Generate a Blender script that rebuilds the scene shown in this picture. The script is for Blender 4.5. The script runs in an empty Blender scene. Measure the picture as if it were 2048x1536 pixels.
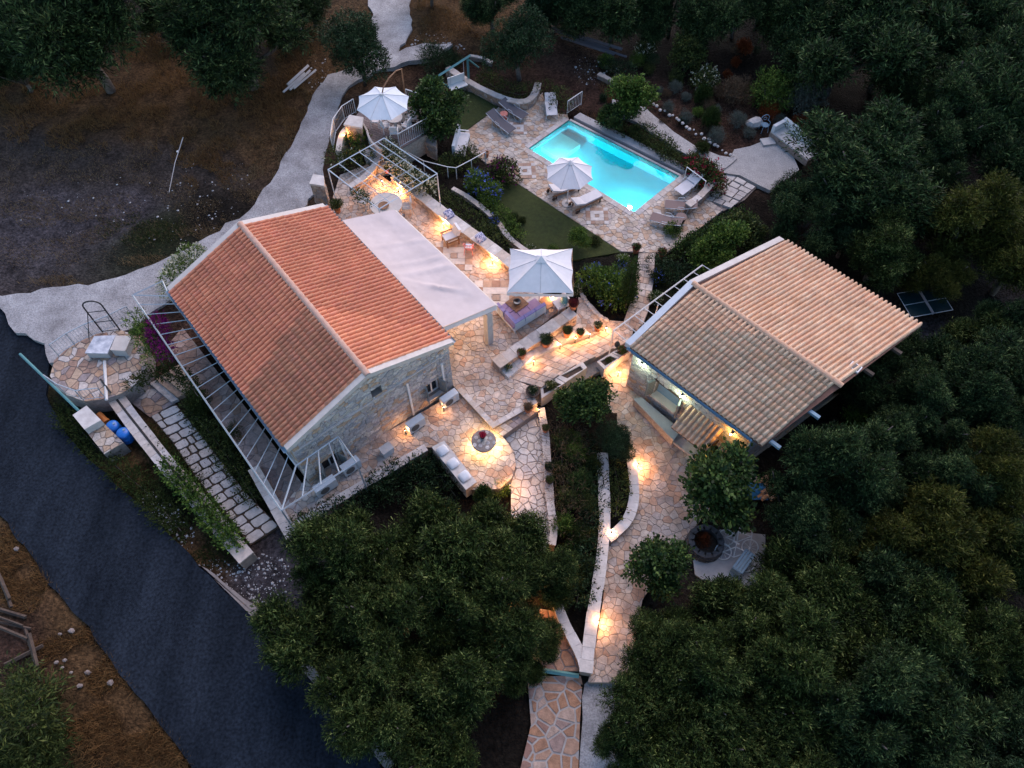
import bpy, math, random
from mathutils import Vector, Matrix, noise
random.seed(11)
R = math.radians
sc = bpy.context.scene
C = sc.collection
# ------------------------------------------------------------------ camera, sky, sun, exposure
CH, TH, FP = 30.0, R(58.433), 1557.9          # drone height (m), pitch below horizon, focal length in photo pixels
cam = bpy.data.cameras.new('camera'); co = bpy.data.objects.new('camera', cam); C.objects.link(co)
co.location = (0, 0, CH); co.rotation_euler = (math.pi/2 - TH, 0, 0)
cam.sensor_width = 36; cam.lens = FP/2048*36; cam.clip_start = 1; cam.clip_end = 3000
sc.camera = co
SUN_EL, SUN_AZ = R(38), R(20)                 # afterglow low behind the garden; azimuth clockwise from +Y
w = bpy.data.worlds.new('World'); sc.world = w; w.use_nodes = True
nt = w.node_tree; bg = nt.nodes['Background']
sky = nt.nodes.new('ShaderNodeTexSky'); sky.sky_type = 'NISHITA'; sky.sun_disc = False
sky.sun_elevation = SUN_EL; sky.sun_rotation = SUN_AZ; sky.altitude = 100; sky.ozone_density = 3.6; sky.air_density = 1.2; sky.dust_density = .6
nt.links.new(sky.outputs[0], bg.inputs[0]); bg.inputs[1].default_value = 0.095
sl = bpy.data.lights.new('sun', 'SUN'); so = bpy.data.objects.new('sun', sl); C.objects.link(so)
sl.energy = 1.25; sl.angle = R(75); sl.color = (1, .75, .68)
d = Vector((math.sin(SUN_AZ)*math.cos(SUN_EL), math.cos(SUN_AZ)*math.cos(SUN_EL), math.sin(SUN_EL)))
so.rotation_euler = (-d).to_track_quat('-Z', 'Y').to_euler(); so.location = d*80
vs = sc.view_settings
vs.view_transform = 'Standard'; vs.look = 'None'; vs.exposure = 1.55; vs.gamma = 1.0; vs.use_curve_mapping = False
cy = sc.cycles
cy.use_denoising = True; cy.max_bounces = 6; cy.diffuse_bounces = 3; cy.transmission_bounces = 6; cy.glossy_bounces = 3
cy.caustics_reflective = False; cy.caustics_refractive = False; cy.sample_clamp_indirect = 4.0
# ------------------------------------------------------------------ layout helpers
def ray(u, v):
    c, s = math.cos(TH), math.sin(TH); x, y = u-1024, 768-v
    return Vector((x, FP*c + y*s, -FP*s + y*c))
def at(u, v, z=0.0):
    """point of the place at height z seen at pixel (u, v) of the photograph"""
    d = ray(u, v); return Vector((0, 0, CH)) + d*((z-CH)/d.z)
def at2(u, v, z=0.0):
    p = at(u, v, z); return (p.x, p.y)
def px(pts, z): return [at2(u, v, z) for u, v in pts]
def onplane(u, v, p0, n):
    d = ray(u, v); o = Vector((0, 0, CH)); return o + d*((p0-o).dot(n)/d.dot(n))
# ------------------------------------------------------------------ materials
MAT = {}
def mat(name, c1, c2=None, rough=.8, scale=6., bump=0., bscale=None, pal=None, var=.25, spec=.3, metal=0., emit=None, es=0., leaf=0., detail=4., stretch=None, hi=None, speck=None, sa=.42):
    """c1..c2 mixed by world-space noise; pal = list of colours picked per piece"""
    m = bpy.data.materials.new(name); MAT[name] = m; m.use_nodes = True; t = m.node_tree; N = t.nodes; L = t.links
    b = N['Principled BSDF']; b.inputs['Roughness'].default_value = rough; b.inputs['Metallic'].default_value = metal
    b.inputs['Specular IOR Level'].default_value = min(spec, .10) if leaf else spec
    g = N.new('ShaderNodeNewGeometry'); pos = g.outputs['Position']
    if stretch:
        mp = N.new('ShaderNodeMapping'); mp.inputs['Scale'].default_value = stretch[:3]; mp.inputs['Rotation'].default_value = (0, 0, stretch[3])
        L.new(pos, mp.inputs['Vector']); pos = mp.outputs[0]
    nz = N.new('ShaderNodeTexNoise'); nz.inputs['Scale'].default_value = scale; nz.inputs['Detail'].default_value = detail; nz.inputs['Roughness'].default_value = .65
    L.new(pos, nz.inputs['Vector'])
    def rgb(c): return (c[0], c[1], c[2], 1)
    if pal:
        oi = N.new('ShaderNodeObjectInfo'); ad = N.new('ShaderNodeMath'); ad.operation = 'ADD'; fr = N.new('ShaderNodeMath'); fr.operation = 'FRACT'
        L.new(oi.outputs['Random'], ad.inputs[0]); L.new(g.outputs['Random Per Island'], ad.inputs[1]); L.new(ad.outputs[0], fr.inputs[0])
        cr = N.new('ShaderNodeValToRGB'); cr.color_ramp.interpolation = 'CONSTANT' if len(pal) > 5 else 'LINEAR'
        el = cr.color_ramp.elements
        while len(el) < len(pal): el.new(.5)
        for i, c in enumerate(pal): el[i].position = i/(len(pal) if len(pal) > 5 else len(pal)-1); el[i].color = rgb(c)
        L.new(fr.outputs[0], cr.inputs[0]); colr = cr.outputs[0]
        mr = N.new('ShaderNodeMapRange'); mr.inputs['From Min'].default_value = .3; mr.inputs['From Max'].default_value = .7
        mr.inputs['To Min'].default_value = 1-var; mr.inputs['To Max'].default_value = 1+var; L.new(nz.outputs['Fac'], mr.inputs[0])
        mx = N.new('ShaderNodeMix'); mx.data_type = 'RGBA'; mx.blend_type = 'MULTIPLY'; mx.inputs[0].default_value = 1
        L.new(colr, mx.inputs[6]); L.new(mr.outputs[0], mx.inputs[7]); colr = mx.outputs[2]
    else:
        cr = N.new('ShaderNodeValToRGB'); c2 = c2 or tuple(x*.75 for x in c1)
        cr.color_ramp.elements[0].position = .33; cr.color_ramp.elements[0].color = rgb(c2)
        cr.color_ramp.elements[1].position = .67; cr.color_ramp.elements[1].color = rgb(c1)
        if hi:
            e = cr.color_ramp.elements.new(.78); e.color = rgb(hi)
        if leaf:
            ad = N.new('ShaderNodeMath'); ad.operation = 'MULTIPLY_ADD'; ad.inputs[1].default_value = .46; ad.inputs[2].default_value = -.23
            L.new(g.outputs['Random Per Island'], ad.inputs[0]); a2 = N.new('ShaderNodeMath'); a2.operation = 'ADD'
            L.new(ad.outputs[0], a2.inputs[0]); L.new(nz.outputs['Fac'], a2.inputs[1]); L.new(a2.outputs[0], cr.inputs[0])
        else: L.new(nz.outputs['Fac'], cr.inputs[0])
        colr = cr.outputs[0]
    if speck:
        n3 = N.new('ShaderNodeTexNoise'); n3.inputs['Scale'].default_value = speck; n3.inputs['Detail'].default_value = 3; L.new(g.outputs['Position'], n3.inputs['Vector'])
        m3 = N.new('ShaderNodeMapRange'); m3.inputs['From Min'].default_value = .32; m3.inputs['From Max'].default_value = .68; m3.inputs['To Min'].default_value = 1-sa; m3.inputs['To Max'].default_value = 1+sa*.8; L.new(n3.outputs['Fac'], m3.inputs[0])
        x3 = N.new('ShaderNodeMix'); x3.data_type = 'RGBA'; x3.blend_type = 'MULTIPLY'; x3.inputs[0].default_value = 1; L.new(colr, x3.inputs[6]); L.new(m3.outputs[0], x3.inputs[7]); colr = x3.outputs[2]
    L.new(colr, b.inputs['Base Color'])
    if leaf:
        tr = N.new('ShaderNodeBsdfTranslucent'); L.new(colr, tr.inputs[0]); ms = N.new('ShaderNodeMixShader'); ms.inputs[0].default_value = leaf
        L.new(b.outputs[0], ms.inputs[1]); L.new(tr.outputs[0], ms.inputs[2]); L.new(ms.outputs[0], N['Material Output'].inputs[0])
    if bump:
        n2 = N.new('ShaderNodeTexNoise'); n2.inputs['Scale'].default_value = bscale or scale*3; n2.inputs['Detail'].default_value = 5; L.new(pos, n2.inputs['Vector'])
        bp = N.new('ShaderNodeBump'); bp.inputs['Strength'].default_value = bump; bp.inputs['Distance'].default_value = .05
        L.new(n2.outputs['Fac'], bp.inputs['Height']); L.new(bp.outputs[0], b.inputs['Normal'])
    if emit:
        b.inputs['Emission Color'].default_value = rgb(emit); b.inputs['Emission Strength'].default_value = es
    return m
FLAG = [(0.446,0.348,0.282),(0.475,0.385,0.317),(0.417,0.348,0.304),(0.466,0.329,0.242),(0.495,0.404,0.339),(0.427,0.282,0.202),(0.446,0.367,0.308),(0.466,0.357,0.273),(0.398,0.343,0.312),(0.504,0.428,0.365)]
mat('flag', None or (.4,.4,.4), pal=FLAG, speck=1.4, sa=.28, rough=.75, scale=5, var=.22, bump=.35, bscale=18)
mat('flag_pool', (0.388,0.376,0.352), speck=1.4, sa=.22, pal=[(0.446,0.357,0.282),(0.485,0.414,0.343),(0.407,0.338,0.299),(0.466,0.329,0.229),(0.524,0.442,0.370),(0.427,0.291,0.202),(0.456,0.395,0.343)], rough=.75, scale=5, var=.2, bump=.3, bscale=18)
mat('flag_red', (.4,.3,.2), pal=[(.36,.24,.17),(.44,.34,.27),(.30,.19,.14),(.48,.42,.38),(.40,.25,.16),(.27,.22,.21),(.42,.30,.21)], rough=.8, scale=5, var=.3, bump=.35, bscale=18)
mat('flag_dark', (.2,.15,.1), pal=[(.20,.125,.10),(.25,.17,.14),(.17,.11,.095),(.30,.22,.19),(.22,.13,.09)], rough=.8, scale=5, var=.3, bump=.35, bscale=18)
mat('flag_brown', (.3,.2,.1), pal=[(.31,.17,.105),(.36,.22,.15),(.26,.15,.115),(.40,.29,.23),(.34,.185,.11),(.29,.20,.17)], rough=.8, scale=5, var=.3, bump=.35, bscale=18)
mat('flag_pale', (.5,.5,.5), pal=[(.46,.43,.40),(.52,.49,.46),(.42,.40,.39),(.48,.42,.36)], rough=.8, scale=5, var=.2, bump=.35, bscale=18)
mat('mortar', (.27,.225,.20), (.18,.15,.135), scale=4, bump=.3)
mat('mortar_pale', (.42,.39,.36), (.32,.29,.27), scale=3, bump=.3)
mat('soil', (.10,.065,.045), (.05,.035,.025), scale=3, bump=.8, bscale=14)
mat('tile1', (.5,.2,.1), speck=.9, sa=.10, pal=[(.585,.235,.13),(.55,.21,.12),(.61,.255,.14),(.57,.22,.135),(.55,.22,.12)], rough=.72, scale=9, var=.12, bump=.2, bscale=40)
mat('tile2', (.5,.3,.2), speck=.9, sa=.10, pal=[(.66,.42,.265),(.62,.39,.25),(.69,.455,.295),(.645,.39,.235),(.68,.47,.31),(.62,.41,.27),(.66,.40,.255)], rough=.75, scale=9, var=.12, bump=.2, bscale=40)
mat('ridge1', (.52,.33,.25), (.40,.24,.18), scale=5, bump=.2)
mat('ridge2', (.52,.33,.22), (.44,.26,.17), scale=5, bump=.2)
mat('underlay', (.20,.10,.07), scale=5)
mat('stone_wall', (.4,.4,.4), pal=[(0.44,0.40,0.37),(0.37,0.34,0.33),(0.51,0.46,0.40),(0.41,0.37,0.32),(0.48,0.33,0.22),(0.33,0.32,0.32),(0.54,0.50,0.46),(0.43,0.40,0.39)], rough=.85, scale=9, var=.3, bump=.5, bscale=25)
mat('stone_warm', (.4,.4,.4), pal=[(.38,.28,.21),(.30,.22,.18),(.42,.34,.27),(.36,.25,.17),(.28,.24,.22),(.44,.38,.33)], rough=.85, scale=9, var=.3, bump=.5, bscale=25)
mat('stone_dark', (.12,.11,.11), (.06,.055,.055), scale=6, bump=.4)
mat('plaster', (.56,.51,.46), (.47,.42,.38), scale=2.5, bump=.15)
mat('white_stone', (.60,.56,.52), (.46,.42,.39), scale=3, bump=.25)
mat('coping', (.5,.5,.5), pal=[(.52,.46,.41),(.46,.38,.32),(.56,.51,.47),(.44,.40,.38),(.50,.42,.35)], rough=.8, scale=4, var=.2, bump=.3, bscale=20)
mat('concrete', (.46,.45,.44), (.36,.35,.35), scale=2, bump=.25, bscale=14)
mat('white_paint', (.74,.73,.71), (.68,.67,.65), rough=.45, scale=3)
mat('grey_metal', (.42,.45,.47), (.36,.39,.42), rough=.4, metal=.25, scale=4)
mat('pale_metal', (.60,.62,.63), (.54,.56,.58), rough=.4, metal=.15, scale=4)
mat('blue_metal', (.22,.34,.42), (.17,.27,.35), rough=.5, scale=4)
mat('teal_wood', (.10,.25,.26), (.07,.19,.20), rough=.6, scale=4)
mat('black_metal', (.02,.02,.022), (.03,.03,.03), rough=.5)
mat('asphalt', (.020,.027,.038), (.007,.010,.015), speck=9, spec=.06, rough=.9, scale=.7, bump=.5, bscale=60, detail=8, stretch=(1,.25,1,R(-40)))
mat('gravel', (.43,.42,.42), (.22,.21,.21), speck=16, sa=.28, rough=.9, scale=.8, bump=1., bscale=22, detail=12, hi=(.60,.56,.53))
mat('gravel_fine', (.47,.45,.43), (.37,.355,.34), speck=18, sa=.3, rough=.9, scale=2.2, bump=.7, bscale=45, detail=8)
mat('fabric', (.60,.51,.48), (.54,.455,.425), rough=.9, scale=1.5, spec=.1)
mat('fabric_white', (.68,.65,.65), (.62,.595,.59), rough=.9, scale=3, spec=.1)
mat('fabric_seam', (.50,.48,.49), rough=.9)
mat('fabric_blue', (.60,.63,.66), (.54,.57,.60), rough=.9, scale=3, spec=.1)
mat('mesh_grey', (.13,.12,.13), (.10,.09,.10), rough=.8, scale=30)
mat('mesh_brown', (.21,.15,.135), (.17,.12,.11), rough=.8, scale=30)
mat('mauve', (.36,.26,.38), (.31,.21,.33), rough=.9, scale=6, spec=.1)
mat('lilac', (.32,.28,.50), (.26,.23,.44), rough=.9, scale=6, spec=.1)
mat('wood', (.27,.14,.07), (.17,.085,.045), rough=.6, scale=5, stretch=(1,6,1,.7), bump=.15)
mat('deck_wood', (.16,.13,.125), pal=[(.17,.13,.12),(.14,.11,.105),(.20,.16,.145),(.16,.12,.12)], rough=.7, scale=7, var=.25)
mat('dark_wood', (.07,.045,.035), (.045,.03,.025), rough=.6, scale=6)
mat('old_timber', (.09,.065,.05), (.05,.038,.03), rough=.9, scale=6)
mat('terracotta', (.42,.16,.075), (.32,.115,.055), rough=.7, scale=7)
mat('pink', (.66,.22,.20), (.58,.18,.17), rough=.5)
mat('coral', (.62,.22,.17), (.50,.17,.13), rough=.6, scale=9)
mat('blue_plastic', (.015,.16,.55), (.012,.12,.45), rough=.3, spec=.5)
mat('orange_pipe', (.55,.20,.05), (.45,.15,.04), rough=.5)
mat('bark', (.17,.14,.12), (.09,.075,.065), rough=.95, scale=9, bump=.8, bscale=30)
mat('glass_dark', (.01,.012,.016), (.012,.014,.018), rough=.08, spec=.6)
mat('shutter', (.20,.22,.22), (.15,.17,.17), rough=.6, scale=20)
mat('shutter_brown', (.14,.105,.09), (.10,.075,.065), rough=.6, scale=20)
mat('ac_white', (.55,.58,.60), (.50,.53,.55), rough=.5)
mat('table_green', (.012,.04,.045), rough=.4)
mat('tarp_blue', (.05,.30,.62), (.03,.16,.40), rough=.4, scale=5)
mat('white_coping', (.58,.54,.50), pal=[(.58,.54,.50),(.52,.48,.45),(.62,.58,.55)], scale=4, var=.15, bump=.2)
mat('slot', (.03,.03,.03), (.04,.035,.03), rough=.9)
mat('pool_tile', (.07,.55,.64), (.06,.49,.59), rough=.4, scale=1.5)
mat('pool_white', (.45,.74,.74), (.40,.70,.72), rough=.4)
mat('lawn', (.045,.058,.014), (.026,.036,.009), rough=.95, scale=5, bump=.6, bscale=60)
mat('dry_grass', (.22,.125,.05), (.13,.07,.03), rough=.95, scale=.8, leaf=.25)
mat('pale_grass', (.24,.17,.09), (.15,.10,.055), rough=.95, scale=.8, leaf=.25)
mat('weed', (.045,.062,.016), (.022,.033,.010), rough=.9, scale=1.2, leaf=.25)
mat('olive', (.054,.086,.020), (.006,.012,.004), rough=.55, scale=1.7, leaf=.16, hi=(.20,.235,.075))
mat('olive_cool', (.042,.078,.026), (.006,.013,.006), rough=.55, scale=1.6, leaf=.16, hi=(.15,.20,.07))
mat('olive_yellow', (.070,.078,.014), (.018,.024,.006), rough=.55, scale=1.2, leaf=.2, hi=(.15,.15,.035))
mat('broad', (0.057,0.100,0.025), (0.013,0.029,0.011), rough=.4, scale=1.6, leaf=.22, hi=(0.122,0.179,0.043))
mat('dense', (0.029,0.061,0.023), (0.007,0.015,0.008), rough=.5, scale=1.2, leaf=.15, hi=(0.072,0.114,0.057))
mat('hedge', (0.072,0.097,0.025), (0.019,0.029,0.011), rough=.55, scale=2.4, leaf=.2, hi=(0.143,0.157,0.043))
mat('lush', (0.108,0.179,0.032), (0.029,0.059,0.013), rough=.5, scale=2.4, leaf=.25, hi=(0.215,0.286,0.057))
mat('lavender', (.15,.17,.14), (.075,.09,.075), rough=.8, scale=3, leaf=.2)
mat('conifer', (.035,.062,.012), (.014,.028,.008), rough=.7, scale=3, leaf=.15)
mat('bougain', (.20,.010,.13), (.09,.005,.07), rough=.6, scale=4, leaf=.3)
mat('red_flower', (.42,.02,.06), (.24,.012,.045), rough=.6, scale=4, leaf=.3)
mat('wine', (.10,.012,.02), (.04,.006,.012), rough=.6, scale=4, leaf=.2)
mat('blue_flower', (.13,.19,.60), (.09,.13,.45), rough=.6, scale=4, leaf=.3)
mat('white_flower', (.66,.64,.50), (.45,.44,.32), rough=.6, scale=4, leaf=.3)
mat('pink_flower', (.55,.16,.20), (.35,.09,.12), rough=.6, scale=4, leaf=.3)
mat('rust_leaf', (.24,.065,.020), (.12,.03,.012), rough=.7, scale=2, leaf=.3)
mat('dry_twig', (.15,.10,.06), (.08,.055,.035), rough=.9, scale=2, leaf=.2)
mat('succulent', (.10,.15,.05), (.05,.08,.03), rough=.5, scale=4, leaf=.2)
WARM = (1, .45, .17)
mat('bulb', (1,.8,.5), emit=(1,.62,.28), es=30)
mat('bulb_white', (1,1,.9), emit=(.85,1,.78), es=30)
mat('bulb_pool', (.8,1,1), emit=(.5,.95,1), es=25)
mat('led', (1,.8,.5), emit=(1,.66,.28), es=70)
mat('lit_window', (.9,.6,.3), emit=(1,.60,.22), es=2.2)
mat('lamp_body', (.10,.10,.10), rough=.5)
# water: clear, refracting
m = bpy.data.materials.new('water'); MAT['water'] = m; m.use_nodes = True; t = m.node_tree
for n in list(t.nodes):
    if n.type == 'BSDF_PRINCIPLED': t.nodes.remove(n)
gl = t.nodes.new('ShaderNodeBsdfGlass'); gl.inputs['IOR'].default_value = 1.33; gl.inputs['Roughness'].default_value = 0.02; gl.inputs['Color'].default_value = (.80, .97, 1, 1)
nz = t.nodes.new('ShaderNodeTexNoise'); nz.inputs['Scale'].default_value = 1.6; bp = t.nodes.new('ShaderNodeBump'); bp.inputs['Strength'].default_value = .35; bp.inputs['Distance'].default_value = .05
gg = t.nodes.new('ShaderNodeNewGeometry'); t.links.new(gg.outputs['Position'], nz.inputs['Vector']); t.links.new(nz.outputs['Fac'], bp.inputs['Height']); t.links.new(bp.outputs[0], gl.inputs['Normal'])
t.links.new(gl.outputs[0], t.nodes['Material Output'].inputs[0])
# ground: colour zones stored per vertex (bare earth, dry grass, green cover), grain by noise
m = bpy.data.materials.new('ground'); MAT['ground'] = m; m.use_nodes = True; t = m.node_tree; N = t.nodes; L = t.links
b = N['Principled BSDF']; b.inputs['Roughness'].default_value = .95; b.inputs['Specular IOR Level'].default_value = .1
ca = N.new('ShaderNodeVertexColor'); ca.layer_name = 'zone'; g = N.new('ShaderNodeNewGeometry')
nz = N.new('ShaderNodeTexNoise'); nz.inputs['Scale'].default_value = 1.3; nz.inputs['Detail'].default_value = 9; nz.inputs['Roughness'].default_value = .7; L.new(g.outputs['Position'], nz.inputs['Vector'])
mr = N.new('ShaderNodeMapRange'); mr.inputs['From Min'].default_value = .3; mr.inputs['From Max'].default_value = .7; mr.inputs['To Min'].default_value = .35; mr.inputs['To Max'].default_value = 1.6; L.new(nz.outputs['Fac'], mr.inputs[0])
mx = N.new('ShaderNodeMix'); mx.data_type = 'RGBA'; mx.blend_type = 'MULTIPLY'; mx.inputs[0].default_value = 1
n4 = N.new('ShaderNodeTexNoise'); n4.inputs['Scale'].default_value = 7; n4.inputs['Detail'].default_value = 4; L.new(g.outputs['Position'], n4.inputs['Vector'])
m4 = N.new('ShaderNodeMapRange'); m4.inputs['From Min'].default_value = .32; m4.inputs['From Max'].default_value = .68; m4.inputs['To Min'].default_value = .45; m4.inputs['To Max'].default_value = 1.5; L.new(n4.outputs['Fac'], m4.inputs[0])
x4 = N.new('ShaderNodeMix'); x4.data_type = 'RGBA'; x4.blend_type = 'MULTIPLY'; x4.inputs[0].default_value = 1; L.new(ca.outputs[0], x4.inputs[6]); L.new(m4.outputs[0], x4.inputs[7])
L.new(x4.outputs[2], mx.inputs[6]); L.new(mr.outputs[0], mx.inputs[7]); L.new(mx.outputs[2], b.inputs['Base Color'])
n2 = N.new('ShaderNodeTexNoise'); n2.inputs['Scale'].default_value = 11; n2.inputs['Detail'].default_value = 6; L.new(g.outputs['Position'], n2.inputs['Vector'])
bp = N.new('ShaderNodeBump'); bp.inputs['Strength'].default_value = 1; bp.inputs['Distance'].default_value = .12; L.new(n2.outputs['Fac'], bp.inputs['Height']); L.new(bp.outputs[0], b.inputs['Normal'])
# ------------------------------------------------------------------ mesh helpers
def link(o, parent=None):
    C.objects.link(o)
    if parent is not None: o.parent = parent
    return o
def mk(name, verts, faces, m, parent=None, loc=None, smooth=False):
    me = bpy.data.meshes.new(name); me.from_pydata(verts, [], faces); me.materials.append(MAT[m] if isinstance(m, str) else m)
    if smooth: me.polygons.foreach_set('use_smooth', [True]*len(me.polygons))
    o = bpy.data.objects.new(name, me)
    if loc is not None: o.location = loc
    return link(o, parent)
def tag(o, label, cat, group=None):
    o['label'] = label; o['category'] = cat
    if group: o['group'] = group
    return o
def thing(name, label, cat, loc=(0, 0, 0), rz=0., group=None):
    o = bpy.data.objects.new(name, None); o.empty_display_size = .2; link(o); o.location = loc; o.rotation_euler = (0, 0, rz)
    return tag(o, label, cat, group)
def stuff(o): o['kind'] = 'stuff'; return o
def struct(o): o['kind'] = 'structure'; return o
def dup(root, loc, rz=0., label=None, group=None, scale=None):
    r = root.copy(); C.objects.link(r); r.location = loc; r.rotation_euler = (0, 0, rz)
    if scale: r.scale = scale
    if label: r['label'] = label
    if group: r['group'] = group
    for ch in list(root.children):
        c = ch.copy(); C.objects.link(c); c.parent = r
        for g in list(ch.children):
            d = g.copy(); C.objects.link(d); d.parent = c
    return r
class MB:
    """collects shapes; build() links them as one mesh object"""
    def __init__(s, off=None): s.v = []; s.f = []; s.off = Vector(off) if off is not None else None
    def add(s, vs, fs):
        n = len(s.v)
        s.v += [tuple(Vector(q)-s.off) if s.off is not None else tuple(q) for q in vs]; s.f += [tuple(i+n for i in f) for f in fs]; return s
    def box(s, c, sz, rz=0., tilt=None):
        x, y, z = sz[0]/2, sz[1]/2, sz[2]/2; M = Matrix.Rotation(rz, 3, 'Z')
        if tilt is not None: M = M @ tilt
        c = Vector(c); vs = [c + M @ Vector((a*x, b_*y, d*z)) for d in (-1, 1) for a, b_ in ((-1,-1),(1,-1),(1,1),(-1,1))]
        return s.add(vs, [(3,2,1,0),(4,5,6,7),(0,1,5,4),(1,2,6,5),(2,3,7,6),(3,0,4,7)])
    def prism(s, poly, z0, z1, bottom=True, zf=None):
        a = sum(poly[i-1][0]*poly[i][1]-poly[i][0]*poly[i-1][1] for i in range(len(poly)))
        if a < 0: poly = poly[::-1]
        n = len(poly); vs = [(p[0], p[1], z0) for p in poly] + [(p[0], p[1], zf(p) if zf else z1) for p in poly]
        fs = [tuple(range(n, 2*n))] + [(i, (i+1) % n, n+(i+1) % n, n+i) for i in range(n)]
        if bottom: fs.append(tuple(range(n-1, -1, -1)))
        return s.add(vs, fs)
    def tube(s, pts, r, k=6, r2=None, caps=True):
        pts = [Vector(p) for p in pts]; n = len(pts); vs = []; fs = []
        for i, p in enumerate(pts):
            t = (pts[min(i+1, n-1)]-pts[max(i-1, 0)]).normalized(); a = t.cross(Vector((0, 0, 1)))
            if a.length < .05: a = t.cross(Vector((0, 1, 0)))
            a.normalize(); b_ = t.cross(a); rr = r if r2 is None else r+(r2-r)*i/max(n-1, 1)
            vs += [p + a*math.cos(2*math.pi*j/k)*rr + b_*math.sin(2*math.pi*j/k)*rr for j in range(k)]
        for i in range(n-1): fs += [(i*k+j, i*k+(j+1) % k, (i+1)*k+(j+1) % k, (i+1)*k+j) for j in range(k)]
        if caps: fs += [tuple(range(k-1, -1, -1)), tuple(range((n-1)*k, n*k))]
        return s.add(vs, fs)
    def lathe(s, prof, c=(0, 0, 0), k=20, cap=True):
        c = Vector(c); vs = []; fs = []
        for r, z in prof: vs += [c+Vector((r*math.cos(2*math.pi*j/k), r*math.sin(2*math.pi*j/k), z)) for j in range(k)]
        for i in range(len(prof)-1): fs += [(i*k+j, i*k+(j+1) % k, (i+1)*k+(j+1) % k, (i+1)*k+j) for j in range(k)]
        if cap: fs += [tuple(range(k-1, -1, -1)), tuple(range((len(prof)-1)*k, len(prof)*k))]
        return s.add(vs, fs)
    def build(s, name, m, parent=None, smooth=False): return mk(name, s.v, s.f, m, parent, smooth=smooth)
def root_at(u, v, z, name, label, cat, group=None): return thing(name, label, cat, at(u, v, z), 0, group)
def ball(b, c, r, k=8):
    b.lathe([(.02*r, -r), (.7*r, -.7*r), (r, 0), (.7*r, .7*r), (.02*r, r)], c, k)
def clip(poly, a, b_, c):
    """keep the part of poly with a*x+b*y <= c"""
    out = []; n = len(poly)
    for i in range(n):
        p, q = poly[i-1], poly[i]; dp, dq = a*p[0]+b_*p[1]-c, a*q[0]+b_*q[1]-c
        if dp <= 0: out.append(p)
        if (dp < 0 < dq) or (dq < 0 < dp):
            t = dp/(dp-dq); out.append((p[0]+(q[0]-p[0])*t, p[1]+(q[1]-p[1])*t))
    return out
def area(p): return abs(sum(p[i-1][0]*p[i][1]-p[i][0]*p[i-1][1] for i in range(len(p))))/2
def inside(p, poly):
    x, y = p; r = False
    for i in range(len(poly)):
        (x1, y1), (x2, y2) = poly[i-1], poly[i]
        if (y1 > y) != (y2 > y) and x < (x2-x1)*(y-y1)/(y2-y1)+x1: r = not r
    return r
def crazy(poly, s, gap, jit=1.05, sx=1.):
    """irregular stone cells filling poly"""
    rnd = random.Random(int(poly[0][0]*977+poly[0][1]*131+len(poly)))
    x0, x1 = min(p[0] for p in poly), max(p[0] for p in poly); y0, y1 = min(p[1] for p in poly), max(p[1] for p in poly)
    s1, s2 = s*sx, s; nx, ny = int((x1-x0)/s1)+3, int((y1-y0)/s2)+3; pt = {}; wg = {}
    for j in range(ny):
        for i in range(nx):
            if rnd.random() < .17: continue
            pt[i, j] = (x0+(i-1+.5*(j % 2)+(rnd.random()-.5)*jit)*s1, y0+(j-1+(rnd.random()-.5)*jit)*s2); wg[i, j] = rnd.random()**2*.45*s*s
    out = []
    for (i, j), p in pt.items():
        c = [(p[0]-2*s1, p[1]-2*s2), (p[0]+2*s1, p[1]-2*s2), (p[0]+2*s1, p[1]+2*s2), (p[0]-2*s1, p[1]+2*s2)]
        planes = []
        for dj in range(-3, 4):
            for di in range(-3, 4):
                q = pt.get((i+di, j+dj))
                if q is None or (di == 0 and dj == 0): continue
                a, b_ = (q[0]-p[0])/sx**2, (q[1]-p[1]); l = math.hypot(a, b_)
                if l < 1e-5: continue
                a /= l; b_ /= l; planes.append((a, b_, a*(p[0]+q[0])/2+b_*(p[1]+q[1])/2-gap/2+(wg[i, j]-wg[i+di, j+dj])/(2*l)))
        for a, b_, cc in planes:
            c = clip(c, a, b_, cc)
            if len(c) < 3: break
        if len(c) < 3: continue
        if all(inside(v, poly) for v in c) : r = c
        else:
            r = list(poly)
            for k in range(len(c)):
                (ax, ay), (bx, by) = c[k-1], c[k]; ex, ey = bx-ax, by-ay; l = math.hypot(ex, ey)
                if l < 1e-6: continue
                r = clip(r, ey/l, -ex/l, (ey*ax-ex*ay)/l)
                if len(r) < 3: break
        # drop coincident points
        r = [r[k] for k in range(len(r)) if math.hypot(r[k][0]-r[k-1][0], r[k][1]-r[k-1][1]) > .012]
        if len(r) >= 3 and area(r) > .12*s1*s2: out.append(r)
    return out
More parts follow.
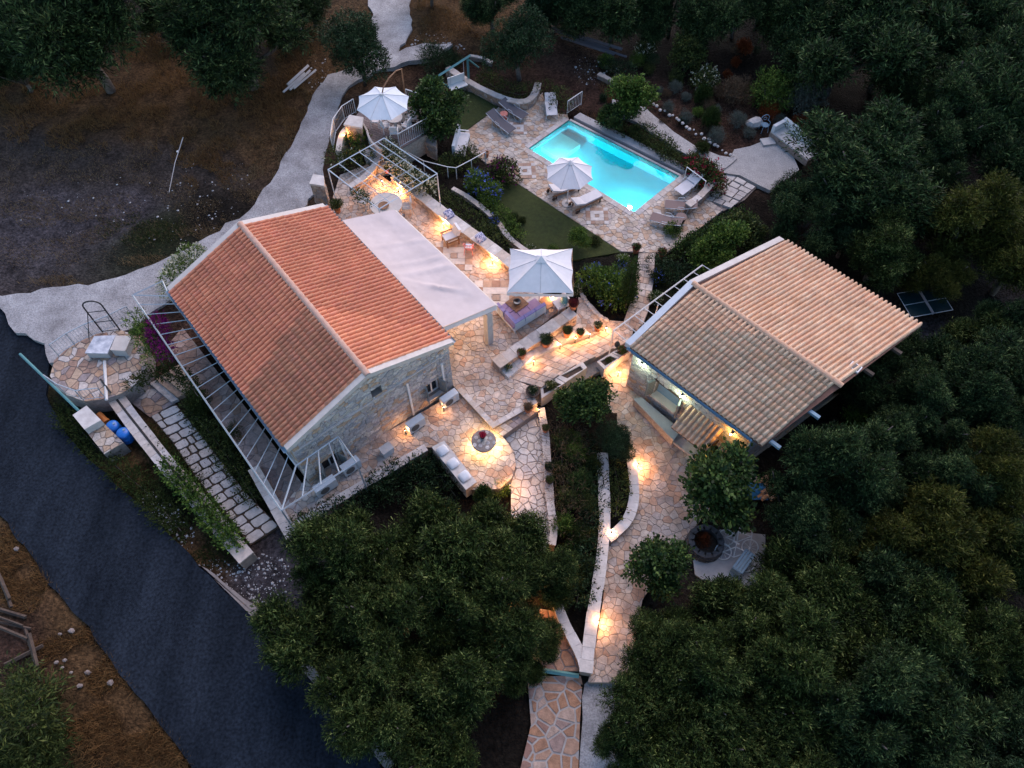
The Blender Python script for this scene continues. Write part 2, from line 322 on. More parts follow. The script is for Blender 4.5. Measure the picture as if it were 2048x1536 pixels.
def paving(parent, polys, z, m, name='flagstone', th=.035, maxn=300, rest='paving_stones', zf=None, up=.012):
    """each stone its own part, the smallest ones past maxn joined"""
    polys = sorted(polys, key=lambda p: -area(p)); rest_b = MB()
    for i, p in enumerate(polys):
        cx, cy_ = sum(q[0] for q in p)/len(p), sum(q[1] for q in p)/len(p); zz = (zf((cx, cy_)) if zf else z) + random.uniform(0, up)
        a = sum(p[k-1][0]*p[k][1]-p[k][0]*p[k-1][1] for k in range(len(p)))
        if a < 0: p = p[::-1]
        n = len(p); q = [(cx+(x-cx)*.93, cy_+(y-cy_)*.93) for x, y in p]
        vs = [(x-cx, y-cy_, -th) for x, y in p]+[(x-cx, y-cy_, -.008) for x, y in p]+[(x-cx, y-cy_, 0) for x, y in q]
        fs = [tuple(range(2*n, 3*n))]+[(k, (k+1) % n, n+(k+1) % n, n+k) for k in range(n)]+[(n+k, n+(k+1) % n, 2*n+(k+1) % n, 2*n+k) for k in range(n)]
        if i < maxn: mk(name, vs, fs, m, parent, (cx, cy_, zz))
        else: rest_b.add([(x+cx, y+cy_, h+zz) for x, y, h in vs], fs)
    if rest_b.v: stuff(rest_b.build(rest, m, parent))
def lerp2(a, b_, t): return (a[0]+(b_[0]-a[0])*t, a[1]+(b_[1]-a[1])*t)
def along(pl, t):
    """point at fraction t of polyline length"""
    L_ = [math.dist(pl[i], pl[i+1]) for i in range(len(pl)-1)]; s = t*sum(L_)
    for i, l in enumerate(L_):
        if s <= l or i == len(L_)-1:
            k = s/l if l else 0; return tuple(pl[i][j]+(pl[i+1][j]-pl[i][j])*k for j in range(len(pl[i])))
        s -= l
def rows(left, right, row, w, gap, jit=.25, seed=1):
    """stones laid in courses between two edge lines"""
    rnd = random.Random(seed); n = max(1, int(sum(math.dist(left[i], left[i+1]) for i in range(len(left)-1))/row)); out = []
    for i in range(n):
        a, b_ = (i+gap/row/2)/n, (i+1-gap/row/2)/n; wd = math.dist(along(left, a), along(right, a)); cuts = [0.]; 
        while cuts[-1] < 1: cuts.append(cuts[-1]+w/wd*rnd.uniform(1-jit*1.6, 1+jit*1.6))
        if len(cuts) > 2 and 1-cuts[-2] < .4*w/wd: cuts.pop(-2)
        cuts[-1] = 1
        for j in range(len(cuts)-1):
            u0, u1 = cuts[j]+gap/wd/2, cuts[j+1]-gap/wd/2; jj = lambda: rnd.uniform(-1, 1)*jit*.08*row
            l0, l1, r0, r1 = along(left, a), along(left, b_), along(right, a), along(right, b_)
            q = [lerp2(l0, r0, u0), lerp2(l0, r0, u1), lerp2(l1, r1, u1), lerp2(l1, r1, u0)]
            q = [(x+jj(), y+jj()) for x, y in q]
            if jit > .2:   # knock the corners off
                q = [lerp2(q[k], q[(k+s_) % 4], rnd.uniform(.08, .2)) for k in range(4) for s_ in (-1, 1)]
            out.append(q)
    return out
def offset(pl, d):
    out = []
    for i in range(len(pl)):
        a, b_ = pl[max(i-1, 0)], pl[min(i+1, len(pl)-1)]; tx, ty = b_[0]-a[0], b_[1]-a[1]; l = math.hypot(tx, ty) or 1
        out.append((pl[i][0]-ty/l*d, pl[i][1]+tx/l*d))
    return out
def smooth_pl(pl, it=2):
    for _ in range(it):
        q = [pl[0]]
        for i in range(len(pl)-1): q += [lerp2(pl[i], pl[i+1], .25), lerp2(pl[i], pl[i+1], .75)]
        pl = q+[pl[-1]]
    return pl
def strip(b, pl, w_, z0, z1):
    l, r = offset(pl, w_/2), offset(pl, -w_/2); n = len(pl)
    z0f = z0 if callable(z0) else (lambda p: z0); z1f = z1 if callable(z1) else (lambda p: z1)
    vs = []
    for i in range(n): vs += [(*l[i], z0f(pl[i])), (*r[i], z0f(pl[i])), (*r[i], z1f(pl[i])), (*l[i], z1f(pl[i]))]
    fs = []
    for i in range(n-1):
        a, c = 4*i, 4*i+4; fs += [(a, a+1, c+1, c), (a+1, a+2, c+2, c+1), (a+2, a+3, c+3, c+2), (a+3, a, c, c+3)]
    fs += [(3, 2, 1, 0), (4*n-4, 4*n-3, 4*n-2, 4*n-1)]
    return b.add(vs, fs)
def wall(name, label, pl, w_, z0, z1, m='stone_warm', cop='coping', stone=.55, over=.04, cat='wall', face=True):
    """low masonry wall: core, rubble faces and a row of coping stones"""
    t = thing(name, label, cat, (pl[0][0], pl[0][1], z0)); off = t.location.copy()
    b = MB(off); strip(b, pl, w_-.04, z0, z1-.06); b.build('wall_core', 'mortar', t)
    if face:
        b = MB(off)
        for sgn in (1, -1):
            e = offset(pl, sgn*(w_/2-.02)); Lt = sum(math.dist(e[i], e[i+1]) for i in range(len(e)-1))
            if Lt < .2 or z1-z0 < .12: continue
            for c in crazy([(0, .0), (Lt, .0), (Lt, z1-z0-.07), (0, z1-z0-.07)], .17, .02, sx=1.5):
                vs = []; k = len(c); dd = random.uniform(.015, .045)
                for h in (0, dd):
                    for x, y in c:
                        p = along(e, min(max(x/Lt, 0), 1)); q = along(e, min(x/Lt+.01, 1)); q0 = along(e, max(x/Lt-.01, 0)); tx, ty = q[0]-q0[0], q[1]-q0[1]; l = math.hypot(tx, ty) or 1
                        vs.append((p[0]-sgn*ty/l*h, p[1]+sgn*tx/l*h, z0+y))
                b.add(vs, [tuple(range(k, 2*k))]+[(i, (i+1) % k, k+(i+1) % k, k+i) for i in range(k)])
        if b.v: stuff(b.build('rubble_face', m, t))
    if cop:
        Lt = sum(math.dist(pl[i], pl[i+1]) for i in range(len(pl)-1)); n = max(1, int(Lt/stone))
        for i in range(n):
            seg = [along(pl, (i+k/3+(.008 if k == 0 else -.008 if k == 3 else 0))/n) for k in range(4)]
            b = MB(off); strip(b, seg, w_+over*2*random.uniform(.6, 1.3), z1-.06, z1+random.uniform(-.006, .012)); b.build('coping_stone', cop, t)
    return t

def rough(poly, amp, step=.5):
    """outline with a ragged natural edge"""
    out = []
    for i in range(len(poly)):
        a, b_ = poly[i-1], poly[i]; l = math.dist(a, b_); n = max(1, int(l/step))
        for k in range(n):
            x, y = lerp2(a, b_, k/n); q = Vector((x*.9, y*.9, 11)); out.append((x+(noise.noise(q)+.5*noise.noise(q*3))*amp, y+(noise.noise(q+Vector((9, 4, 2)))+.5*noise.noise(q*3+Vector((3, 8, 1))))*amp))
    return out
def grow(poly, d):
    a = sum(poly[i-1][0]*poly[i][1]-poly[i][0]*poly[i-1][1] for i in range(len(poly))); s_ = 1 if a > 0 else -1; out = []
    for i in range(len(poly)):
        p, q, r = Vector(poly[i-1]), Vector(poly[i]), Vector(poly[(i+1) % len(poly)]); n = Vector(((r-p).y, -(r-p).x)).normalized()*s_; out.append(tuple(q+n*d))
    return out
# ------------------------------------------------------------------ levels and plans (pixel outlines laid on real heights)
ZT, ZF, ZL, ZP, ZR = .25, 0., -.4, -.6, -.7
HO = Vector((-8.5576, 13.3523, 0)); HAZ = R(39.126); HR = Vector((-math.sin(HAZ), math.cos(HAZ), 0)); HG = Vector((math.cos(HAZ), math.sin(HAZ), 0))
HL, HW, HE, HRZ = 10.05, 7.887, 3.436, 4.856
def h1(a, b_, z): return HO + HR*a + HG*b_ + Vector((0, 0, z))
P_terr = px([(662,405),(680,350),(735,328),(775,360),(882,436),(1000,530),(1075,592),(1132,612),(988,722),(1022,757),(1060,772),(1075,806),(985,857),(914,780),(780,620),(690,500)], ZT)
P_fire = px([(600,968),(700,905),(914,784),(985,859),(1005,872),(1028,903),(1032,930),(1024,955),(1000,977),(955,982),(935,976),(866,895),(845,894),(583,1052),(562,1020)], ZF)
P_left = px([(604,966),(580,1066),(506,935),(440,845),(395,775),(335,690),(365,655),(480,800)], ZF)
P_step = px([(985,859),(1005,872),(1080,819),(1060,805)], .1)
P_blue = px([(1005,873),(1080,820),(1088,870),(1092,930),(1096,1000),(1100,1080),(1060,1150),(1022,1060),(1022,962),(1032,932),(1029,904)], -.35)
P_orange = px([(1000,1200),(1120,1225),(1142,1275),(1162,1310),(1157,1342),(1060,1342),(1000,1290)], -.8)
P_bottom = px([(1055,1352),(1166,1352),(1160,1440),(1156,1560),(1035,1560),(1062,1450)], -.95)
P_gbot = px([(1170,1352),(1240,1372),(1285,1460),(1300,1560),(1159,1560),(1164,1440)], -.98)
P_right = px([(1262,694),(1200,738),(1212,800),(1235,850),(1258,900),(1268,960),(1268,1010),(1258,1042),(1222,1076),(1214,1110),(1206,1200),(1192,1290),(1176,1365),(1250,1365),(1266,1300),(1285,1200),(1330,1130),(1385,1060),(1420,1020),(1480,985),(1520,960),(1440,880),(1330,770)], ZR)
P_land = px([(1157,594),(1178,602),(1212,640),(1247,643),(1268,655),(1262,680),(1255,690),(1216,657),(1165,680),(1150,650)], -.45)
L_pool, R_pool = px([(1246,646),(1262,600),(1273,545),(1277,506)], -.47), px([(1280,664),(1297,620),(1307,565),(1311,505)], -.47)
POOL = px([(1057,297),(1138,240),(1360,352),(1268,424)], ZP)
pL, pT, pR, pB = POOL
D_left = px([(922,268),(996,214),(1030,222),(1058,210),(1085,185),(1096,224),(1135,229)], ZP)+[pT, pL]+px([(1015,320),(975,328),(941,303)], ZP)
D_low = [pL, pB]+px([(1300,505),(1242,503),(1165,452),(1040,370),(1002,345),(992,330),(1015,320)], ZP)
D_right = [pB, pR]+px([(1372,346),(1402,366),(1412,396),(1446,420),(1392,462),(1337,503),(1300,505)], ZP)
P_lawn1 = px([(975,372),(1002,347),(1040,371),(1165,453),(1242,504),(1150,520),(1050,495),(1010,440)], -.55)
P_lawn2 = px([(868,215),(905,180),(945,185),(996,214),(922,268),(880,262)], -.55)
P_plat = px([(100,752),(108,722),(130,700),(165,680),(192,668),(240,660),(278,672),(296,700),(293,733),(275,765),(243,787),(215,797),(170,803),(133,790),(110,772)], .5)
P_grav = px([(1470,300),(1500,292),(1535,277),(1580,300),(1600,340),(1540,380),(1480,350),(1440,345)], -.5)
P_stairR = px([(1405,395),(1448,340),(1515,372),(1490,398),(1446,421)], -.62)
P_deck = px([(705,240),(738,195),(800,205),(862,222),(858,264),(800,298),(752,290),(730,262)], .85)
P_road = px([(-420,380),(-200,520),(0,612),(30,660),(85,690),(98,722),(92,790),(120,850),(165,905),(230,965),(290,1012),(335,1062),(400,1132),(470,1202),(535,1268),(600,1340),(680,1430),(770,1540),(840,1640),(470,1660),(390,1540),(300,1422),(240,1342),(180,1262),(130,1202),(60,1112),(0,1030),(-250,720),(-480,520)], -.35)
P_lane = px([(-160,560),(-60,590),(60,583),(180,570),(300,535),(400,485),(480,435),(530,380),(562,325),(592,270),(622,200),(655,150),(705,135),(752,95),(742,40),(735,-10),(722,-120),(700,-420),(860,-420),(825,-120),(818,0),(822,60),(800,105),(850,85),(905,88),(880,110),(800,125),(735,150),(695,170),(668,240),(652,300),(642,370),(610,412),(490,470),(345,598),(262,655),(180,690),(130,722),(98,722),(85,690),(30,660),(0,612),(-160,575)], -.15)
SLABS = [(P_terr, ZT), (P_fire, ZF), (P_left, ZF), (P_step, .0), (P_blue, -.5), (P_orange, -.8), (P_bottom, -.95), (P_gbot, -.98), (P_right, ZR), (P_land, -.55), (L_pool+R_pool[::-1], -.5),
         (D_left, ZP), (D_low, ZP), (D_right, ZP), (grow(POOL, .75), -2.6), (P_lawn1, -.55), (P_lawn2, -.55), (P_plat, 0.3), (P_grav, -.5), (P_stairR, -.75), (P_road, -.35), (P_lane, -.15)]
STAIR_L = [at2(*q) for q in ((1019,757,.22),(1068,722,.1),(1121,693,-.05),(1181,675,-.2),(1218,654,-.34))]; STAIR_R = [at2(*q) for q in ((1083,775,.22),(1148,730,.1),(1205,706,-.05),(1236,690,-.2),(1264,680,-.34))]
P_under = px([(985,735),(1150,645),(1225,640),(1285,680),(1262,705),(1083,802),(1050,800),(1010,770)], -.3)
SLABS.append((P_under, -.6))
GZ = [(100,800,-.45),(300,1200,-.5),(600,1500,-.7),(300,560,-.25),(600,300,-.2),(780,60,-.2),(100,300,-.1),(300,100,0),(100,50,0),(1100,50,-.2),(1500,60,-.3),(2000,60,-.8),(1950,700,-1.),(1700,1300,-1.3),(1000,1400,-1.1),
      (400,930,-.5),(450,1050,-.6),(250,880,-.5),(1200,300,-.8),(1080,450,-.65),(1400,530,-.75),(930,450,-.45),(880,200,-.7),(1300,250,-.6),(1450,220,-.5),(1150,870,-.55),(1160,1000,-.65),(1150,1150,-.9),(800,1100,-.75),(700,1000,-.4),(1210,560,-.55),(1500,450,-.8),
      (1600,900,-1.1),(1420,1050,-.85),(150,1350,-.45),(50,1100,-.45),(150,1250,-.45),(300,1450,-.5),(680,270,-.15),(560,1120,-.55),(1900,400,-.9),(1240,920,-.6)]
GZW = [(at2(u, v, z), z) for u, v, z in GZ]
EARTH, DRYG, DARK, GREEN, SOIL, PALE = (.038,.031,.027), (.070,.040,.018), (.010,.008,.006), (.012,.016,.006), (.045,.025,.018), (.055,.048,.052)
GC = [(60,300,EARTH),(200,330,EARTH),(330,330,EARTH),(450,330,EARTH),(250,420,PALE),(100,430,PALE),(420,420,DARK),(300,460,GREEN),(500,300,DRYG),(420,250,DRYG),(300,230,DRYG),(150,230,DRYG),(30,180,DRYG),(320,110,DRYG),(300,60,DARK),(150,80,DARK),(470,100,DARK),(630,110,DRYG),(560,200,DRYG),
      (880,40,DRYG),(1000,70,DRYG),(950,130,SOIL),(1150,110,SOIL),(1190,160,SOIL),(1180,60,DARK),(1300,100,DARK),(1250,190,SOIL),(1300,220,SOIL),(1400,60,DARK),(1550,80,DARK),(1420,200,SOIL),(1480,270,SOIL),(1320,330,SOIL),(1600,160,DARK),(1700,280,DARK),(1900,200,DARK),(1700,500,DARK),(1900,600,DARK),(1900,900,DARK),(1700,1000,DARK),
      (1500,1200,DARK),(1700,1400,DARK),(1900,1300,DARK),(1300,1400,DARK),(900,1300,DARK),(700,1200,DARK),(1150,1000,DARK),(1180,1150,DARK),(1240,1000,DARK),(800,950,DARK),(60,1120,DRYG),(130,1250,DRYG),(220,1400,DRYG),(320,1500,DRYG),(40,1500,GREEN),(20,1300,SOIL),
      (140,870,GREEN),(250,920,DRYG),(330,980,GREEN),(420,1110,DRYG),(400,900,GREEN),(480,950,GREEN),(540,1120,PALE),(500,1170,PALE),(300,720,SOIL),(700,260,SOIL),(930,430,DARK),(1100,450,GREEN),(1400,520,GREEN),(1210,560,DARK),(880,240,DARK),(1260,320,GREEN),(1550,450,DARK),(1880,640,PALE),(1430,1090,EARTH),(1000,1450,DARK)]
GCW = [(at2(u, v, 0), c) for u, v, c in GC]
def gz(x, y):
    s = sw = 0
    for (a, b_), z in GZW:
        q = 1/(((x-a)**2+(y-b_)**2)**1.5+.05); s += z*q; sw += q
    return s/sw
def wobble(x, y): return noise.noise(Vector((x*.35, y*.35, 3)))*.12+noise.noise(Vector((x*1.3, y*1.3, 7)))*.04
def ground_z(x, y): return gz(x, y)+wobble(x, y)
def axis(a, b_, s, ext): return [a-e for e in ext[::-1]]+[a+s*i for i in range(int((b_-a)/s)+1)]+[b_+e for e in ext]
def grown(poly, d):
    cx, cy_ = sum(p[0] for p in poly)/len(poly), sum(p[1] for p in poly)/len(poly); return poly
BB = [(min(p[0] for p in q)-.02, max(p[0] for p in q)+.02, min(p[1] for p in q)-.02, max(p[1] for p in q)+.02) for q, _ in SLABS]
xs, ys = axis(-38, 38, .38, [3, 8, 20, 50, 120, 300]), axis(-3, 54, .38, [3, 8, 20, 50, 120, 300])
verts, cols = [], []
for y in ys:
    for x in xs:
        z = ground_z(x, y)
        for (q, sz), bb in zip(SLABS, BB):
            if bb[0] <= x <= bb[1] and bb[2] <= y <= bb[3] and inside((x, y), q): z = min(z, sz-.15)
        r = [0, 0, 0]; sw = 0
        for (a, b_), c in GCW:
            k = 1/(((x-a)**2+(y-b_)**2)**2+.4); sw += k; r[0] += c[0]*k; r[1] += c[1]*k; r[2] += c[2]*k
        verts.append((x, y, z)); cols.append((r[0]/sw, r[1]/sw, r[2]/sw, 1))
nx = len(xs)
faces = [(j*nx+i, j*nx+i+1, (j+1)*nx+i+1, (j+1)*nx+i) for j in range(len(ys)-1) for i in range(nx-1)]
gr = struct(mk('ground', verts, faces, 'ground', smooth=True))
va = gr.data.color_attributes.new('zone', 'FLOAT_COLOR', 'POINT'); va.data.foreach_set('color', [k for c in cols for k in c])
# ------------------------------------------------------------------ roads and plain slabs
def slab(name, poly, z, depth, m, zf=None): return struct(MB().prism(poly, z-depth, z, zf=zf).build(name, m))
slab('road', rough(P_road, .16), -.35, .4, 'asphalt')
slab('gravel_lane', rough(P_lane, .28), -.15, .4, 'gravel')
slab('gravel_path', rough(P_gbot, .1), -.98, .3, 'gravel')
slab('lawn', P_lawn1, -.55, .3, 'lawn'); slab('lawn', P_lawn2, -.55, .3, 'lawn')
slab('gravel_terrace', rough(P_grav, .12), -.5, .3, 'gravel_fine')
gp = px([(1225,200),(1290,215),(1335,255),(1390,292),(1440,310),(1475,318),(1440,345),(1390,318),(1330,285),(1285,252),(1225,222)], -.45)
slab('garden_path', rough(gp, .12), -.42, .4, 'gravel_fine')
vg = px([(398,1128),(470,1199),(535,1265),(600,1336),(680,1426),(772,1540)], -.3)
vs_ = smooth_pl(vg, 2); of_ = offset(vs_, .34); ve = MB(); ve.prism(vs_+[(lerp2(a, c, min(1, i/7))[0]+.12*noise.noise(Vector((a[0]*2, a[1]*2, 0))), lerp2(a, c, min(1, i/7))[1]+.12*noise.noise(Vector((a[0]*2, a[1]*2, 5)))) for i, (a, c) in enumerate(zip(vs_, of_))][::-1], -.6, -.325); struct(ve.build('gravel_verge', 'mortar'))
yard = px([(1380,1080),(1440,1060),(1530,1070),(1530,1160),(1450,1190),(1390,1150)], -.85)
slab('yard_path', yard, -.8, .3, 'concrete')
# ------------------------------------------------------------------ flagstone terraces
s = slab('terrace', P_terr, ZT-.02, .7, 'mortar'); paving(s, crazy(P_terr, .235, .015), ZT, 'flag')
s = slab('lower_patio', P_fire, ZF-.02, .6, 'mortar'); paving(s, crazy(P_fire, .235, .015), ZF, 'flag')
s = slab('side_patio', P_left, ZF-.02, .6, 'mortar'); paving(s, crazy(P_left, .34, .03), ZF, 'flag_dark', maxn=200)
s = slab('blue_path', P_blue, -.37, .5, 'mortar'); paving(s, crazy(P_blue, .30, .035), -.35, 'flag_pale')
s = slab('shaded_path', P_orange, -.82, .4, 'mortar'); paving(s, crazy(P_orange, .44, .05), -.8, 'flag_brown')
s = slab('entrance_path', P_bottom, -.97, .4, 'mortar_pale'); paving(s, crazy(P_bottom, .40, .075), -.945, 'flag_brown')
s = slab('house_path', P_right, ZR-.02, .5, 'mortar'); paving(s, crazy(P_right, .245, .016), ZR, 'flag')
s = slab('stair_landing', P_land, -.47, .4, 'mortar'); paving(s, crazy(P_land, .24, .016), -.45, 'flag')
s = slab('pool_path', L_pool+R_pool[::-1], -.49, .4, 'mortar'); paving(s, rows(L_pool, R_pool, .36, .34, .02, .15, 3), -.47, 'flag', 'paving_slab')
s = struct(MB().prism(D_left, ZP-.6, ZP-.02).prism(D_low, ZP-.6, ZP-.02).prism(D_right, ZP-.6, ZP-.02).build('pool_terrace', 'mortar_pale'))
def inset_pool(k):   # edge-coping line of the pool
    c = (sum(p[0] for p in POOL)/4, sum(p[1] for p in POOL)/4); return [(c[0]+(p[0]-c[0])*k, c[1]+(p[1]-c[1])*k) for p in POOL]
paving(s, crazy(D_left, .235, .014)+crazy(D_low, .235, .014)+crazy(D_right, .235, .014), ZP, 'flag_pool')
# border stones of the pool
def edge_row(parent, a, b_, w_, z, m, n, name):
    t = Vector((b_[0]-a[0], b_[1]-a[1])); l = t.length; t /= l; nn = Vector((t.y, -t.x))
    for i in range(n):
        p0, p1 = Vector(a)+t*(l*(i+.02)/n), Vector(a)+t*(l*(i+.98)/n); q = [p0, p1, p1+nn*w_, p0+nn*w_]
        b = MB(); b.prism([(v.x, v.y) for v in q], z-.05, z+random.uniform(.012, .02)); b.build(name, m, parent)
cpool = Vector((sum(p[0] for p in POOL)/4, sum(p[1] for p in POOL)/4))
edge_row(s, pL, pB, .34, ZP+.006, 'coping', 16, 'edging_stone'); edge_row(s, pB, pR, .34, ZP+.006, 'coping', 8, 'edging_stone'); edge_row(s, pT, pL, .3, ZP+.006, 'coping', 8, 'edging_stone')
# inlaid square medallions in the paving
def medallion(parent, u, v, z, s_, rz, half=False):
    c = at(u, v, z); M = Matrix.Rotation(rz, 3, 'Z')
    def sq(x, y, a, b_, h, m):
        bb = MB(); bb.box(c+M @ Vector((x*s_, y*s_, h)), (a*s_, b_*s_, .03), rz); bb.build('inlay_tile', m, parent)
    for i in range(5):
        for k, (x, y) in enumerate(((-2, i-2), (2, i-2), (i-2, -2), (i-2, 2))):
            if abs(x) == 2 and abs(y) == 2 and k > 1: continue
            sq(x*.25, y*.25, .24, .24, .016, 'white_stone' if abs(x)+abs(y) == 4 else 'terracotta_tile')
    for k, (x, y, a, b_) in enumerate(((0, .25, .74, .24), (0, -.25, .74, .24), (.25, 0, .24, .24), (-.25, 0, .24, .24))): sq(x, y, a, b_, .018, 'white_stone')
    sq(0, 0, .2, .2, .019, 'terracotta_tile')
mat('terracotta_tile', (.36,.24,.17), pal=[(.36,.23,.16),(.30,.19,.14),(.42,.30,.22),(.33,.25,.20)], scale=6, var=.2)
PZ = math.atan2(pB[1]-pL[1], pB[0]-pL[0])
medallion(s, 1050, 342, ZP, .95, R(2)); medallion(s, 1194, 432, ZP, .95, R(0)); medallion(s, 1037, 257, ZP, .8, R(0)); medallion(s, 1337, 440, ZP, .9, R(0))
te = bpy.data.objects['terrace']
medallion(te, 908, 512, ZT, 1.5, R(0)); medallion(te, 992, 596, ZT, 1.7, R(0))
# ------------------------------------------------------------------ swimming pool
pool = thing('swimming_pool', 'rectangular turquoise pool glowing from underwater lights', 'pool', (cpool.x, cpool.y, ZP)); off = pool.location.copy()
DP = 1.35; zb = ZP-DP
b = MB(off)
for i in range(4):
    p, q = POOL[i-1], POOL[i]; b.add([(*p, zb), (*q, zb), (*q, ZP-.005), (*p, ZP-.005)], [(0, 1, 2, 3)])
b.add([(*p, zb) for p in POOL], [(0, 1, 2, 3)]); b.build('pool_shell', 'pool_tile', pool)
zw = ZP-.07; b = MB(off); wp = inset_pool(.9995); b.add([(*p, zw) for p in wp], [(3, 2, 1, 0)]); b.build('water', 'water', pool)
e1, e2 = (Vector(pT)-Vector(pL)), (Vector(pB)-Vector(pL)); V2 = lambda a, b_: tuple(Vector(pL)+e1*a+e2*b_)
b = MB(off); b.prism([V2(.30, .004), V2(.80, .004), V2(.80, .20), V2(.30, .20)], zb+.002, zb+.55); b.build('bench_step', 'pool_white', pool)
for a_, c_ in ((.30, .86), (.16, .93)):
    b = MB(off); b.lathe([(.10, 0), (.10, .02), (.07, .03)], (*V2(a_, c_), zb+.004), 14); b.build('drain_cover', 'pool_white', pool)
for fr in (.27, .93):    # lamps set in the near long wall
    q = Vector(V2(.03, fr)); b = MB(off); ball(b, (q.x, q.y, zb+.95), .09); b.build('underwater_lamp', 'bulb_pool', pool)
    l = bpy.data.lights.new('pool_light', 'POINT'); l.energy = 165; l.color = (.25, .90, 1); l.shadow_soft_size = .12
    lo = bpy.data.objects.new('pool_light', l); link(lo, pool); q = Vector(V2(.10, fr)); lo.location = Vector((q.x, q.y, zb+1.0))-off
# overflow slot and the concrete ledge along the far long side
nrm = (Vector(pT)-Vector(pL)).normalized()
o1 = lambda p, d: tuple(Vector(p)+nrm*d)
eb = MB(); eb.prism([pT, pR, o1(pR, .16), o1(pT, .16)], ZP-.5, ZP-.01); struct(eb.build('pool_rim', 'coping'))
eb = MB(); eb.prism([o1(pT, .16), o1(pR, .16), o1(pR, .42), o1(pT, .42)], ZP-.7, ZP-.22); struct(eb.build('overflow_channel', 'slot'))
eb = MB(); eb.prism([o1(pT, .42), o1(pR, .42), o1(pR, .95), o1(pT, .95)], ZP-.8, ZP-.02); struct(eb.build('pool_ledge', 'concrete'))
# ------------------------------------------------------------------ steps street between terrace and guest house
st = struct(MB().prism(P_under, -1.0, -.48).build('stair_base', 'mortar'))
NT = 5
for k in range(NT):
    a, c = k/NT, (k+1)/NT; zt = ZT-.03-.14*k
    lo_, hi_ = [along(STAIR_L, a+(c-a)*i/3) for i in range(4)], [along(STAIR_R, a+(c-a)*i/3) for i in range(4)]
    tr = MB().prism(lo_+hi_[::-1], -.7, zt-.02).build('stair_tread', 'mortar', st)
    paving(tr, rows(lo_, hi_, .30, .33, .018, .15, 20+k), zt, 'flag', 'paving_slab')
sp = struct(MB().prism(P_step, -.5, .06).build('patio_step', 'mortar')); q = px([(985,859),(1060,805)], .1), px([(1005,872),(1080,819)], .1)
paving(sp, rows(q[0], q[1], .3, .3, .02, .15, 5), .08, 'flag_red', 'paving_slab')
# edge stones with a lit riser round the upper terrace corner
es = [at2(914, 780, ZT), at2(985, 857, ZT), at2(1075, 806, ZT)]
for a, c, n in ((es[0], es[1], 6), (es[1], es[2], 6)): edge_row(bpy.data.objects['terrace'], a, c, -.24, ZT+.003, 'coping', n, 'edging_stone')
# garden path of square stones beside the vine wall
lp, rp = px([(300,832),(345,885),(400,968),(460,1040),(500,1090)], ZL), px([(352,808),(388,850),(432,908),(492,985),(558,1052)], ZL)
s = struct(MB().prism(lp+rp[::-1], ZL-.3, ZL-.05).build('stepping_path', 'soil')); paving(s, rows(lp, rp, .46, .50, .07, .30, 8), ZL, 'flag_pale', 'stepping_stone')
q = px([(262,805),(300,770),(350,806),(300,834)], ZL); s = struct(MB().prism(q, ZL-.3, ZL-.03).build('path_junction', 'mortar')); paving(s, crazy(q, .38, .03), ZL, 'flag_red')
for k in range(5):   # brown steps up to the side patio
    q = [at2(300+k*13, 768-k*6, ZL), at2(313+k*13, 762-k*6, ZL), at2(362+k*13-4, 800-k*8, ZL), at2(350+k*13-6, 806-k*8, ZL)]
    struct(MB().prism(q, ZL-.3, ZL+.08*(k+1)).build('garden_step', 'flag_red'))
# pale stepping slabs at the right end of the pool
s = struct(MB().prism(P_stairR, -1.2, -.68).build('slab_stair', 'mortar')); e = P_stairR
lq, rq = px([(1405,398),(1450,342)], -.62), px([(1462,418),(1512,374)], -.62)
for i, qd in enumerate(rows(lq, rq, .42, .62, .07, .12, 4)): 
    bb = MB(); bb.prism(qd, -.7, -.6+random.uniform(0, .05)); bb.build('paving_slab', 'flag_pale', s)
# raised round terrace by the road
t = thing('round_platform', 'raised round flagstone platform between road and house', 'platform', (*at2(200, 735, .5), -.5)); off = t.location.copy()
b = MB(off); b.prism(P_plat, -.6, .48); b.build('platform_wall', 'stone_warm', t)
sub = mk('platform_top', [], [], 'mortar', t); sub.location = -off
sub.data.from_pydata([(p[0], p[1], .485) for p in P_plat], [], [tuple(range(len(P_plat)-1, -1, -1))])
paving(sub, crazy(P_plat, .33, .035), .505, 'flag_red')
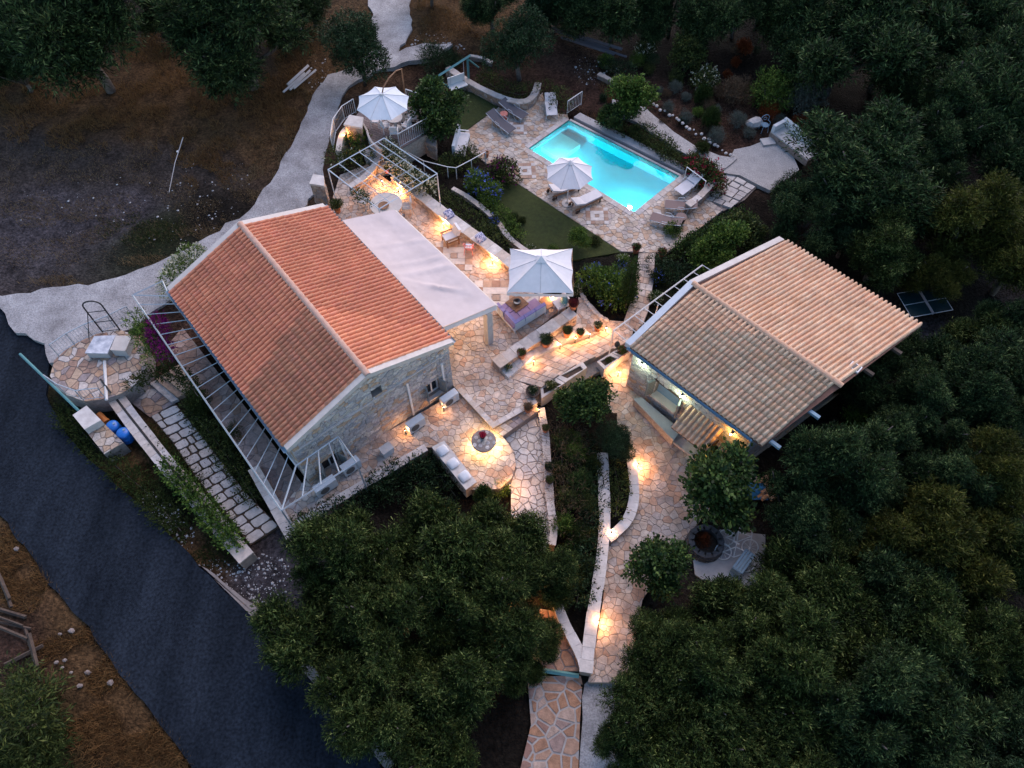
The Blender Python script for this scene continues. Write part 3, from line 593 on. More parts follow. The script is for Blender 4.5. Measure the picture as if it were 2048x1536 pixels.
# ------------------------------------------------------------------ houses
def tile_mesh(U, V, N, name, m):
    prof = [(0, -.030), (.05, .024), (.17, .076), (.36, .100), (.55, .076), (.67, .024), (.72, -.030), (.86, -.048), (1.0, -.030)]
    k = len(prof); vs = []
    for v, lift in ((-.07, .034), (1.0, .0)):
        for u, h in prof: vs.append(tuple(U*u + V*v + N*(h*(1 if v < .5 else .86)+lift)))
    for u, h in prof: vs.append(tuple(U*u + V*-.07 + N*(max(h-.016, -.05)+.022)))
    fs = [(i, i+1, k+i+1, k+i) for i in range(k-1)]+[(2*k+i, 2*k+i+1, i+1, i) for i in range(k-1)]
    me = bpy.data.meshes.new(name); me.from_pydata(vs, [], fs); me.materials.append(MAT[m]); me.polygons.foreach_set('use_smooth', [True]*(k-1)+[False]*(k-1)); return me, vs, fs
def tiled(slopes, roof, off, m, maxn=300, name='roof_tile'):
    """slopes: (corner A at the eave, U total along eave, V total up the slope, columns, courses)"""
    spots = []; rest = MB(off)
    for A, U, V, nc, nr in slopes:
        u, v = U/nc, V/nr; N = U.cross(V).normalized()
        if N.z < 0: N = -N
        me, vs, fs = tile_mesh(u, v, N, name, m)
        for j in range(nr):
            for i in range(nc):
                p = A+u*i+v*j+N*.045; spots.append((( p-Vector((0, 0, CH))).length, p, me, vs, fs))
    spots.sort(key=lambda q: q[0])
    for n, (dd, p, me, vs, fs) in enumerate(spots):
        p = p+Vector((random.gauss(0, .004), random.gauss(0, .004), random.uniform(-.003, .006)+.025*noise.noise(p*.7)))
        if n < maxn:
            o = bpy.data.objects.new(name, me); link(o, roof); o.location = p-off
        else: rest.add([Vector(q)+p for q in vs], fs)
    if rest.v: stuff(rest.build('roof_tiles', m, roof))
def ridge_caps(a, c, roof, off, m, n, r=.13):
    t = (c-a)/n
    for i in range(n):
        p = a+t*i; q = p+t*1.12; side = t.cross(Vector((0, 0, 1))).normalized(); vs = []; K = 7
        for e, (w_, rr) in enumerate(((p, r*1.1), (q, r*.93))):
            for k in range(K): an = math.pi*k/(K-1); vs.append(w_+side*math.cos(an)*rr+Vector((0, 0, math.sin(an)*rr*.85+(.02 if e == 0 else 0))))
        b = MB(off); b.add(vs, [(k, k+1, K+k+1, K+k) for k in range(K-1)]+[tuple(range(K))]); b.build('ridge_tile', m, roof)
def rubble(b, o, ex, ez, n, poly, s=.2, gap=.018, sx=1.5, dmax=.035):
    """stones of a wall: poly in (along ex, along ez) metres, standing proud along n"""
    for c in crazy(poly, s, gap, sx=sx):
        k = len(c); dd = random.uniform(.008, dmax); cx, cz = sum(q[0] for q in c)/k, sum(q[1] for q in c)/k
        vs = [o+ex*x+ez*z for x, z in c]+[o+ex*(cx+(x-cx)*.92)+ez*(cz+(z-cz)*.92)+n*dd for x, z in c]
        b.add(vs, [tuple(range(k, 2*k))]+[(i, (i+1) % k, k+(i+1) % k, k+i) for i in range(k)])
def hole_polys(poly, holes):
    """split a wall outline into pieces that leave rectangular holes free"""
    out = [poly]
    for x0, x1, z0, z1 in holes:
        new = []
        for p in out:
            for a, b_, c in ((1, 0, x0), (-1, 0, -x1)):
                q = clip(p, a, b_, c)
                if len(q) > 2 and area(q) > .02: new.append(q)
            mid = clip(clip(p, -1, 0, -x0), 1, 0, x1) if len(p) > 2 else []
            if len(mid) > 2:
                for a, b_, c in ((0, 1, z0), (0, -1, -z1)):
                    q = clip(mid, a, b_, c)
                    if len(q) > 2 and area(q) > .02: new.append(q)
        out = new
    return out
ZV = Vector((0, 0, 1))
# --- main house
t = thing('stone_house', 'stone house with orange terracotta tile roof beside the white shade canopy', 'house', h1(0, 0, 0)); off = t.location.copy(); H1 = t
iw = .22   # walls stand inside the eaves
gn = -HR   # near gable normal
g0 = h1(.12, iw, -.45)
W1 = HW-2*iw; zr_ = HE-.08+.45; pk = HRZ-.1+.45
gpoly = [(0, 0), (W1, 0), (W1, zr_+.02), (W1/2, pk), (0, zr_+.02)]
def gable_uv(u, v, o, ex, n):
    p = onplane(u, v, o, n); q = p-o; return q.dot(ex), q.z
wa = gable_uv(866, 776, g0, HG, gn); wb = gable_uv(662, 926, g0, HG, gn); wn = gable_uv(753, 783, g0, HG, gn)
hol = [(wa[0]-.34, wa[0]+.34, wa[1]-.5, wa[1]+.5), (wb[0]-.40, wb[0]+.40, wb[1]-.5, wb[1]+.5), (wn[0]-.24, wn[0]+.24, wn[1]-.25, wn[1]+.25)]
b = MB(off)
for p in hole_polys(gpoly, hol):
    k = len(p); vs = [g0+HG*x+ZV*z for x, z in p]+[g0+HG*x+ZV*z+HR*.4 for x, z in p]
    b.add(vs, [tuple(range(k)), tuple(range(2*k-1, k-1, -1))]+[(i, (i+1) % k, k+(i+1) % k, k+i) for i in range(k)])
far = h1(HL-.12, iw, -.45)
b.add([far+HG*x+ZV*z for x, z in gpoly], [(4, 3, 2, 1, 0)])
for bb in (iw, HW-iw):   # long walls
    b.add([h1(.12, bb, -.45), h1(HL-.12, bb, -.45), h1(HL-.12, bb, HE-.05), h1(.12, bb, HE-.05)], [(0, 1, 2, 3)])
b.build('wall', 'mortar', t)
b = MB(off)
for p in hole_polys(gpoly, hol): rubble(b, g0, HG, ZV, gn, p, .17, .016, 1.6)
for bb, n_ in ((iw, -HG), (HW-iw, HG)): rubble(b, h1(.12, bb, -.45), HR, ZV, n_, [(0, 0), (HL-.24, 0), (HL-.24, 3.78), (0, 3.78)], .24, .02, 1.6)
stuff(b.build('wall_stones', 'stone_wall', t))
b = MB(off)   # corner stones
for i in range(15):
    for cx_ in (0, 1):
        wd = .42 if i % 2 == cx_ else .26; x0 = -.02 if cx_ == 0 else W1-wd+.02
        q = MB(off); q.box(g0+HG*(x0+wd/2)+ZV*(.05+.255*i+.12)+HR*(.10), (wd, .30, .235), HAZ); q.build('corner_stone', 'stone_wall', t)
b = MB(off); b.box(g0+HG*(W1/2)+ZV*(zr_-.45)+gn*.03, (W1+.06, .1, .06), HAZ); b.build('stone_ledge', 'coping', t)
for k, (c, hw, hh) in enumerate(((wa, .34, .5), (wb, .40, .5))):
    o = g0+HG*c[0]+ZV*c[1]+HR*.16; b = MB(off); b.box(o+HR*.03, (2*hw, .02, 2*hh), HAZ); wd = b.build('window', 'glass_dark', t)
    for sx in (-1, 0, 1):
        b = MB(off); b.box(o+HG*(sx*(hw-.03)), (.06, .06, 2*hh), HAZ); b.build('window_frame', 'white_paint', wd)
    for sz in (-1, 1):
        b = MB(off); b.box(o+ZV*(sz*(hh-.03)), (2*hw-.1, .055, .06), HAZ); b.build('window_frame', 'white_paint', wd)
    b = MB(off); b.box(g0+HG*c[0]+ZV*(c[1]-hh-.04)+gn*.05, (2*hw+.2, .28, .07), HAZ); b.build('window_sill', 'white_stone', wd)
    for sx in (-1, 1):   # opened louvred shutters
        hp = g0+HG*(c[0]+sx*hw)+ZV*c[1]+gn*.05; ang = HAZ+(R(115) if sx > 0 else R(65)); dv = Vector((math.cos(ang), math.sin(ang), 0))*(-1)
        b = MB(off); b.box(hp+dv*(hw*.5), (hw, .04, 2*hh-.04), ang); sh = b.build('shutter', 'shutter', t)
        for q in range(7):
            b = MB(off); b.box(hp+dv*(hw*.5)+ZV*(-hh+.16+q*(2*hh-.3)/6), (hw*.78, .055, .035), ang); b.build('slat', 'shutter', sh)
o = g0+HG*wn[0]+ZV*wn[1]; b = MB(off); b.box(o+HR*.3, (.48, .02, .5), HAZ); b.build('wall_niche', 'shutter', t)
# roof
ov = .0
A = h1(0, 0, HE); B_ = h1(0, HW, HE)
b = MB(off); th = Vector((0, 0, -.10))
for q in ([h1(0, 0, HE), h1(HL, 0, HE), h1(HL, HW/2, HRZ), h1(0, HW/2, HRZ)], [h1(HL, HW, HE), h1(0, HW, HE), h1(0, HW/2, HRZ), h1(HL, HW/2, HRZ)]):
    b.add([v-ZV*.015 for v in q]+[v+th for v in q], [(0, 1, 2, 3), (7, 6, 5, 4), (0, 4, 5, 1), (1, 5, 6, 2), (2, 6, 7, 3), (3, 7, 4, 0)])
roof = b.build('roof', 'underlay', t)
vl = .20
SL1 = [(h1(vl, 0, HE), HR*(HL-2*vl), HG*(HW/2)+ZV*(HRZ-HE), 46, 11), (h1(vl, HW, HE), HR*(HL-2*vl), -HG*(HW/2)+ZV*(HRZ-HE), 46, 11)]
tiled(SL1, roof, off, 'tile1')
ridge_caps(h1(HL-.1, HW/2, HRZ+.04), h1(.02, HW/2, HRZ+.04), roof, off, 'ridge1', 26)
for a, nm in ((vl/2, 0), (HL-vl/2, 1)):   # mortar verges
    for s0, s1 in (((0, HE), (HW/2, HRZ)), ((HW, HE), (HW/2, HRZ))):
        p, q = h1(a, s0[0], s0[1]), h1(a, s1[0], s1[1]); b = MB(off); e = HR*(vl/2+.03); up = ZV*.085; dn = ZV*-.14
        b.add([p-e+up, p+e+up, q+e+up, q-e+up, p-e+dn, p+e+dn, q+e+dn, q-e+dn], [(0, 1, 2, 3), (7, 6, 5, 4), (0, 4, 5, 1), (1, 5, 6, 2), (2, 6, 7, 3), (3, 7, 4, 0)])
        b.build('verge', 'plaster', roof)
def gutter(p, q, m, parent, off, r=.07):
    d = (q-p).normalized(); sd = d.cross(ZV).normalized(); K = 6; vs = []
    for e in (p, q):
        for k in range(K): an = math.pi+math.pi*k/(K-1); vs.append(e+sd*math.cos(an)*r+ZV*math.sin(an)*r)
    b = MB(off); b.add(vs, [(k, k+1, K+k+1, K+k) for k in range(K-1)]); return b.build('gutter', m, parent)
gutter(h1(0, -.08, HE-.02), h1(HL, -.08, HE-.02), 'blue_metal', t, off); gutter(h1(0, HW+.08, HE-.02), h1(HL, HW+.08, HE-.02), 'grey_metal', t, off)
for (u0, v0), (u1, v1) in (((813,769),(829,830)), ((882,729),(892,782)), ((682,880),(696,928))):
    a, c = onplane(u0, v0, g0+gn*.06, gn), onplane(u1, v1, g0+gn*.06, gn); a.x = (a.x+c.x)/2; c.x = a.x; a.y = (a.y+c.y)/2; c.y = a.y
    b = MB(off); b.box((a+c)/2, (.09, .07, (a-c).length), HAZ); b.build('pipe_duct', 'white_paint', t)
# --- air conditioner units along the gable
def ac_unit(u, v, z, label, w_=.82, d=.32, h=.58):
    a = thing('air_conditioner', label, 'air conditioner', at(u, v, z), HAZ, 'air conditioner units along the gable')
    MB().box((0, 0, h/2+.1), (w_, d, h)).build('casing', 'ac_white', a)
    b = MB(); b.lathe([(.21, 0), (.21, .012), (.17, .014)], (0, 0, 0), 16)
    vs = [(-.12+x, -d/2-.004-z_, h/2+.1+y) for x, y, z_ in b.v]; mk('fan_grille', vs, b.f, 'lamp_body', a)
    for s_ in (-1, 1): MB().box((s_*w_*.35, 0, .05), (.06, d, .1)).build('foot', 'lamp_body', a)
ac_unit(900, 806, ZF, 'pale air conditioner unit nearest the terrace corner')
ac_unit(833, 856, ZF, 'pale air conditioner unit below the middle pipe duct')
ac_unit(705, 940, ZF, 'pale air conditioner unit beside the shuttered window under the pergola')
ac_unit(655, 980, ZF, 'pale air conditioner unit under the pergola corner', .95)
bx = thing('meter_box', 'small pale box standing against the stone gable', 'box', at(775, 905, ZF), HAZ); MB().box((0, 0, .2), (.5, .36, .4)).build('casing', 'ac_white', bx); MB().box((0, 0, .415), (.54, .4, .03)).build('lid', 'white_stone', bx)
# --- guest house (right)
K = {k: at(u, v, z) for k, u, v, z in (('nl',1525,892,2.7),('nr',1842,652,2.7),('fl',1256,692,2.7),('fr',1563,480,2.7),('rn',1682,772,3.85),('rf',1385,568,3.85))}
t = thing('guest_house', 'smaller stone house with sandy tile roof among the trees', 'house', (K['fl'].x, K['fl'].y, ZR)); off = t.location.copy(); H2 = t
b = MB(off)
for q in ([K['nl'], K['fl'], K['rf'], K['rn']], [K['fr'], K['nr'], K['rn'], K['rf']]):
    b.add([v-ZV*.02 for v in q]+[v-ZV*.12 for v in q], [(3, 2, 1, 0), (4, 5, 6, 7), (0, 1, 5, 4), (1, 2, 6, 5), (2, 3, 7, 6), (3, 0, 4, 7)])
roof = b.build('roof', 'underlay', t)
UL = ((K['fl']-K['nl'])+(K['rf']-K['rn']))/2; VL = ((K['rn']-K['nl'])+(K['rf']-K['fl']))/2
UR = ((K['fr']-K['nr'])+(K['rf']-K['rn']))/2; VR = ((K['rn']-K['nr'])+(K['rf']-K['fr']))/2
tiled([(K['nl'], UL*.965, VL, 33, 11), (K['nr'], UR*.965, VR, 33, 17)], roof, off, 'tile2')
ridge_caps(K['rf']+ZV*.04, K['rn']+ZV*.04, roof, off, 'ridge2', 18)
for p, q, m_ in ((K['fl'], K['rf'], 'pale_metal'), (K['fr'], K['rf'], 'plaster')):   # raised verge at the far gable
    e = (UL.normalized())*.14; up = ZV*.13; dn = ZV*-.16; p = p+e*.2; q = q+e*.2
    b = MB(off); b.add([p-e+up, p+e+up, q+e+up, q-e+up, p-e+dn, p+e+dn, q+e+dn, q-e+dn], [(0, 1, 2, 3), (7, 6, 5, 4), (0, 4, 5, 1), (1, 5, 6, 2), (2, 6, 7, 3), (3, 7, 4, 0)]); b.build('verge', m_, roof)
gd = (K['nl']-K['fl']); ge = gd.normalized(); gw = (K['fr']-K['fl']).normalized(); gout = -Vector((-ge.y, ge.x, 0)).normalized()
if gout.dot(gw) > 0: gout = -gout
gutter(K['fl']+gout*.07-ZV*.03, K['fl']+gd*.93+gout*.07-ZV*.03, 'blue_metal', t, off, .08)
q = K['fl']+gd*.93+gout*.07; b = MB(off); b.tube([q-ZV*.05, q-gout*.2-ZV*.4, q-gout*.2-ZV*2.6], .05, 8); b.build('downpipe', 'blue_metal', t)
# walls
iw = .3; i_ = gw*iw
c0, c1, c2, c3 = K['fl']+i_+ge*.15, K['nl']+i_-ge*.55, K['nr']-i_-ge*.55, K['fr']-i_+ge*.15
zb2 = ZR-.5
def down(p, z): return Vector((p.x, p.y, z))
WL = (c1-c0).length; wex = Vector((c1.x-c0.x, c1.y-c0.y, 0)).normalized(); wo = down(c0, zb2); wn_ = gout
hh = 2.58-zb2
w2 = gable_uv(1333, 790, wo, wex, wn_); h2h = (w2[0]-.62, w2[0]+.62, w2[1]-.62, w2[1]+.50)
b = MB(off)
wp_ = [(0, 0), (WL, 0), (WL, hh), (0, hh)]
for p in hole_polys(wp_, [h2h]):
    k = len(p); vs = [wo+wex*x+ZV*z for x, z in p]+[wo+wex*x+ZV*z-wn_*.4 for x, z in p]
    b.add(vs, [tuple(range(k)), tuple(range(2*k-1, k-1, -1))]+[(i, (i+1) % k, k+(i+1) % k, k+i) for i in range(k)])
for a, c in ((c1, c2), (c2, c3), (c3, c0)): b.add([down(a, zb2), down(c, zb2), down(c, 2.55), down(a, 2.55)], [(0, 1, 2, 3)])
for a, c, rd in ((c0, c3, K['rf']+ge*.15), (c1, c2, K['rn']-ge*.55)): b.add([down(a, 2.55), down(c, 2.55), rd-ZV*.15], [(0, 1, 2)])
b.build('wall', 'mortar', t)
b = MB(off)
for p in hole_polys(wp_, [h2h]): rubble(b, wo, wex, ZV, wn_, p, .17, .016, 1.6)
for a, c in ((c1, c2), (c3, c0)):
    d_ = Vector((c.x-a.x, c.y-a.y, 0)); rubble(b, down(a, zb2), d_.normalized(), ZV, Vector((d_.y, -d_.x, 0)).normalized(), [(0, 0), (d_.length, 0), (d_.length, hh), (0, hh)], .24, .02, 1.6)
stuff(b.build('wall_stones', 'stone_wall', t))
wz = math.atan2(wex.y, wex.x); o = wo+wex*w2[0]+ZV*(w2[1]-.06)-wn_*.2
b = MB(off); b.box(o-wn_*.04, (1.2, .02, 1.1), wz); wd = b.build('window', 'blue_metal', t)
for sx, ww in ((-.2, .42), (.3, .26)):
    b = MB(off); b.box(o+wex*sx+ZV*.32-wn_*.02, (ww, .02, .2), wz); b.build('window_pane', 'lit_window', wd)
b = MB(off); b.box(o+ZV*-.56+wn_*.12, (1.3, .5, .08), wz); b.build('window_sill', 'plaster', wd)
b = MB(off); b.box(o+ZV*.58+wn_*.16, (1.5, .14, .14), wz); b.build('lintel', 'dark_wood', wd)
for sx in (-1, 1):
    b = MB(off); b.box(o+wex*(sx*.74)+wn_*.32+ZV*.02, (.08, .5, 1.1), wz+sx*.35); sh = b.build('shutter', 'shutter', t)
    for q in range(7):
        b = MB(off); b.box(o+wex*(sx*.74)+wn_*.32+ZV*(-.42+q*.145), (.10, .40, .04), wz+sx*.35); b.build('slat', 'shutter_brown', sh)
# tiled porch roof over the door
pa, pb, pc, pd_ = at(1379,812,1.75), at(1448,858,1.75), at(1396,911,1.15), at(1344,838,1.15)
pa = onplane(1379, 812, wo, wn_); pb = onplane(1448, 860, wo, wn_); zt_ = (pa.z+pb.z)/2; pa.z = pb.z = zt_
dn_ = wn_*1.15-ZV*.40; b = MB(off); q = [pa+dn_, pb+dn_, pb, pa]; b.add([v-ZV*.02 for v in q]+[v-ZV*.1 for v in q], [(0, 1, 2, 3), (7, 6, 5, 4), (0, 4, 5, 1), (1, 5, 6, 2), (2, 6, 7, 3), (3, 7, 4, 0)])
pr = b.build('porch_roof', 'dark_wood', t); tiled([(pa+dn_, pb-pa, -dn_, 8, 3)], pr, off, 'tile2', 60, 'porch_tile')
for e in (pa, pb):
    b = MB(off); p = e+dn_*.92; b.tube([p-ZV*.1, e-ZV*.85+wn_*.04], .045, 6); b.build('porch_brace', 'dark_wood', t)
o = (pa+pb)/2; b = MB(off); b.box(Vector((o.x, o.y, ZR+1.0))+wn_*.03, (.95, .05, 2.0), wz); dr = b.build('door', 'blue_metal', t)
b = MB(off); b.box(Vector((o.x, o.y, ZR+1.0))+wn_*.08+wex*.35, (.03, .06, .14), wz); b.build('handle', 'pale_metal', dr)
b = MB(off); b.box(Vector((o.x, o.y, ZR+.06))+wn_*.45, (1.5, .8, .16), wz); b.build('door_step', 'flag_pale', t)
# rafters sticking out under the near verge, roof hatch
for f in (.12, .62):
    p = K['nl'].lerp(K['rn'], f)-ZV*.2; b = MB(off); b.box(p, (.14, .9, .14), math.atan2(ge.y, ge.x)-math.pi/2); b.build('rafter', 'blue_metal', t)
for f in (.35, .7):
    p = K['nr'].lerp(K['rn'], f)-ZV*.2; b = MB(off); b.box(p, (.14, .8, .14), math.atan2(ge.y, ge.x)-math.pi/2); b.build('rafter', 'old_timber', t)
p = K['rn'].lerp(K['nr'], .22)+UR.normalized()*.25+ZV*.06; b = MB(off); b.box(p, (.45, .35, .1), math.atan2(UR.y, UR.x)); ht = b.build('roof_hatch', 'white_paint', roof)
b = MB(off); b.box(p+ZV*.055, (.36, .26, .01), math.atan2(UR.y, UR.x)); b.build('hatch_glass', 'glass_dark', roof)
# stone bench along the guest house
q = px([(1268,799),(1284,796),(1360,860),(1346,880)], ZR+.5)
t = thing('stone_bench', 'long stone bench with pale slab seat below the guest house window', 'bench', (*q[0], ZR)); off = t.location.copy()
b = MB(off); b.prism(q, ZR-.1, ZR+.44); b.build('bench_base', 'stone_warm', t)
c_ = (sum(p[0] for p in q)/4, sum(p[1] for p in q)/4); b = MB(off); b.prism([(c_[0]+(p[0]-c_[0])*1.03, c_[1]+(p[1]-c_[1])*1.03) for p in q], ZR+.44, ZR+.52); b.build('seat', 'concrete', t)
# ------------------------------------------------------------------ garden walls
wall('seat_wall', 'low stone seat wall with lamps along the terrace edge', px([(790,348),(808,364),(840,388),(893,430),(973,487),(1030,530),(1058,556)], .7), .52, ZT-.5, .70)
wall('curved_garden_wall', 'thin curved pink stone wall between hedge and lawn', smooth_pl(px([(905,378),(933,393),(968,419),(997,446),(1013,472),(1040,495),(1060,508)], -.3)), .2, -.9, -.22, stone=.4)
pw = wall('planter_wall', 'wide stone planter wall with stepped plinths beside the lit stairs', px([(1147,622),(1100,654),(1045,691),(992,728)], .75), .5, -.7, .75, stone=.5); off = pw.location.copy()
for q, z in (([(996,733),(1056,693),(1069,712),(1017,756)], .42), ([(1059,704),(1105,673),(1121,687),(1072,714)], .30), ([(1108,673),(1142,653),(1153,668),(1122,687)], .14), ([(1143,656),(1159,646),(1180,667),(1153,676)], .0)):
    poly = px(q, z); b = MB(off); b.prism(poly, -.75, z-.04); pn = b.build('plinth', 'white_stone', pw)
    lq, rq = [poly[0], poly[1]], [poly[3], poly[2]]
    for st_ in rows(lq, rq, .3, .26, .012, .1, int(z*100)):
        b = MB(off); b.prism(st_, z-.05, z+random.uniform(-.004, .006)); b.build('plinth_slab', 'flag_pale', pn)
wall('patio_coping_wall', 'straight pale coping wall between gable patio and hedge', px([(852,894),(720,972),(583,1054)], .12), .30, -.6, .12, cop='white_coping', stone=.8, face=False)
wall('side_curb_wall', 'broad pale curb at the pergola posts beside the stepping stones', px([(506,935),(545,1003),(584,1072)], .15), .42, -.6, .15, stone=.7, face=False)
vw = wall('vine_wall', 'long double garden wall overgrown with creeper beside the road', px([(218,776),(262,838),(330,925),(400,1005),(455,1072),(493,1116)], .2), .62, -.7, .2, stone=.7); off = vw.location.copy()
b = MB(off); strip(b, px([(205,762),(262,836),(330,922),(400,1002),(480,1095)], .22), .10, .195, .225); b.build('drain_slot', 'slot', vw)
wall('path_wall', 'curving grey stone wall hugging the planted island', smooth_pl(px([(1263,918),(1270,973),(1267,1010),(1256,1040),(1236,1061),(1216,1076)], -.35)), .34, -1.2, -.35, stone=.4, cop='white_coping')
wall('long_path_wall', 'long whitewashed wall running down between the two paths', smooth_pl(px([(1205,905),(1209,998),(1210,1046),(1206,1095),(1200,1144),(1190,1205),(1182,1254),(1177,1300),(1172,1345)], -.35)), .40, -1.3, -.35, stone=.45, cop='white_coping')
wall('short_path_wall', 'short whitewashed wall joining the long wall at the gate', smooth_pl(px([(1112,1200),(1127,1241),(1142,1270),(1163,1310),(1170,1340)], -.4)), .32, -1.3, -.4, stone=.45, cop='white_coping')
wall('bed_curb', 'low pale curb with flower pots beside the bluish path', px([(1082,815),(1091,870),(1095,930),(1100,1000),(1108,1062),(1104,1090)], -.12), .26, -.9, -.12, stone=.6, face=False)
wall('pool_back_wall', 'curved stone retaining wall behind the pool loungers', smooth_pl(px([(895,134),(925,155),(965,178),(1012,198),(1042,204),(1062,198),(1073,180),(1076,165)], -.05)), .32, -.9, -.05, stone=.4)
wall('upper_bed_edge', 'pale stone edging of the upper garden bed', px([(940,112),(965,116),(985,126)], -.2), .14, -.6, -.15, stone=.4, face=False)
wall('garden_edge', 'short pale stone edging left of the lemon tree', px([(1197,146),(1220,158),(1242,172)], -.2), .22, -.7, -.2, stone=.4, face=False)
wall('ramp_wall', 'rough stone wall beside the pale slab steps', px([(1376,410),(1400,392),(1428,362)], .0), .3, -1., .0, stone=.4)
tp = thing('teal_threshold', 'teal painted beam across the path at the gate', 'beam', at(1110, 1345, -.9)); off = tp.location.copy()
b = MB(off); b.tube([at(1070, 1338, -.7), at(1158, 1352, -.7)], .09, 4); b.build('beam', 'teal_wood', tp)
# loose border stones
for i in range(26):
    f = i/25; u, v = (1268+f*180, 200+f*118); c = at(u+random.uniform(-3, 3)+18, v+random.uniform(-3, 3)-5, -.35); r = random.uniform(.06, .13)
    b = MB(); ball(b, (0, 0, 0), r, 7); b.v = [(x*random.uniform(.8, 1.2), y*random.uniform(.8, 1.2), z*.7) for x, y, z in b.v]
    o = b.build('border_stone', 'white_stone'); o.location = c; tag(o, 'white boulder in the row edging the garden path', 'stone', 'white boulders edging the garden path')
for i in range(16):
    f = i/15; c = at(1160+f*52, 583+f*55+10*math.sin(f*3), -.42); b = MB(); ball(b, (0, 0, 0), random.uniform(.10, .14), 7); b.v = [(x*1.1, y*random.uniform(.8, 1.2), z*.7) for x, y, z in b.v]
    o = b.build('bed_stone', 'coping'); o.location = c; tag(o, 'small round stone in the row edging the hydrangea bed', 'stone', 'round stones edging the hydrangea bed')
b = MB(); ball(b, (0, 0, .25), .42, 9); b.v = [(x*1.3, y*.9+.08*math.sin(x*9), z*.8) for x, y, z in b.v]; o = b.build('boulder', 'white_stone'); o.location = at(1507, 252, -.5); tag(o, 'large pale boulder beside the wrought garden chair', 'boulder')
# planter troughs along the stairs
def trough(q, z, h, label):
    poly = px(q, z); t = thing('planter_trough', label, 'planter', (*poly[0], z-h), 0, 'stone planter troughs along the stairs'); off = t.location.copy()
    c = (sum(p[0] for p in poly)/4, sum(p[1] for p in poly)/4); inn = [(c[0]+(p[0]-c[0])*.74, c[1]+(p[1]-c[1])*.60) for p in poly]
    for i in range(4):
        b = MB(off); b.prism([poly[i-1], poly[i], inn[i], inn[i-1]], z-h, z+.002*i); b.build('trough_side', 'white_stone', t)
    b = MB(off); b.prism(inn, z-h, z-.08); b.build('soil', 'soil', t); return c
TR = [trough([(1081,776),(1112,756),(1130,766),(1083,797)], .15, .8, 'pale stone trough with white blooms beside the wine barrel'),
      trough([(1113,755),(1165,723),(1174,735),(1131,765)], .15, .8, 'pale stone trough shaded by the tall climbing shrub'),
      trough([(1194,723),(1222,706),(1241,715),(1209,739)], -.05, .7, 'pale stone trough that holds the lamp post'),
      trough([(1223,705),(1250,693),(1262,702),(1242,714)], -.05, .7, 'pale stone trough with red blooms at the guest house corner')]
# ------------------------------------------------------------------ pergolas and canopy
def frame(name, label, cat, base, mtl): t = thing(name, label, cat, base); return t, t.location.copy()
def bar(t, off, a, c, r, m, nm, k=4): b = MB(off); b.tube([a, c], r, k); b.build(nm, m, t)
z = 2.55
t, off = frame('side_pergola', 'grey steel pergola frame along the road side of the house', 'pergola', at(450, 860, ZF), 0)
O0, O1, I0, I1 = at(265,590,z), at(563,1021,z), at(338,592,z), at(592,931,z); Nw, Nw2 = at(712,924,z), at(676,873,z); Fa = at(325,562,z)
for a, c in ((O0, O1), (I0, I1), (O1, Nw), (I1, Nw2), (Nw2, Nw), (O0, Fa), (Fa, I0), (I1, O1)): bar(t, off, a, c, .036, 'grey_metal', 'beam')
bar(t, off, O0, I0, .028, 'grey_metal', 'brace')
for i in range(1, 19): bar(t, off, O0.lerp(O1, i/19), I0.lerp(I1, i/19), .022, 'grey_metal', 'cross_bar')
for i in range(1, 4): bar(t, off, O1.lerp(Nw, i/4+.02), I1.lerp(Nw2, i/4+.02), .03, 'grey_metal', 'cross_bar')
for p in (O0, O0.lerp(O1, .25), O0.lerp(O1, .5), O0.lerp(O1, .75), O1, Nw): bar(t, off, p, down(p, ZF-.3), .04, 'grey_metal', 'post')
z = 2.9
t, off = frame('terrace_pergola', 'white steel pergola grid over the dining corner', 'pergola', at(772, 408, ZT), 0)
A, B_, C_, D_ = at(656,339,z), at(768,276,z), at(874,347,z), at(758,418,z)
for a, c in ((A, B_), (B_, C_), (C_, D_), (D_, A)): bar(t, off, a, c, .032, 'pale_metal', 'beam')
for f in (.185, .37, .55, .73, .88): bar(t, off, A.lerp(B_, f), D_.lerp(C_, f), .022, 'pale_metal', 'rafter')
for f in (.2, .4, .6, .8): bar(t, off, A.lerp(D_, f)-ZV*.45, B_.lerp(C_, f)-ZV*.45, .018, 'grey_metal', 'tie_rod')
for p in (A, C_, D_): bar(t, off, p, down(p, ZT-.05), .03, 'pale_metal', 'post')
z = 1.75
t, off = frame('lane_pergola', 'slim white pergola rail beside the guest house gable', 'pergola', at(1222, 716, -.3), 0)
A, B_ = at(1227,661,z), at(1405,530,z); bar(t, off, A, B_, .035, 'white_paint', 'beam'); bar(t, off, A, down(A, -.2), .03, 'white_paint', 'post'); C2, D2 = at(1262,688,z), at(1440,552,z)
for i in range(10): bar(t, off, A.lerp(B_, i/9), C2.lerp(D2, i/9), .022, 'white_paint', 'cross_bar')
p = at(1316, 610, z); bar(t, off, p, down(p, -.6), .03, 'white_paint', 'post')
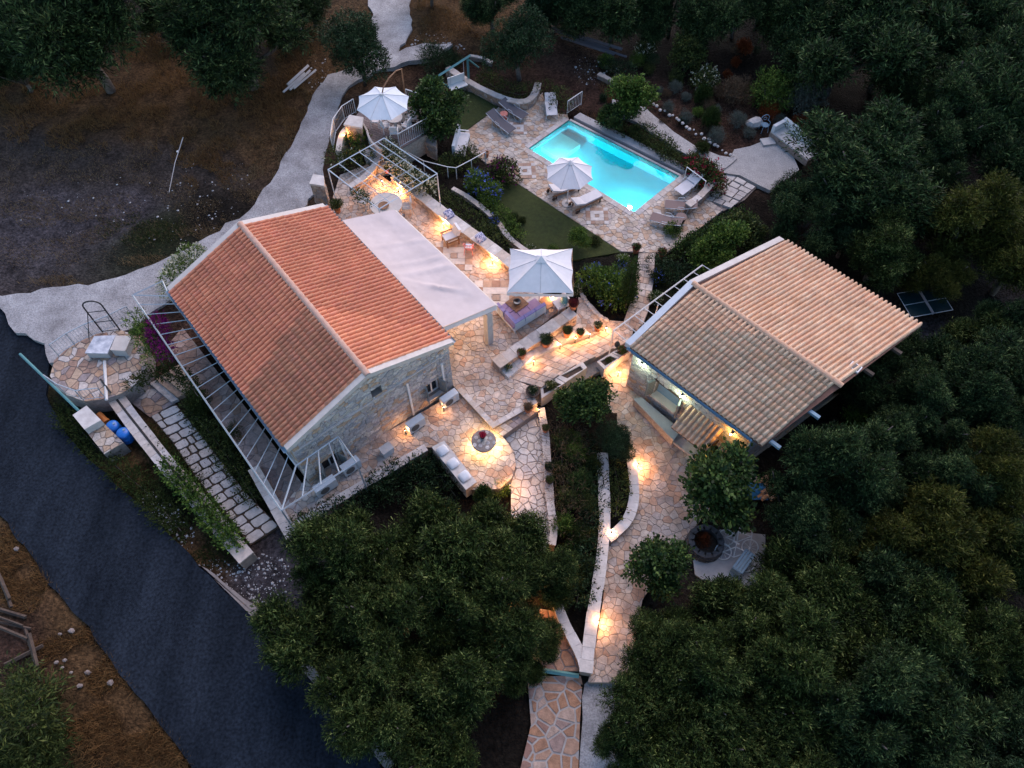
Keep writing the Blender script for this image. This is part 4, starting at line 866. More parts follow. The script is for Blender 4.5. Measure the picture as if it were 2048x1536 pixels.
# shade canopy beside the main house
t, off = frame('shade_canopy', 'large pinkish white fabric canopy along the main house', 'canopy', at(968, 691, ZT), 0)
P00, P01, P10, P11 = at(681,441,3.05), at(884,655,3.05), at(788,419,2.75), at(992,610,2.75)
NU, NV = 60, 26; vs = []
for i in range(NU+1):
    for j in range(NV+1):
        a, c = i/NU, j/NV; p = P00.lerp(P01, a).lerp(P10.lerp(P11, a), c)
        h = -.10*math.sin(math.pi*c)*(.6+.4*math.sin(a*math.pi*3)**2)
        for fa, wd, am in ((.30, .010, .05), (.48, .012, .06), (.57, .02, .07)): h += am*math.exp(-((a-fa-.06*(c-.5))/wd)**2)*(.4+c*.6)
        for k, (x0, sl, am) in enumerate(((.62, .5, .045), (.66, .35, .05), (.60, .62, .04), (.74, -.25, .03))): h += am*math.exp(-((a-x0-sl*(c-.15)*.6)/.011)**2)*max(0, math.sin(math.pi*min(max((c-.05)/.9, 0), 1)))
        h += noise.noise(Vector((a*9, c*4, 1)))*.02+noise.noise(Vector((a*22+c*13, c*10-a*9, 4)))*.012
        edge = min(c, 1-c, a, 1-a); vs.append(p+ZV*(h*min(1, edge*12+.15)))
b = MB(off); b.add(vs, [(i*(NV+1)+j, (i+1)*(NV+1)+j, (i+1)*(NV+1)+j+1, i*(NV+1)+j+1) for i in range(NU) for j in range(NV)]); fo = b.build('fabric', 'fabric', t, True)
for a, c in ((P01, P11), (P10, P11), (P00, P10)): b = MB(off); b.tube([a-ZV*.16, c-ZV*.16], .13, 4); b.build('beam', 'plaster', t)
for f in (.2, .4, .6, .8): bar(t, off, P00.lerp(P01, f)-ZV*.22, P10.lerp(P11, f)-ZV*.22, .05, 'plaster', 'rafter')
for p, q in ((P11, at(968,690,ZT)), (P10, at2(800, 500, ZT))):
    c = P11.lerp(P01, .16) if p is P11 else P10; b = MB(off); b.box((c.x, c.y, (2.6+ZT)/2), (.30, .30, 2.6-ZT), HAZ); b.build('pillar', 'plaster', t)
# swing frame
t, off = frame('garden_swing', 'teal timber swing frame with white seat by the lawn', 'swing', at(925, 195, -.55), 0)
a, c = at(867,158,1.35), at(940,111,1.35); b = MB(off); b.tube([a, c], .085, 4); b.build('beam', 'teal_wood', t)
for p in (a.lerp(c, .08), a.lerp(c, .93)):
    bar(t, off, p, down(p, -.6), .07, 'teal_wood', 'post')
    dd = Vector((.6, .55, 0)); bar(t, off, p-ZV*.1, p+dd-ZV*1.1, .05, 'teal_wood', 'brace')
m_ = a.lerp(c, .62); sc_ = Vector((m_.x, m_.y, -.1)); b = MB(off); b.box(sc_, (1.1, .5, .06), .5); b.build('seat', 'white_paint', t); b = MB(off); b.box(sc_+Vector((-.1, .24, .28)), (1.1, .05, .5), .5); b.build('backrest', 'white_paint', t)
for s_ in (-.45, .45): bar(t, off, sc_+Vector((s_*math.cos(.5), s_*math.sin(.5), 0)), m_+Vector((s_*math.cos(.5), s_*math.sin(.5), 0)), .012, 'pale_metal', 'chain', 4)
# ------------------------------------------------------------------ railings
def railing(name, label, base, zb_, h, m='pale_metal', gap=.13, rr=.025, balus=True, posts=None, lean=None):
    base = [Vector((p[0], p[1], zb_)) for p in base]; t = thing(name, label, 'railing', base[0]); off = t.location.copy()
    b = MB(off); b.tube([p+ZV*h for p in base], rr, 6); b.build('handrail', m, t)
    if balus: b = MB(off); b.tube([p+ZV*.1 for p in base], rr*.7, 4); b.build('bottom_rail', m, t)
    for p in (posts or base): bar(t, off, Vector((p[0], p[1], zb_)), Vector((p[0], p[1], zb_+h)), rr*.9, m, 'post', 6)
    if balus:
        pl = [tuple(p) for p in base]; Lt = sum(math.dist(pl[i], pl[i+1]) for i in range(len(pl)-1)); n = int(Lt/gap)
        for i in range(1, n): p = Vector(along(pl, i/n)); bar(t, off, p+ZV*.1, p+ZV*h, .009, m, 'baluster', 4)
    return t
railing('pool_railing', 'white metal railing by the far pool corner', px([(1134,229),(1162,210)], ZP), ZP, .95, 'white_paint')
railing('lounger_railing', 'white metal handrail frame beside the flowering red shrub', px([(1366,366),(1403,394)], ZP), ZP, 1.15, 'white_paint', balus=False)
railing('curved_handrail', 'curved white handrail above the rounded hedge', px([(812,327),(850,348),(897,360),(914,362),(944,346),(972,330)], ZP), ZP, .95, 'white_paint', balus=False)
railing('deck_railing', 'white baluster railing round the timber deck', [at2(*q, .85) for q in ((800,296),(857,264),(862,222),(815,207))], .85, .95)
railing('lane_railing', 'curved white baluster railing beside the gravel lane', px([(667,300),(672,266),(690,240),(712,226)], .5), .5, .95)
railing('platform_railing', 'grey baluster railing on the lane side of the round platform', px([(118,712),(150,690),(185,672),(230,655),(268,636)], .5), .5, .9, 'grey_metal', .14)
railing('roadside_railing', 'curved grey baluster railing on the road side of the round platform', px([(106,770),(132,788),(168,801),(212,796)], .5), .5, .85, 'grey_metal', .14)
t, off = frame('road_barrier', 'long teal barrier pole pointing along the road', 'barrier', at(160, 822, -.2), 0); a, c = at(158,822,.7), at(40,708,.7)
b = MB(off); b.tube([a, c], .06, 8); b.build('pole', 'teal_wood', t)
# gate pillar block by the road with its stone wing
t, off = frame('gate_pillar', 'white capped stone gate block at the roadside', 'pillar', at(175, 850, -.5), 0)
q = px([(145,830),(173,811),(202,840),(169,859)], .75); b = MB(off); b.prism(q, .35, .75); b.build('cap', 'white_stone', t)
b = MB(off); b.prism(px([(146,832),(173,813),(201,841),(170,858)], .5), -.6, .35); b.build('shaft', 'stone_warm', t)
q = px([(170,860),(202,841),(246,884),(208,908)], .35); b = MB(off); b.prism(q, -.6, .30); wg = b.build('wing_wall', 'mortar', t)
sub = wg; 
for st_ in crazy(q, .28, .03): b = MB(off); b.prism(st_, .28, .33+random.uniform(0, .02)); b.build('wing_stone', 'stone_warm', wg)
t, off = frame('entry_pillar', 'square stone entry pillar at the head of the lane', 'pillar', at(650, 400, 0), 0)
q = [at2(*k, 1.75) for k in ((620,366),(627,349),(646,352),(647,370))]; b = MB(off); b.prism(q, -.2, 1.62); b.build('shaft', 'mortar', t)
b = MB(off); cxq = Vector((sum(k[0] for k in q)/4, sum(k[1] for k in q)/4, 0))
for i in range(4):
    p0, p1 = Vector((*q[i-1], -.2)), Vector((*q[i], -.2)); ex = (p1-p0).normalized(); n_ = Vector((ex.y, -ex.x, 0))
    if n_.dot(p0-cxq) < 0: n_ = -n_
    rubble(b, p0, ex, ZV, n_, [(0, 0), ((p1-p0).length, 0), ((p1-p0).length, 1.8), (0, 1.8)], .17, .02, 1.4)
stuff(b.build('rubble_face', 'stone_warm', t)); b = MB(off); b.prism([(cxq.x+(k[0]-cxq.x)*1.12, cxq.y+(k[1]-cxq.y)*1.12) for k in q], 1.62, 1.74); b.build('cap', 'white_stone', t)
# ------------------------------------------------------------------ timber deck
t, off = frame('timber_deck', 'raised dark plank deck under the cantilever umbrella', 'deck', at(790, 260, -.4), 0)
b = MB(off); b.prism([(p[0], p[1]) for p in P_deck], -.9, .78); b.build('deck_base', 'stone_warm', t)
dv = Vector((.86, -.51)); pv = Vector((dv.y, -dv.x)); lo_ = min(p[0]*pv.x+p[1]*pv.y for p in P_deck); hi_ = max(p[0]*pv.x+p[1]*pv.y for p in P_deck); k = lo_
while k < hi_:
    q = clip(clip(P_deck, pv.x, pv.y, k+.135), -pv.x, -pv.y, -k)
    if len(q) > 2: b = MB(off); b.prism(q, .78, .82+random.uniform(0, .008)); b.build('plank', 'deck_wood', t)
    k += .15
b = MB(off); q0, q1 = at(806,290,.3), at(856,266,.3)
for i in range(9): b2 = MB(off); p = q0.lerp(q1, .05+i*.1); b2.box((p.x, p.y, -.0), (.12, .05, 1.5), math.atan2(q1.y-q0.y, q1.x-q0.x)); b2.build('door_slat', 'dark_wood', t)
t2 = thing('stone_pier', 'rough stone pier under the deck corner', 'pier', at(862, 305, -.6)); o2 = t2.location.copy(); q = px([(852,290),(858,272),(872,272),(872,300)], .3)
b = MB(o2); b.prism(q, -.9, .5); b.build('core', 'mortar', t2); cxq = Vector((sum(k[0] for k in q)/4, sum(k[1] for k in q)/4, 0)); b = MB(o2)
for i in range(4):
    p0, p1 = Vector((*q[i-1], -.9)), Vector((*q[i], -.9)); ex = (p1-p0).normalized(); n_ = Vector((ex.y, -ex.x, 0)); n_ = -n_ if n_.dot(p0-cxq) < 0 else n_
    rubble(b, p0, ex, ZV, n_, [(0, 0), ((p1-p0).length, 0), ((p1-p0).length, 1.4), (0, 1.4)], .17, .02, 1.4)
stuff(b.build('rubble_face', 'stone_warm', t2))
wall('white_curved_wall', 'white plastered curved wall beside the lane railing', smooth_pl(px([(676,300),(679,278),(686,260),(698,250)], 1.1)), .34, -.2, 1.1, cop=None, face=False)
wall('wavy_deck_wall', 'white plastered wavy wall between grill and deck', smooth_pl(px([(722,240),(733,256),(738,276),(752,290),(765,298)], 1.25)), .14, .0, 1.25, cop=None, face=False)
for nme in ('white_curved_wall', 'wavy_deck_wall'):
    for c in bpy.data.objects[nme].children: c.data.materials[0] = MAT['plaster']
t, off = frame('masonry_grill', 'stone barbecue block with white top beside the deck umbrella', 'grill', at(705, 262, .4), 0)
q = px([(689,248),(700,232),(724,236),(722,254)], 1.6); b = MB(off); b.prism(q, .0, 1.5); b.build('hearth', 'stone_warm', t); b = MB(off); b.prism([(p[0], p[1]) for p in px([(687,249),(699,230),(727,235),(724,256)], 1.6)], 1.5, 1.62); b.build('top_slab', 'white_stone', t)
for i, (u, v, z, w_) in enumerate(((755,300,.68,1.1), (766,312,.52,1.1), (778,326,.38,1.1))):
    struct(MB().box((*at2(u, v, z), z-.3), (1.5, .42, .6), R(25)).build('deck_step', 'white_stone'))
wall('round_bed_wall', 'rounded white topped stone bed wall at the pergola foot', smooth_pl(px([(733,306),(740,297),(752,296),(758,306),(752,325),(735,350),(700,372)], .75)), .26, .0, .75, stone=.35)
# ------------------------------------------------------------------ parasols
def cover(b, pts_ring, apex, sag=.06, n=8):
    """fabric panels between ribs"""
    k = len(pts_ring)
    for i in range(k):
        p, q = pts_ring[i], pts_ring[(i+1) % k]; vs = []; fs = []
        for r in range(n+1):
            f = r/n; a, c = apex.lerp(p, f), apex.lerp(q, f)
            for s_ in range(5): vs.append(a.lerp(c, s_/4)-ZV*(sag*f*math.sin(math.pi*s_/4))+ (Vector((0,0,0)) if f < .99 else (apex-a.lerp(c, .5))*(.045*math.sin(math.pi*s_/4))))
        for r in range(n):
            for s_ in range(4): fs.append((r*5+s_, (r+1)*5+s_, (r+1)*5+s_+1, r*5+s_+1))
        b.add(vs, fs)
def parasol(name, label, ring, apex, foot, fab, m_pole, base=None, val=.0, vent=.16):
    t = thing(name, label, 'parasol', foot); off = t.location.copy(); b = MB(off); cover(b, ring, apex); cn = b.build('canopy', fab, t)
    if val:
        b = MB(off)
        for i in range(len(ring)):
            p, q = ring[i-1], ring[i]; vs = []
            for s_ in range(9): e = p.lerp(q, s_/8)-ZV*(.06*math.sin(math.pi*s_/8)); vs += [e, e-ZV*(val+.02*math.cos(s_*math.pi))]
            b.add(vs, [(2*s_, 2*s_+2, 2*s_+3, 2*s_+1) for s_ in range(8)])
        b.build('valance', fab, t)
    if vent: b = MB(off); cover(b, [apex.lerp(p, vent)+ZV*.05 for p in ring], apex+ZV*.14, .02, 3); b.build('vent_cap', fab, t)
    for p in ring: bar(t, off, apex-ZV*.05, p-ZV*.03, .014, m_pole, 'rib', 4); bar(t, off, apex+ZV*.004, p+ZV*.004, .011, 'fabric_seam', 'seam', 4)
    return t, off
c = [at(u, v, 2.75) for u, v in ((1020,497),(1145,497),(1147,587),(1014,585))]; ap = (c[0]+c[1]+c[2]+c[3])/4+ZV*.85; ft = Vector((ap.x, ap.y, ZT))
mid = []
for i in range(4): mid += [c[i], c[i].lerp(c[(i+1) % 4], .5)-ZV*.03]
t, off = parasol('square_parasol', 'big square off-white parasol over the lilac sofa', mid, ap, ft, 'fabric_white', 'white_paint', val=.2)
bar(t, off, ft, ap-ZV*.05, .035, 'pale_metal', 'pole', 8); b = MB(off); b.box(ft+ZV*.04, (1.0, 1.0, .08), R(38)); b.build('base_plate', 'white_stone', t)
cc = at(1139, 346, 1.6); ap = cc+ZV*.72; ring = [cc+Vector((math.cos(R(22.5+45*i)), math.sin(R(22.5+45*i)), 0))*1.27 for i in range(8)]; ft = Vector((cc.x, cc.y, ZP))
t, off = parasol('pool_parasol', 'round white parasol at the pool edge between wooden loungers', ring, ap, ft, 'fabric_white', 'wood', vent=.13)
bar(t, off, ft, ap, .025, 'white_paint', 'pole', 8); b = MB(off); b.lathe([(.28, 0), (.28, .06), (.1, .09), (.05, .2)], ft, 18); b.build('base_plate', 'white_stone', t)
cc = at(766, 206, 3.15); ap = cc+ZV*.55; ring = [cc+Vector((math.cos(R(22.5+45*i)), math.sin(R(22.5+45*i)), 0))*1.42 for i in range(8)]; ft = at(817, 238, .85)
t, off = parasol('cantilever_parasol', 'round pale parasol hanging from a bronze arm over the deck', ring, ap, ft, 'fabric_blue', 'grey_metal', vent=.0)
b = MB(off); tpk = Vector((ft.x, ft.y, 4.05)); b.tube([ap-ZV*.1, ap.lerp(tpk, .12)+ZV*.22, ap.lerp(tpk, .4)+ZV*.34, ap.lerp(tpk, .75)+ZV*.26, tpk, ft+ZV*1.5, ft], .035, 8); b.build('arm', 'wood', t)
b = MB(off); b.lathe([(.10, 0), (.08, .06)], ap-ZV*.01, 12); b.build('hub', 'grey_metal', t); b = MB(off); b.box(ft+ZV*.05, (.7, .7, .1)); b.build('base_plate', 'black_metal', t)
# ------------------------------------------------------------------ loungers
def lounger(head, foot, z, label, kind, up=.45, group='sun loungers round the pool'):
    a, c = at(*head, z), at(*foot, z); d = c-a; t = thing('sun_lounger', label, 'sun lounger', (a+c)/2, math.atan2(d.y, d.x), group); L_ = max(d.length, 1.75); w_ = .62
    if kind == 'wood':
        MB().box((.1, 0, .26), (L_*.66, .05, .06)).build('frame', 'wood', t)
        for s_ in (-1, 1): MB().box((.0, s_*w_/2, .27), (L_, .05, .08)).build('side_rail', 'wood', t)
        for x in (-L_*.36, L_*.42):
            for s_ in (-1, 1): MB().box((x, s_*w_*.48, .13), (.06, .06, .26)).build('leg', 'dark_wood', t)
        for s_ in (-1, 1):
            b = MB(); b.lathe([(.1, -.025), (.1, .025)], (0, 0, 0), 12); mk('wheel', [(-L_*.46+x, s_*w_*.55+z_, .1+y) for x, y, z_ in b.v], b.f, 'dark_wood', t)
        MB().box((.30, 0, .36), (L_*.66, w_-.04, .1)).build('seat_cushion', 'fabric_white', t)
        MB().box((-L_*.30, 0, .36+up*.28), (L_*.40, w_-.04, .09), 0, Matrix.Rotation(R(24), 3, 'Y')).build('back_cushion', 'fabric_white', t)
    else:
        fm = 'mesh_grey' if kind == 'grey' else 'mesh_brown' if kind == 'brown' else 'fabric_white'; hm = 'pale_metal'
        MB().box((.28, 0, .34), (L_*.64, w_-.02, .025), 0, Matrix.Rotation(R(2), 3, 'Y')).build('seat', fm, t)
        MB().box((-L_*.29, 0, .34+up*.30), (L_*.40, w_-.02, .025), 0, Matrix.Rotation(R(24), 3, 'Y')).build('backrest', fm, t)
        for s_ in (-1, 1):
            y = s_*w_/2; b = MB(); b.tube([(L_*.47, y, .31), (-.08, y, .36), (-L_*.48, y, .36+up*.58)], .018, 5); b.build('side_rail', hm, t)
            b = MB(); b.tube([(L_*.40, y, .32), (L_*.43, y*1.04, .02), (L_*.22, y*1.04, .02), (L_*.10, y, .33)], .016, 5); b.build('leg', hm, t)
            b = MB(); b.tube([(-L_*.05, y, .35), (-L_*.02, y*1.04, .02), (-L_*.2, y*1.04, .02), (-L_*.22, y, .42)], .016, 5); b.build('leg', hm, t)
            b = MB(); b.tube([(-.25, y*1.03, .42), (-.12, y*1.15, .56), (.15, y*1.15, .54), (.2, y*1.03, .35)], .015, 5); b.build('armrest', hm, t)
lounger((979,238), (1027,272), ZP, 'dark grey mesh lounger nearest the white bench seat', 'grey'); lounger((1003,216), (1052,243), ZP, 'dark grey mesh lounger behind the coral stool', 'grey')
lounger((1099,200), (1104,240), ZP, 'white lounger standing alone by the far hedge', 'white', .3)
lounger((1104,392), (1152,375), ZP, 'wooden lounger with white cushion under the far side of the pool parasol', 'wood'); lounger((1146,420), (1196,396), ZP, 'wooden lounger with white cushion on the near side of the pool parasol', 'wood')
lounger((1391,424), (1328,416), ZP, 'brown mesh lounger beside the basket, nearer the pool', 'brown'); lounger((1361,460), (1300,440), ZP, 'brown mesh lounger on the outer edge of the pool paving', 'brown')
lounger((1392,366), (1358,390), ZP, 'white lounger with raised back under the red flowering shrub', 'white', .7)
st_ = thing('side_stool', 'coral red drum stool between the dark loungers', 'stool', at(1008,240,ZP)); MB().lathe([(.2,.0),(.2,.05)]).build('base', 'coral', st_); MB().lathe([(.22,.42),(.22,.48)]).build('top', 'coral', st_)
for i in range(8): MB().box((.17*math.cos(i*.785), .17*math.sin(i*.785), .23), (.05, .05, .4), i*.785).build('leg', 'coral', st_)
bk = thing('wicker_basket', 'dark wicker basket beside the brown loungers', 'basket', at(1360,444,ZP)); b = MB(); b.lathe([(.2,0),(.26,.2),(.27,.4),(.24,.4),(.22,.12),(.02,.1)], k=16); b.build('basket_body', 'dark_wood', bk); b = MB(); b.lathe([(.275,.38),(.285,.42),(.26,.42)], k=16); b.build('rim', 'mesh_brown', bk)
# white garden bench at the pool lawn
t = thing('garden_bench', 'white cushioned bench facing the pool, beside the leafy tree', 'bench', at(925,298,ZP), R(82)); MB().box((0, 0, .38), (1.75, .55, .12)).build('seat_cushion', 'fabric_white', t); MB().box((0, .30, .68), (1.75, .12, .55)).build('back_cushion', 'fabric_blue', t)
MB().box((0, .38, .66), (1.8, .04, .6)).build('back_frame', 'pale_metal', t); MB().box((0, 0, .29), (1.8, .6, .05)).build('seat_frame', 'pale_metal', t)
for x in (-.85, .85):
    for y in (-.27, .30): MB().box((x, y, .14), (.05, .05, .28)).build('leg', 'pale_metal', t)
    MB().box((x, .05, .6), (.05, .6, .05)).build('armrest', 'pale_metal', t)
# ------------------------------------------------------------------ terrace furniture
def table_round(u, v, z, r, h, label, name='round_table', m='white_stone'):
    t = thing(name, label, 'table', at(u, v, z)); b = MB(); b.lathe([(r-.02, h-.05), (r, h-.03), (r, h-.005), (r-.03, h)], k=36); b.build('table_top', m, t); b = MB(); b.lathe([(.30, 0), (.26, .05), (.09, .1), (.07, h-.05)], k=14); b.build('pedestal', 'white_stone', t); return t
p = at(772, 408, 1.0); q = p-Vector((0, 0, 0)); t = thing('dining_table', 'large round cream dining table under the terrace pergola', 'table', (p.x, p.y, ZT))
b = MB(); b.lathe([(.78, .69), (.82, .71), (.82, .745), (.79, .75)], k=40); b.build('table_top', 'plaster', t); b = MB(); b.lathe([(.38, 0), (.34, .06), (.12, .12), (.10, .69)], k=16); b.build('pedestal', 'white_stone', t)
bw = thing('wooden_bowl', 'wooden turntable bowl on the cream dining table', 'bowl', (p.x-.1, p.y-.16, ZT+.752)); b = MB(); b.lathe([(.10, 0), (.26, .05), (.28, .07), (.25, .07), (.05, .03)], k=22); b.build('bowl_body', 'wood', bw)
def chair(name, label, u, v, z, rz, m_f, m_c, group, w_=.5, h=.85, cat='chair', arms=True):
    t = thing(name, label, cat, at(u, v, z), rz, group); MB().box((0, 0, .42), (w_, w_, .07)).build('seat', m_c, t); MB().box((0, w_/2-.03, .68), (w_*.92, .06, .44), 0, Matrix.Rotation(R(-10), 3, 'X')).build('backrest', m_c, t)
    for x in (-1, 1):
        for y in (-1, 1): b = MB(); b.tube([(x*w_*.45, y*w_*.45, .4), (x*w_*.5, y*w_*.5, 0)], .022, 6); b.build('leg', m_f, t)
        if arms: b = MB(); b.tube([(x*w_*.5, -w_*.4, .42), (x*w_*.52, -w_*.42, .62), (x*w_*.5, w_*.45, .68)], .02, 6); b.build('armrest', m_f, t)
    return t
dg = 'chairs round the cream dining table'
for u, v, l in ((730,412,'grey woven chair left of the dining table, beside the potted shrub'), (815,424,'grey woven chair on the seat wall side of the dining table'), (800,452,'dark woven chair between dining table and canopy')):
    cc = at(u, v, ZT); chair('dining_chair', l, u, v, ZT, math.atan2(p.y-cc.y, p.x-cc.x)+math.pi/2, 'grey_metal', 'mesh_grey' if v > 440 else 'concrete', dg)
# deck table and chairs
tp_ = at(792, 254, .85); table_round(792, 256, .85, .44, .74, 'small round white table on the timber deck', 'deck_table', 'white_stone')
for u, v, l in ((752,252,'white deck chair pushed to the wavy wall'), (772,262,'white deck chair left of the deck table'), (794,238,'white deck chair behind the deck table'), (826,246,'white deck chair at the far railing corner'), (790,275,'white deck chair nearest the flowering climber'), (815,262,'white deck chair against the baluster railing')):
    cc = at(u, v, .85); chair('deck_chair', l, u, v, .85, math.atan2(tp_.y-cc.y, tp_.x-cc.x)+math.pi/2, 'white_paint', 'fabric_white', 'white chairs on the timber deck', .44)
# lounge chair with loose cushions, pink chair
t = thing('teak_armchair', 'low teak armchair with white cushions by the seat wall', 'armchair', at(902,484,ZT), R(-62))
MB().box((0, 0, .30), (.62, .72, .06)).build('seat_frame', 'wood', t); MB().box((0, -.04, .40), (.56, .62, .13)).build('seat_cushion', 'fabric_white', t); MB().box((0, .34, .66), (.56, .14, .56), 0, Matrix.Rotation(R(-18), 3, 'X')).build('back_cushion', 'fabric_white', t)
for x in (-1, 1):
    for y in (-.32, .30): MB().box((x*.32, y, .25), (.05, .06, .5)).build('leg', 'wood', t)
    MB().box((x*.32, 0, .54), (.08, .78, .04)).build('armrest', 'wood', t)
t = thing('pink_chair', 'coral pink metal garden chair facing the seat wall', 'chair', at(938,505,ZT), R(175)); b = MB(); b.lathe([(.22,.40),(.23,.42),(.21,.44)], k=18); b.build('seat', 'pink', t)
b = MB(); b.tube([(-.24, -.05, .60), (-.25, .12, .68), (-.15, .24, .78), (0, .28, .80), (.15, .24, .78), (.25, .12, .68), (.24, -.05, .60)], .025, 6); b.build('back_frame', 'pink', t)
for i in range(5): x = -.18+.09*i; b = MB(); b.tube([(x, .18-abs(x)*.2, .43), (x*1.1, .25-abs(x)*.4, .78)], .012, 5); b.build('back_rail', 'pink', t)
for x in (-1, 1):
    for y in (-1, 1): b = MB(); b.tube([(x*.17, y*.17, .41), (x*.23, y*.23, 0)], .018, 6); b.build('leg', 'pink', t)
    b = MB(); b.tube([(x*.24, -.05, .6), (x*.2, -.17, .42)], .02, 6); b.build('armrest', 'pink', t)
MB().box((0, 0, .46), (.3, .28, .06)).build('cushion', 'fabric_blue', t)
def pillow(b, w_, h, n=8):
    vs = []
    for s_ in (1, -1):
        for i in range(n+1):
            for j in range(n+1):
                u, v = i/n*2-1, j/n*2-1; vs.append((u*w_/2*(1-.10*v*v), v*h/2*(1-.10*u*u), s_*.085*((1-u*u)*(1-v*v))**.45))
    k = (n+1)**2; b.add(vs, [(i*(n+1)+j, (i+1)*(n+1)+j, (i+1)*(n+1)+j+1, i*(n+1)+j+1) for i in range(n) for j in range(n)]+[(k+i*(n+1)+j+1, k+(i+1)*(n+1)+j+1, k+(i+1)*(n+1)+j, k+i*(n+1)+j) for i in range(n) for j in range(n)])
mat('cushion_check', (.5,.5,.6), (.10,.11,.22), rough=.9, scale=14, detail=0)
for u, v, l in ((898,428,'blue patterned cushion on the seat wall nearer the dining table'), (961,475,'blue patterned cushion on the seat wall nearer the square parasol')):
    b = MB(); pillow(b, .5, .5); o = b.build('wall_cushion', 'cushion_check', smooth=True); o.location = at(u, v, .82); o.rotation_euler = (R(25), 0, R(40)); tag(o, l, 'cushion', 'cushions on the seat wall')
# coffee table, bowl
c = at(1034, 606, .68); t = thing('coffee_table', 'square teak coffee table with white legs under the parasol', 'table', (c.x, c.y, ZT), HAZ+R(2))
for i in range(6): MB().box((0, -.33+.132*i, .42), (.80, .125, .035)).build('slat', 'wood', t)
MB().box((0, 0, .385), (.78, .78, .03)).build('apron', 'white_paint', t)
for x in (-1, 1):
    for y in (-1, 1): MB().box((x*.35, y*.35, .19), (.05, .05, .38)).build('leg', 'white_paint', t)
    MB().box((x*.35, 0, .03), (.05, .66, .04)).build('runner', 'white_paint', t)
b = MB(); b.lathe([(.06, 0), (.15, .03), (.19, .12), (.16, .12), (.03, .05)], (0, 0, 0), 20); o = b.build('glass_bowl', 'glass_dark', smooth=True); o.location = (c.x, c.y, ZT+.44); tag(o, 'dark glass bowl on the teak coffee table', 'bowl')
# L-shaped sofa
O = at(1029, 668, ZT); e2 = (at(1093, 628, ZT)-O); e1 = (at(989, 628, ZT)-O); a2 = math.atan2(e2.y, e2.x); X = Vector((math.cos(a2), math.sin(a2), 0)); Y = Vector((-X.y, X.x, 0)); L2 = e2.length; L1 = e1.dot(Y)
t = thing('corner_sofa', 'L-shaped white framed sofa with lilac cushions', 'sofa', O, a2)
MB().box((L2/2, .44, .18), (L2, .84, .06)).build('seat_frame', 'white_paint', t); MB().box((.44, L1/2+.43, .18), (.84, L1-.86, .06)).build('seat_frame', 'white_paint', t)
n2 = 3
for i in range(n2): 
    w_ = (L2-.06)/n2; MB().box((.03+w_*(i+.5), .50, .31), (w_-.02, .70, .18)).build('seat_cushion', 'mauve', t)
    MB().box((.03+w_*(i+.5), .12, .56), (w_-.02, .16, .40), 0, Matrix.Rotation(R(8), 3, 'X')).build('back_cushion', 'lilac', t)
    for k in range(5): MB().box((.03+w_*(i+.5), .015, .30+.09*k), (w_-.04, .02, .05)).build('back_slat', 'white_paint', t)
n1 = 2
for i in range(n1):
    w_ = (L1-.9)/n1; y = .88+w_*(i+.5); MB().box((.50, y, .31), (.70, w_-.02, .18)).build('seat_cushion', 'mauve', t); MB().box((.12, y, .56), (.16, w_-.02, .40), 0, Matrix.Rotation(R(-8), 3, 'Y')).build('back_cushion', 'lilac', t)
    for k in range(5): MB().box((.015, y, .30+.09*k), (.02, w_-.04, .05)).build('back_slat', 'white_paint', t)
MB().box((.12, .5, .56), (.16, .66, .40)).build('back_cushion', 'lilac', t)
for x, y in ((.05, .05), (L2-.05, .05), (L2-.05, .82), (.05, L1-.05), (.82, L1-.05)): MB().box((x, y, .08), (.06, .06, .16)).build('leg', 'white_paint', t)
tb = thing('side_board', 'low teak side table at the right end of the sofa', 'table', O+X*(L2+.28)+Y*.35, a2); MB().box((0, 0, .30), (.45, .7, .04)).build('table_top', 'wood', tb)
for x in (-1, 1):
    for y in (-1, 1): MB().box((x*.19, y*.31, .14), (.04, .04, .28)).build('leg', 'white_paint', tb)
t = chair('patio_armchair', 'pale armchair with teal cushion right of the parasol foot', 1120, 618, ZT, R(-60), 'grey_metal', 'fabric_white', None, .58, cat='armchair'); b = MB(); pillow(b, .45, .42); o = b.build('cushion', 'teal_wood', t, True); o.location = (.1, .12, .68); o.rotation_euler = (R(70), 0, 0)
pf = thing('pouf', 'round white pouf beside the pale armchair', 'pouf', at(1113, 606, ZT)); b = MB(); b.lathe([(.2, 0), (.26, .08), (.27, .26), (.22, .36), (.05, .38)], k=18); b.build('cushion', 'fabric_white', pf, True); MB().lathe([(.275, .17), (.277, .19)], k=18).build('piping', 'fabric_blue', pf)
# ------------------------------------------------------------------ fire table with light ring, white bench
FT = at(968, 892, ZF); t = thing('stone_fire_table', 'round stone table glowing with a light ring underneath', 'table', FT)
b = MB(); b.lathe([(.36, 0), (.34, .40)], k=28); b.build('drum', 'stone_warm', t); b = MB(); b.lathe([(.50, .40), (.53, .44), (.53, .50), (.50, .52)], k=32); b.build('table_top', 'mortar', t)
for i in range(14):
    a = i*2.4; r = .07+.030*i; b = MB(); poly = [(r*math.cos(a)+(.075+.03*random.random())*math.cos(k*1.047+a), r*math.sin(a)+(.075+.03*random.random())*math.sin(k*1.047+a)) for k in range(6)]; b.prism(poly, .518, .526+.0006*i); b.build('mosaic_stone', 'stone_wall', t)
b = MB(); K = 36; vs = []
for j in range(K): a = 2*math.pi*j/K; vs += [(.455*math.cos(a), .455*math.sin(a), .392), (.485*math.cos(a), .485*math.sin(a), .392)]
b.add(vs, [(2*j, 2*j+1, (2*j+3) % (2*K), (2*j+2) % (2*K)) for j in range(K)]); b.build('light_strip', 'led', t)
q = px([(865,896),(889,884),(952,962),(931,977)], .45); t = thing('white_bench', 'white masonry bench with three square cushions by the round fire table', 'bench', (*q[0], ZF)); off = t.location.copy()
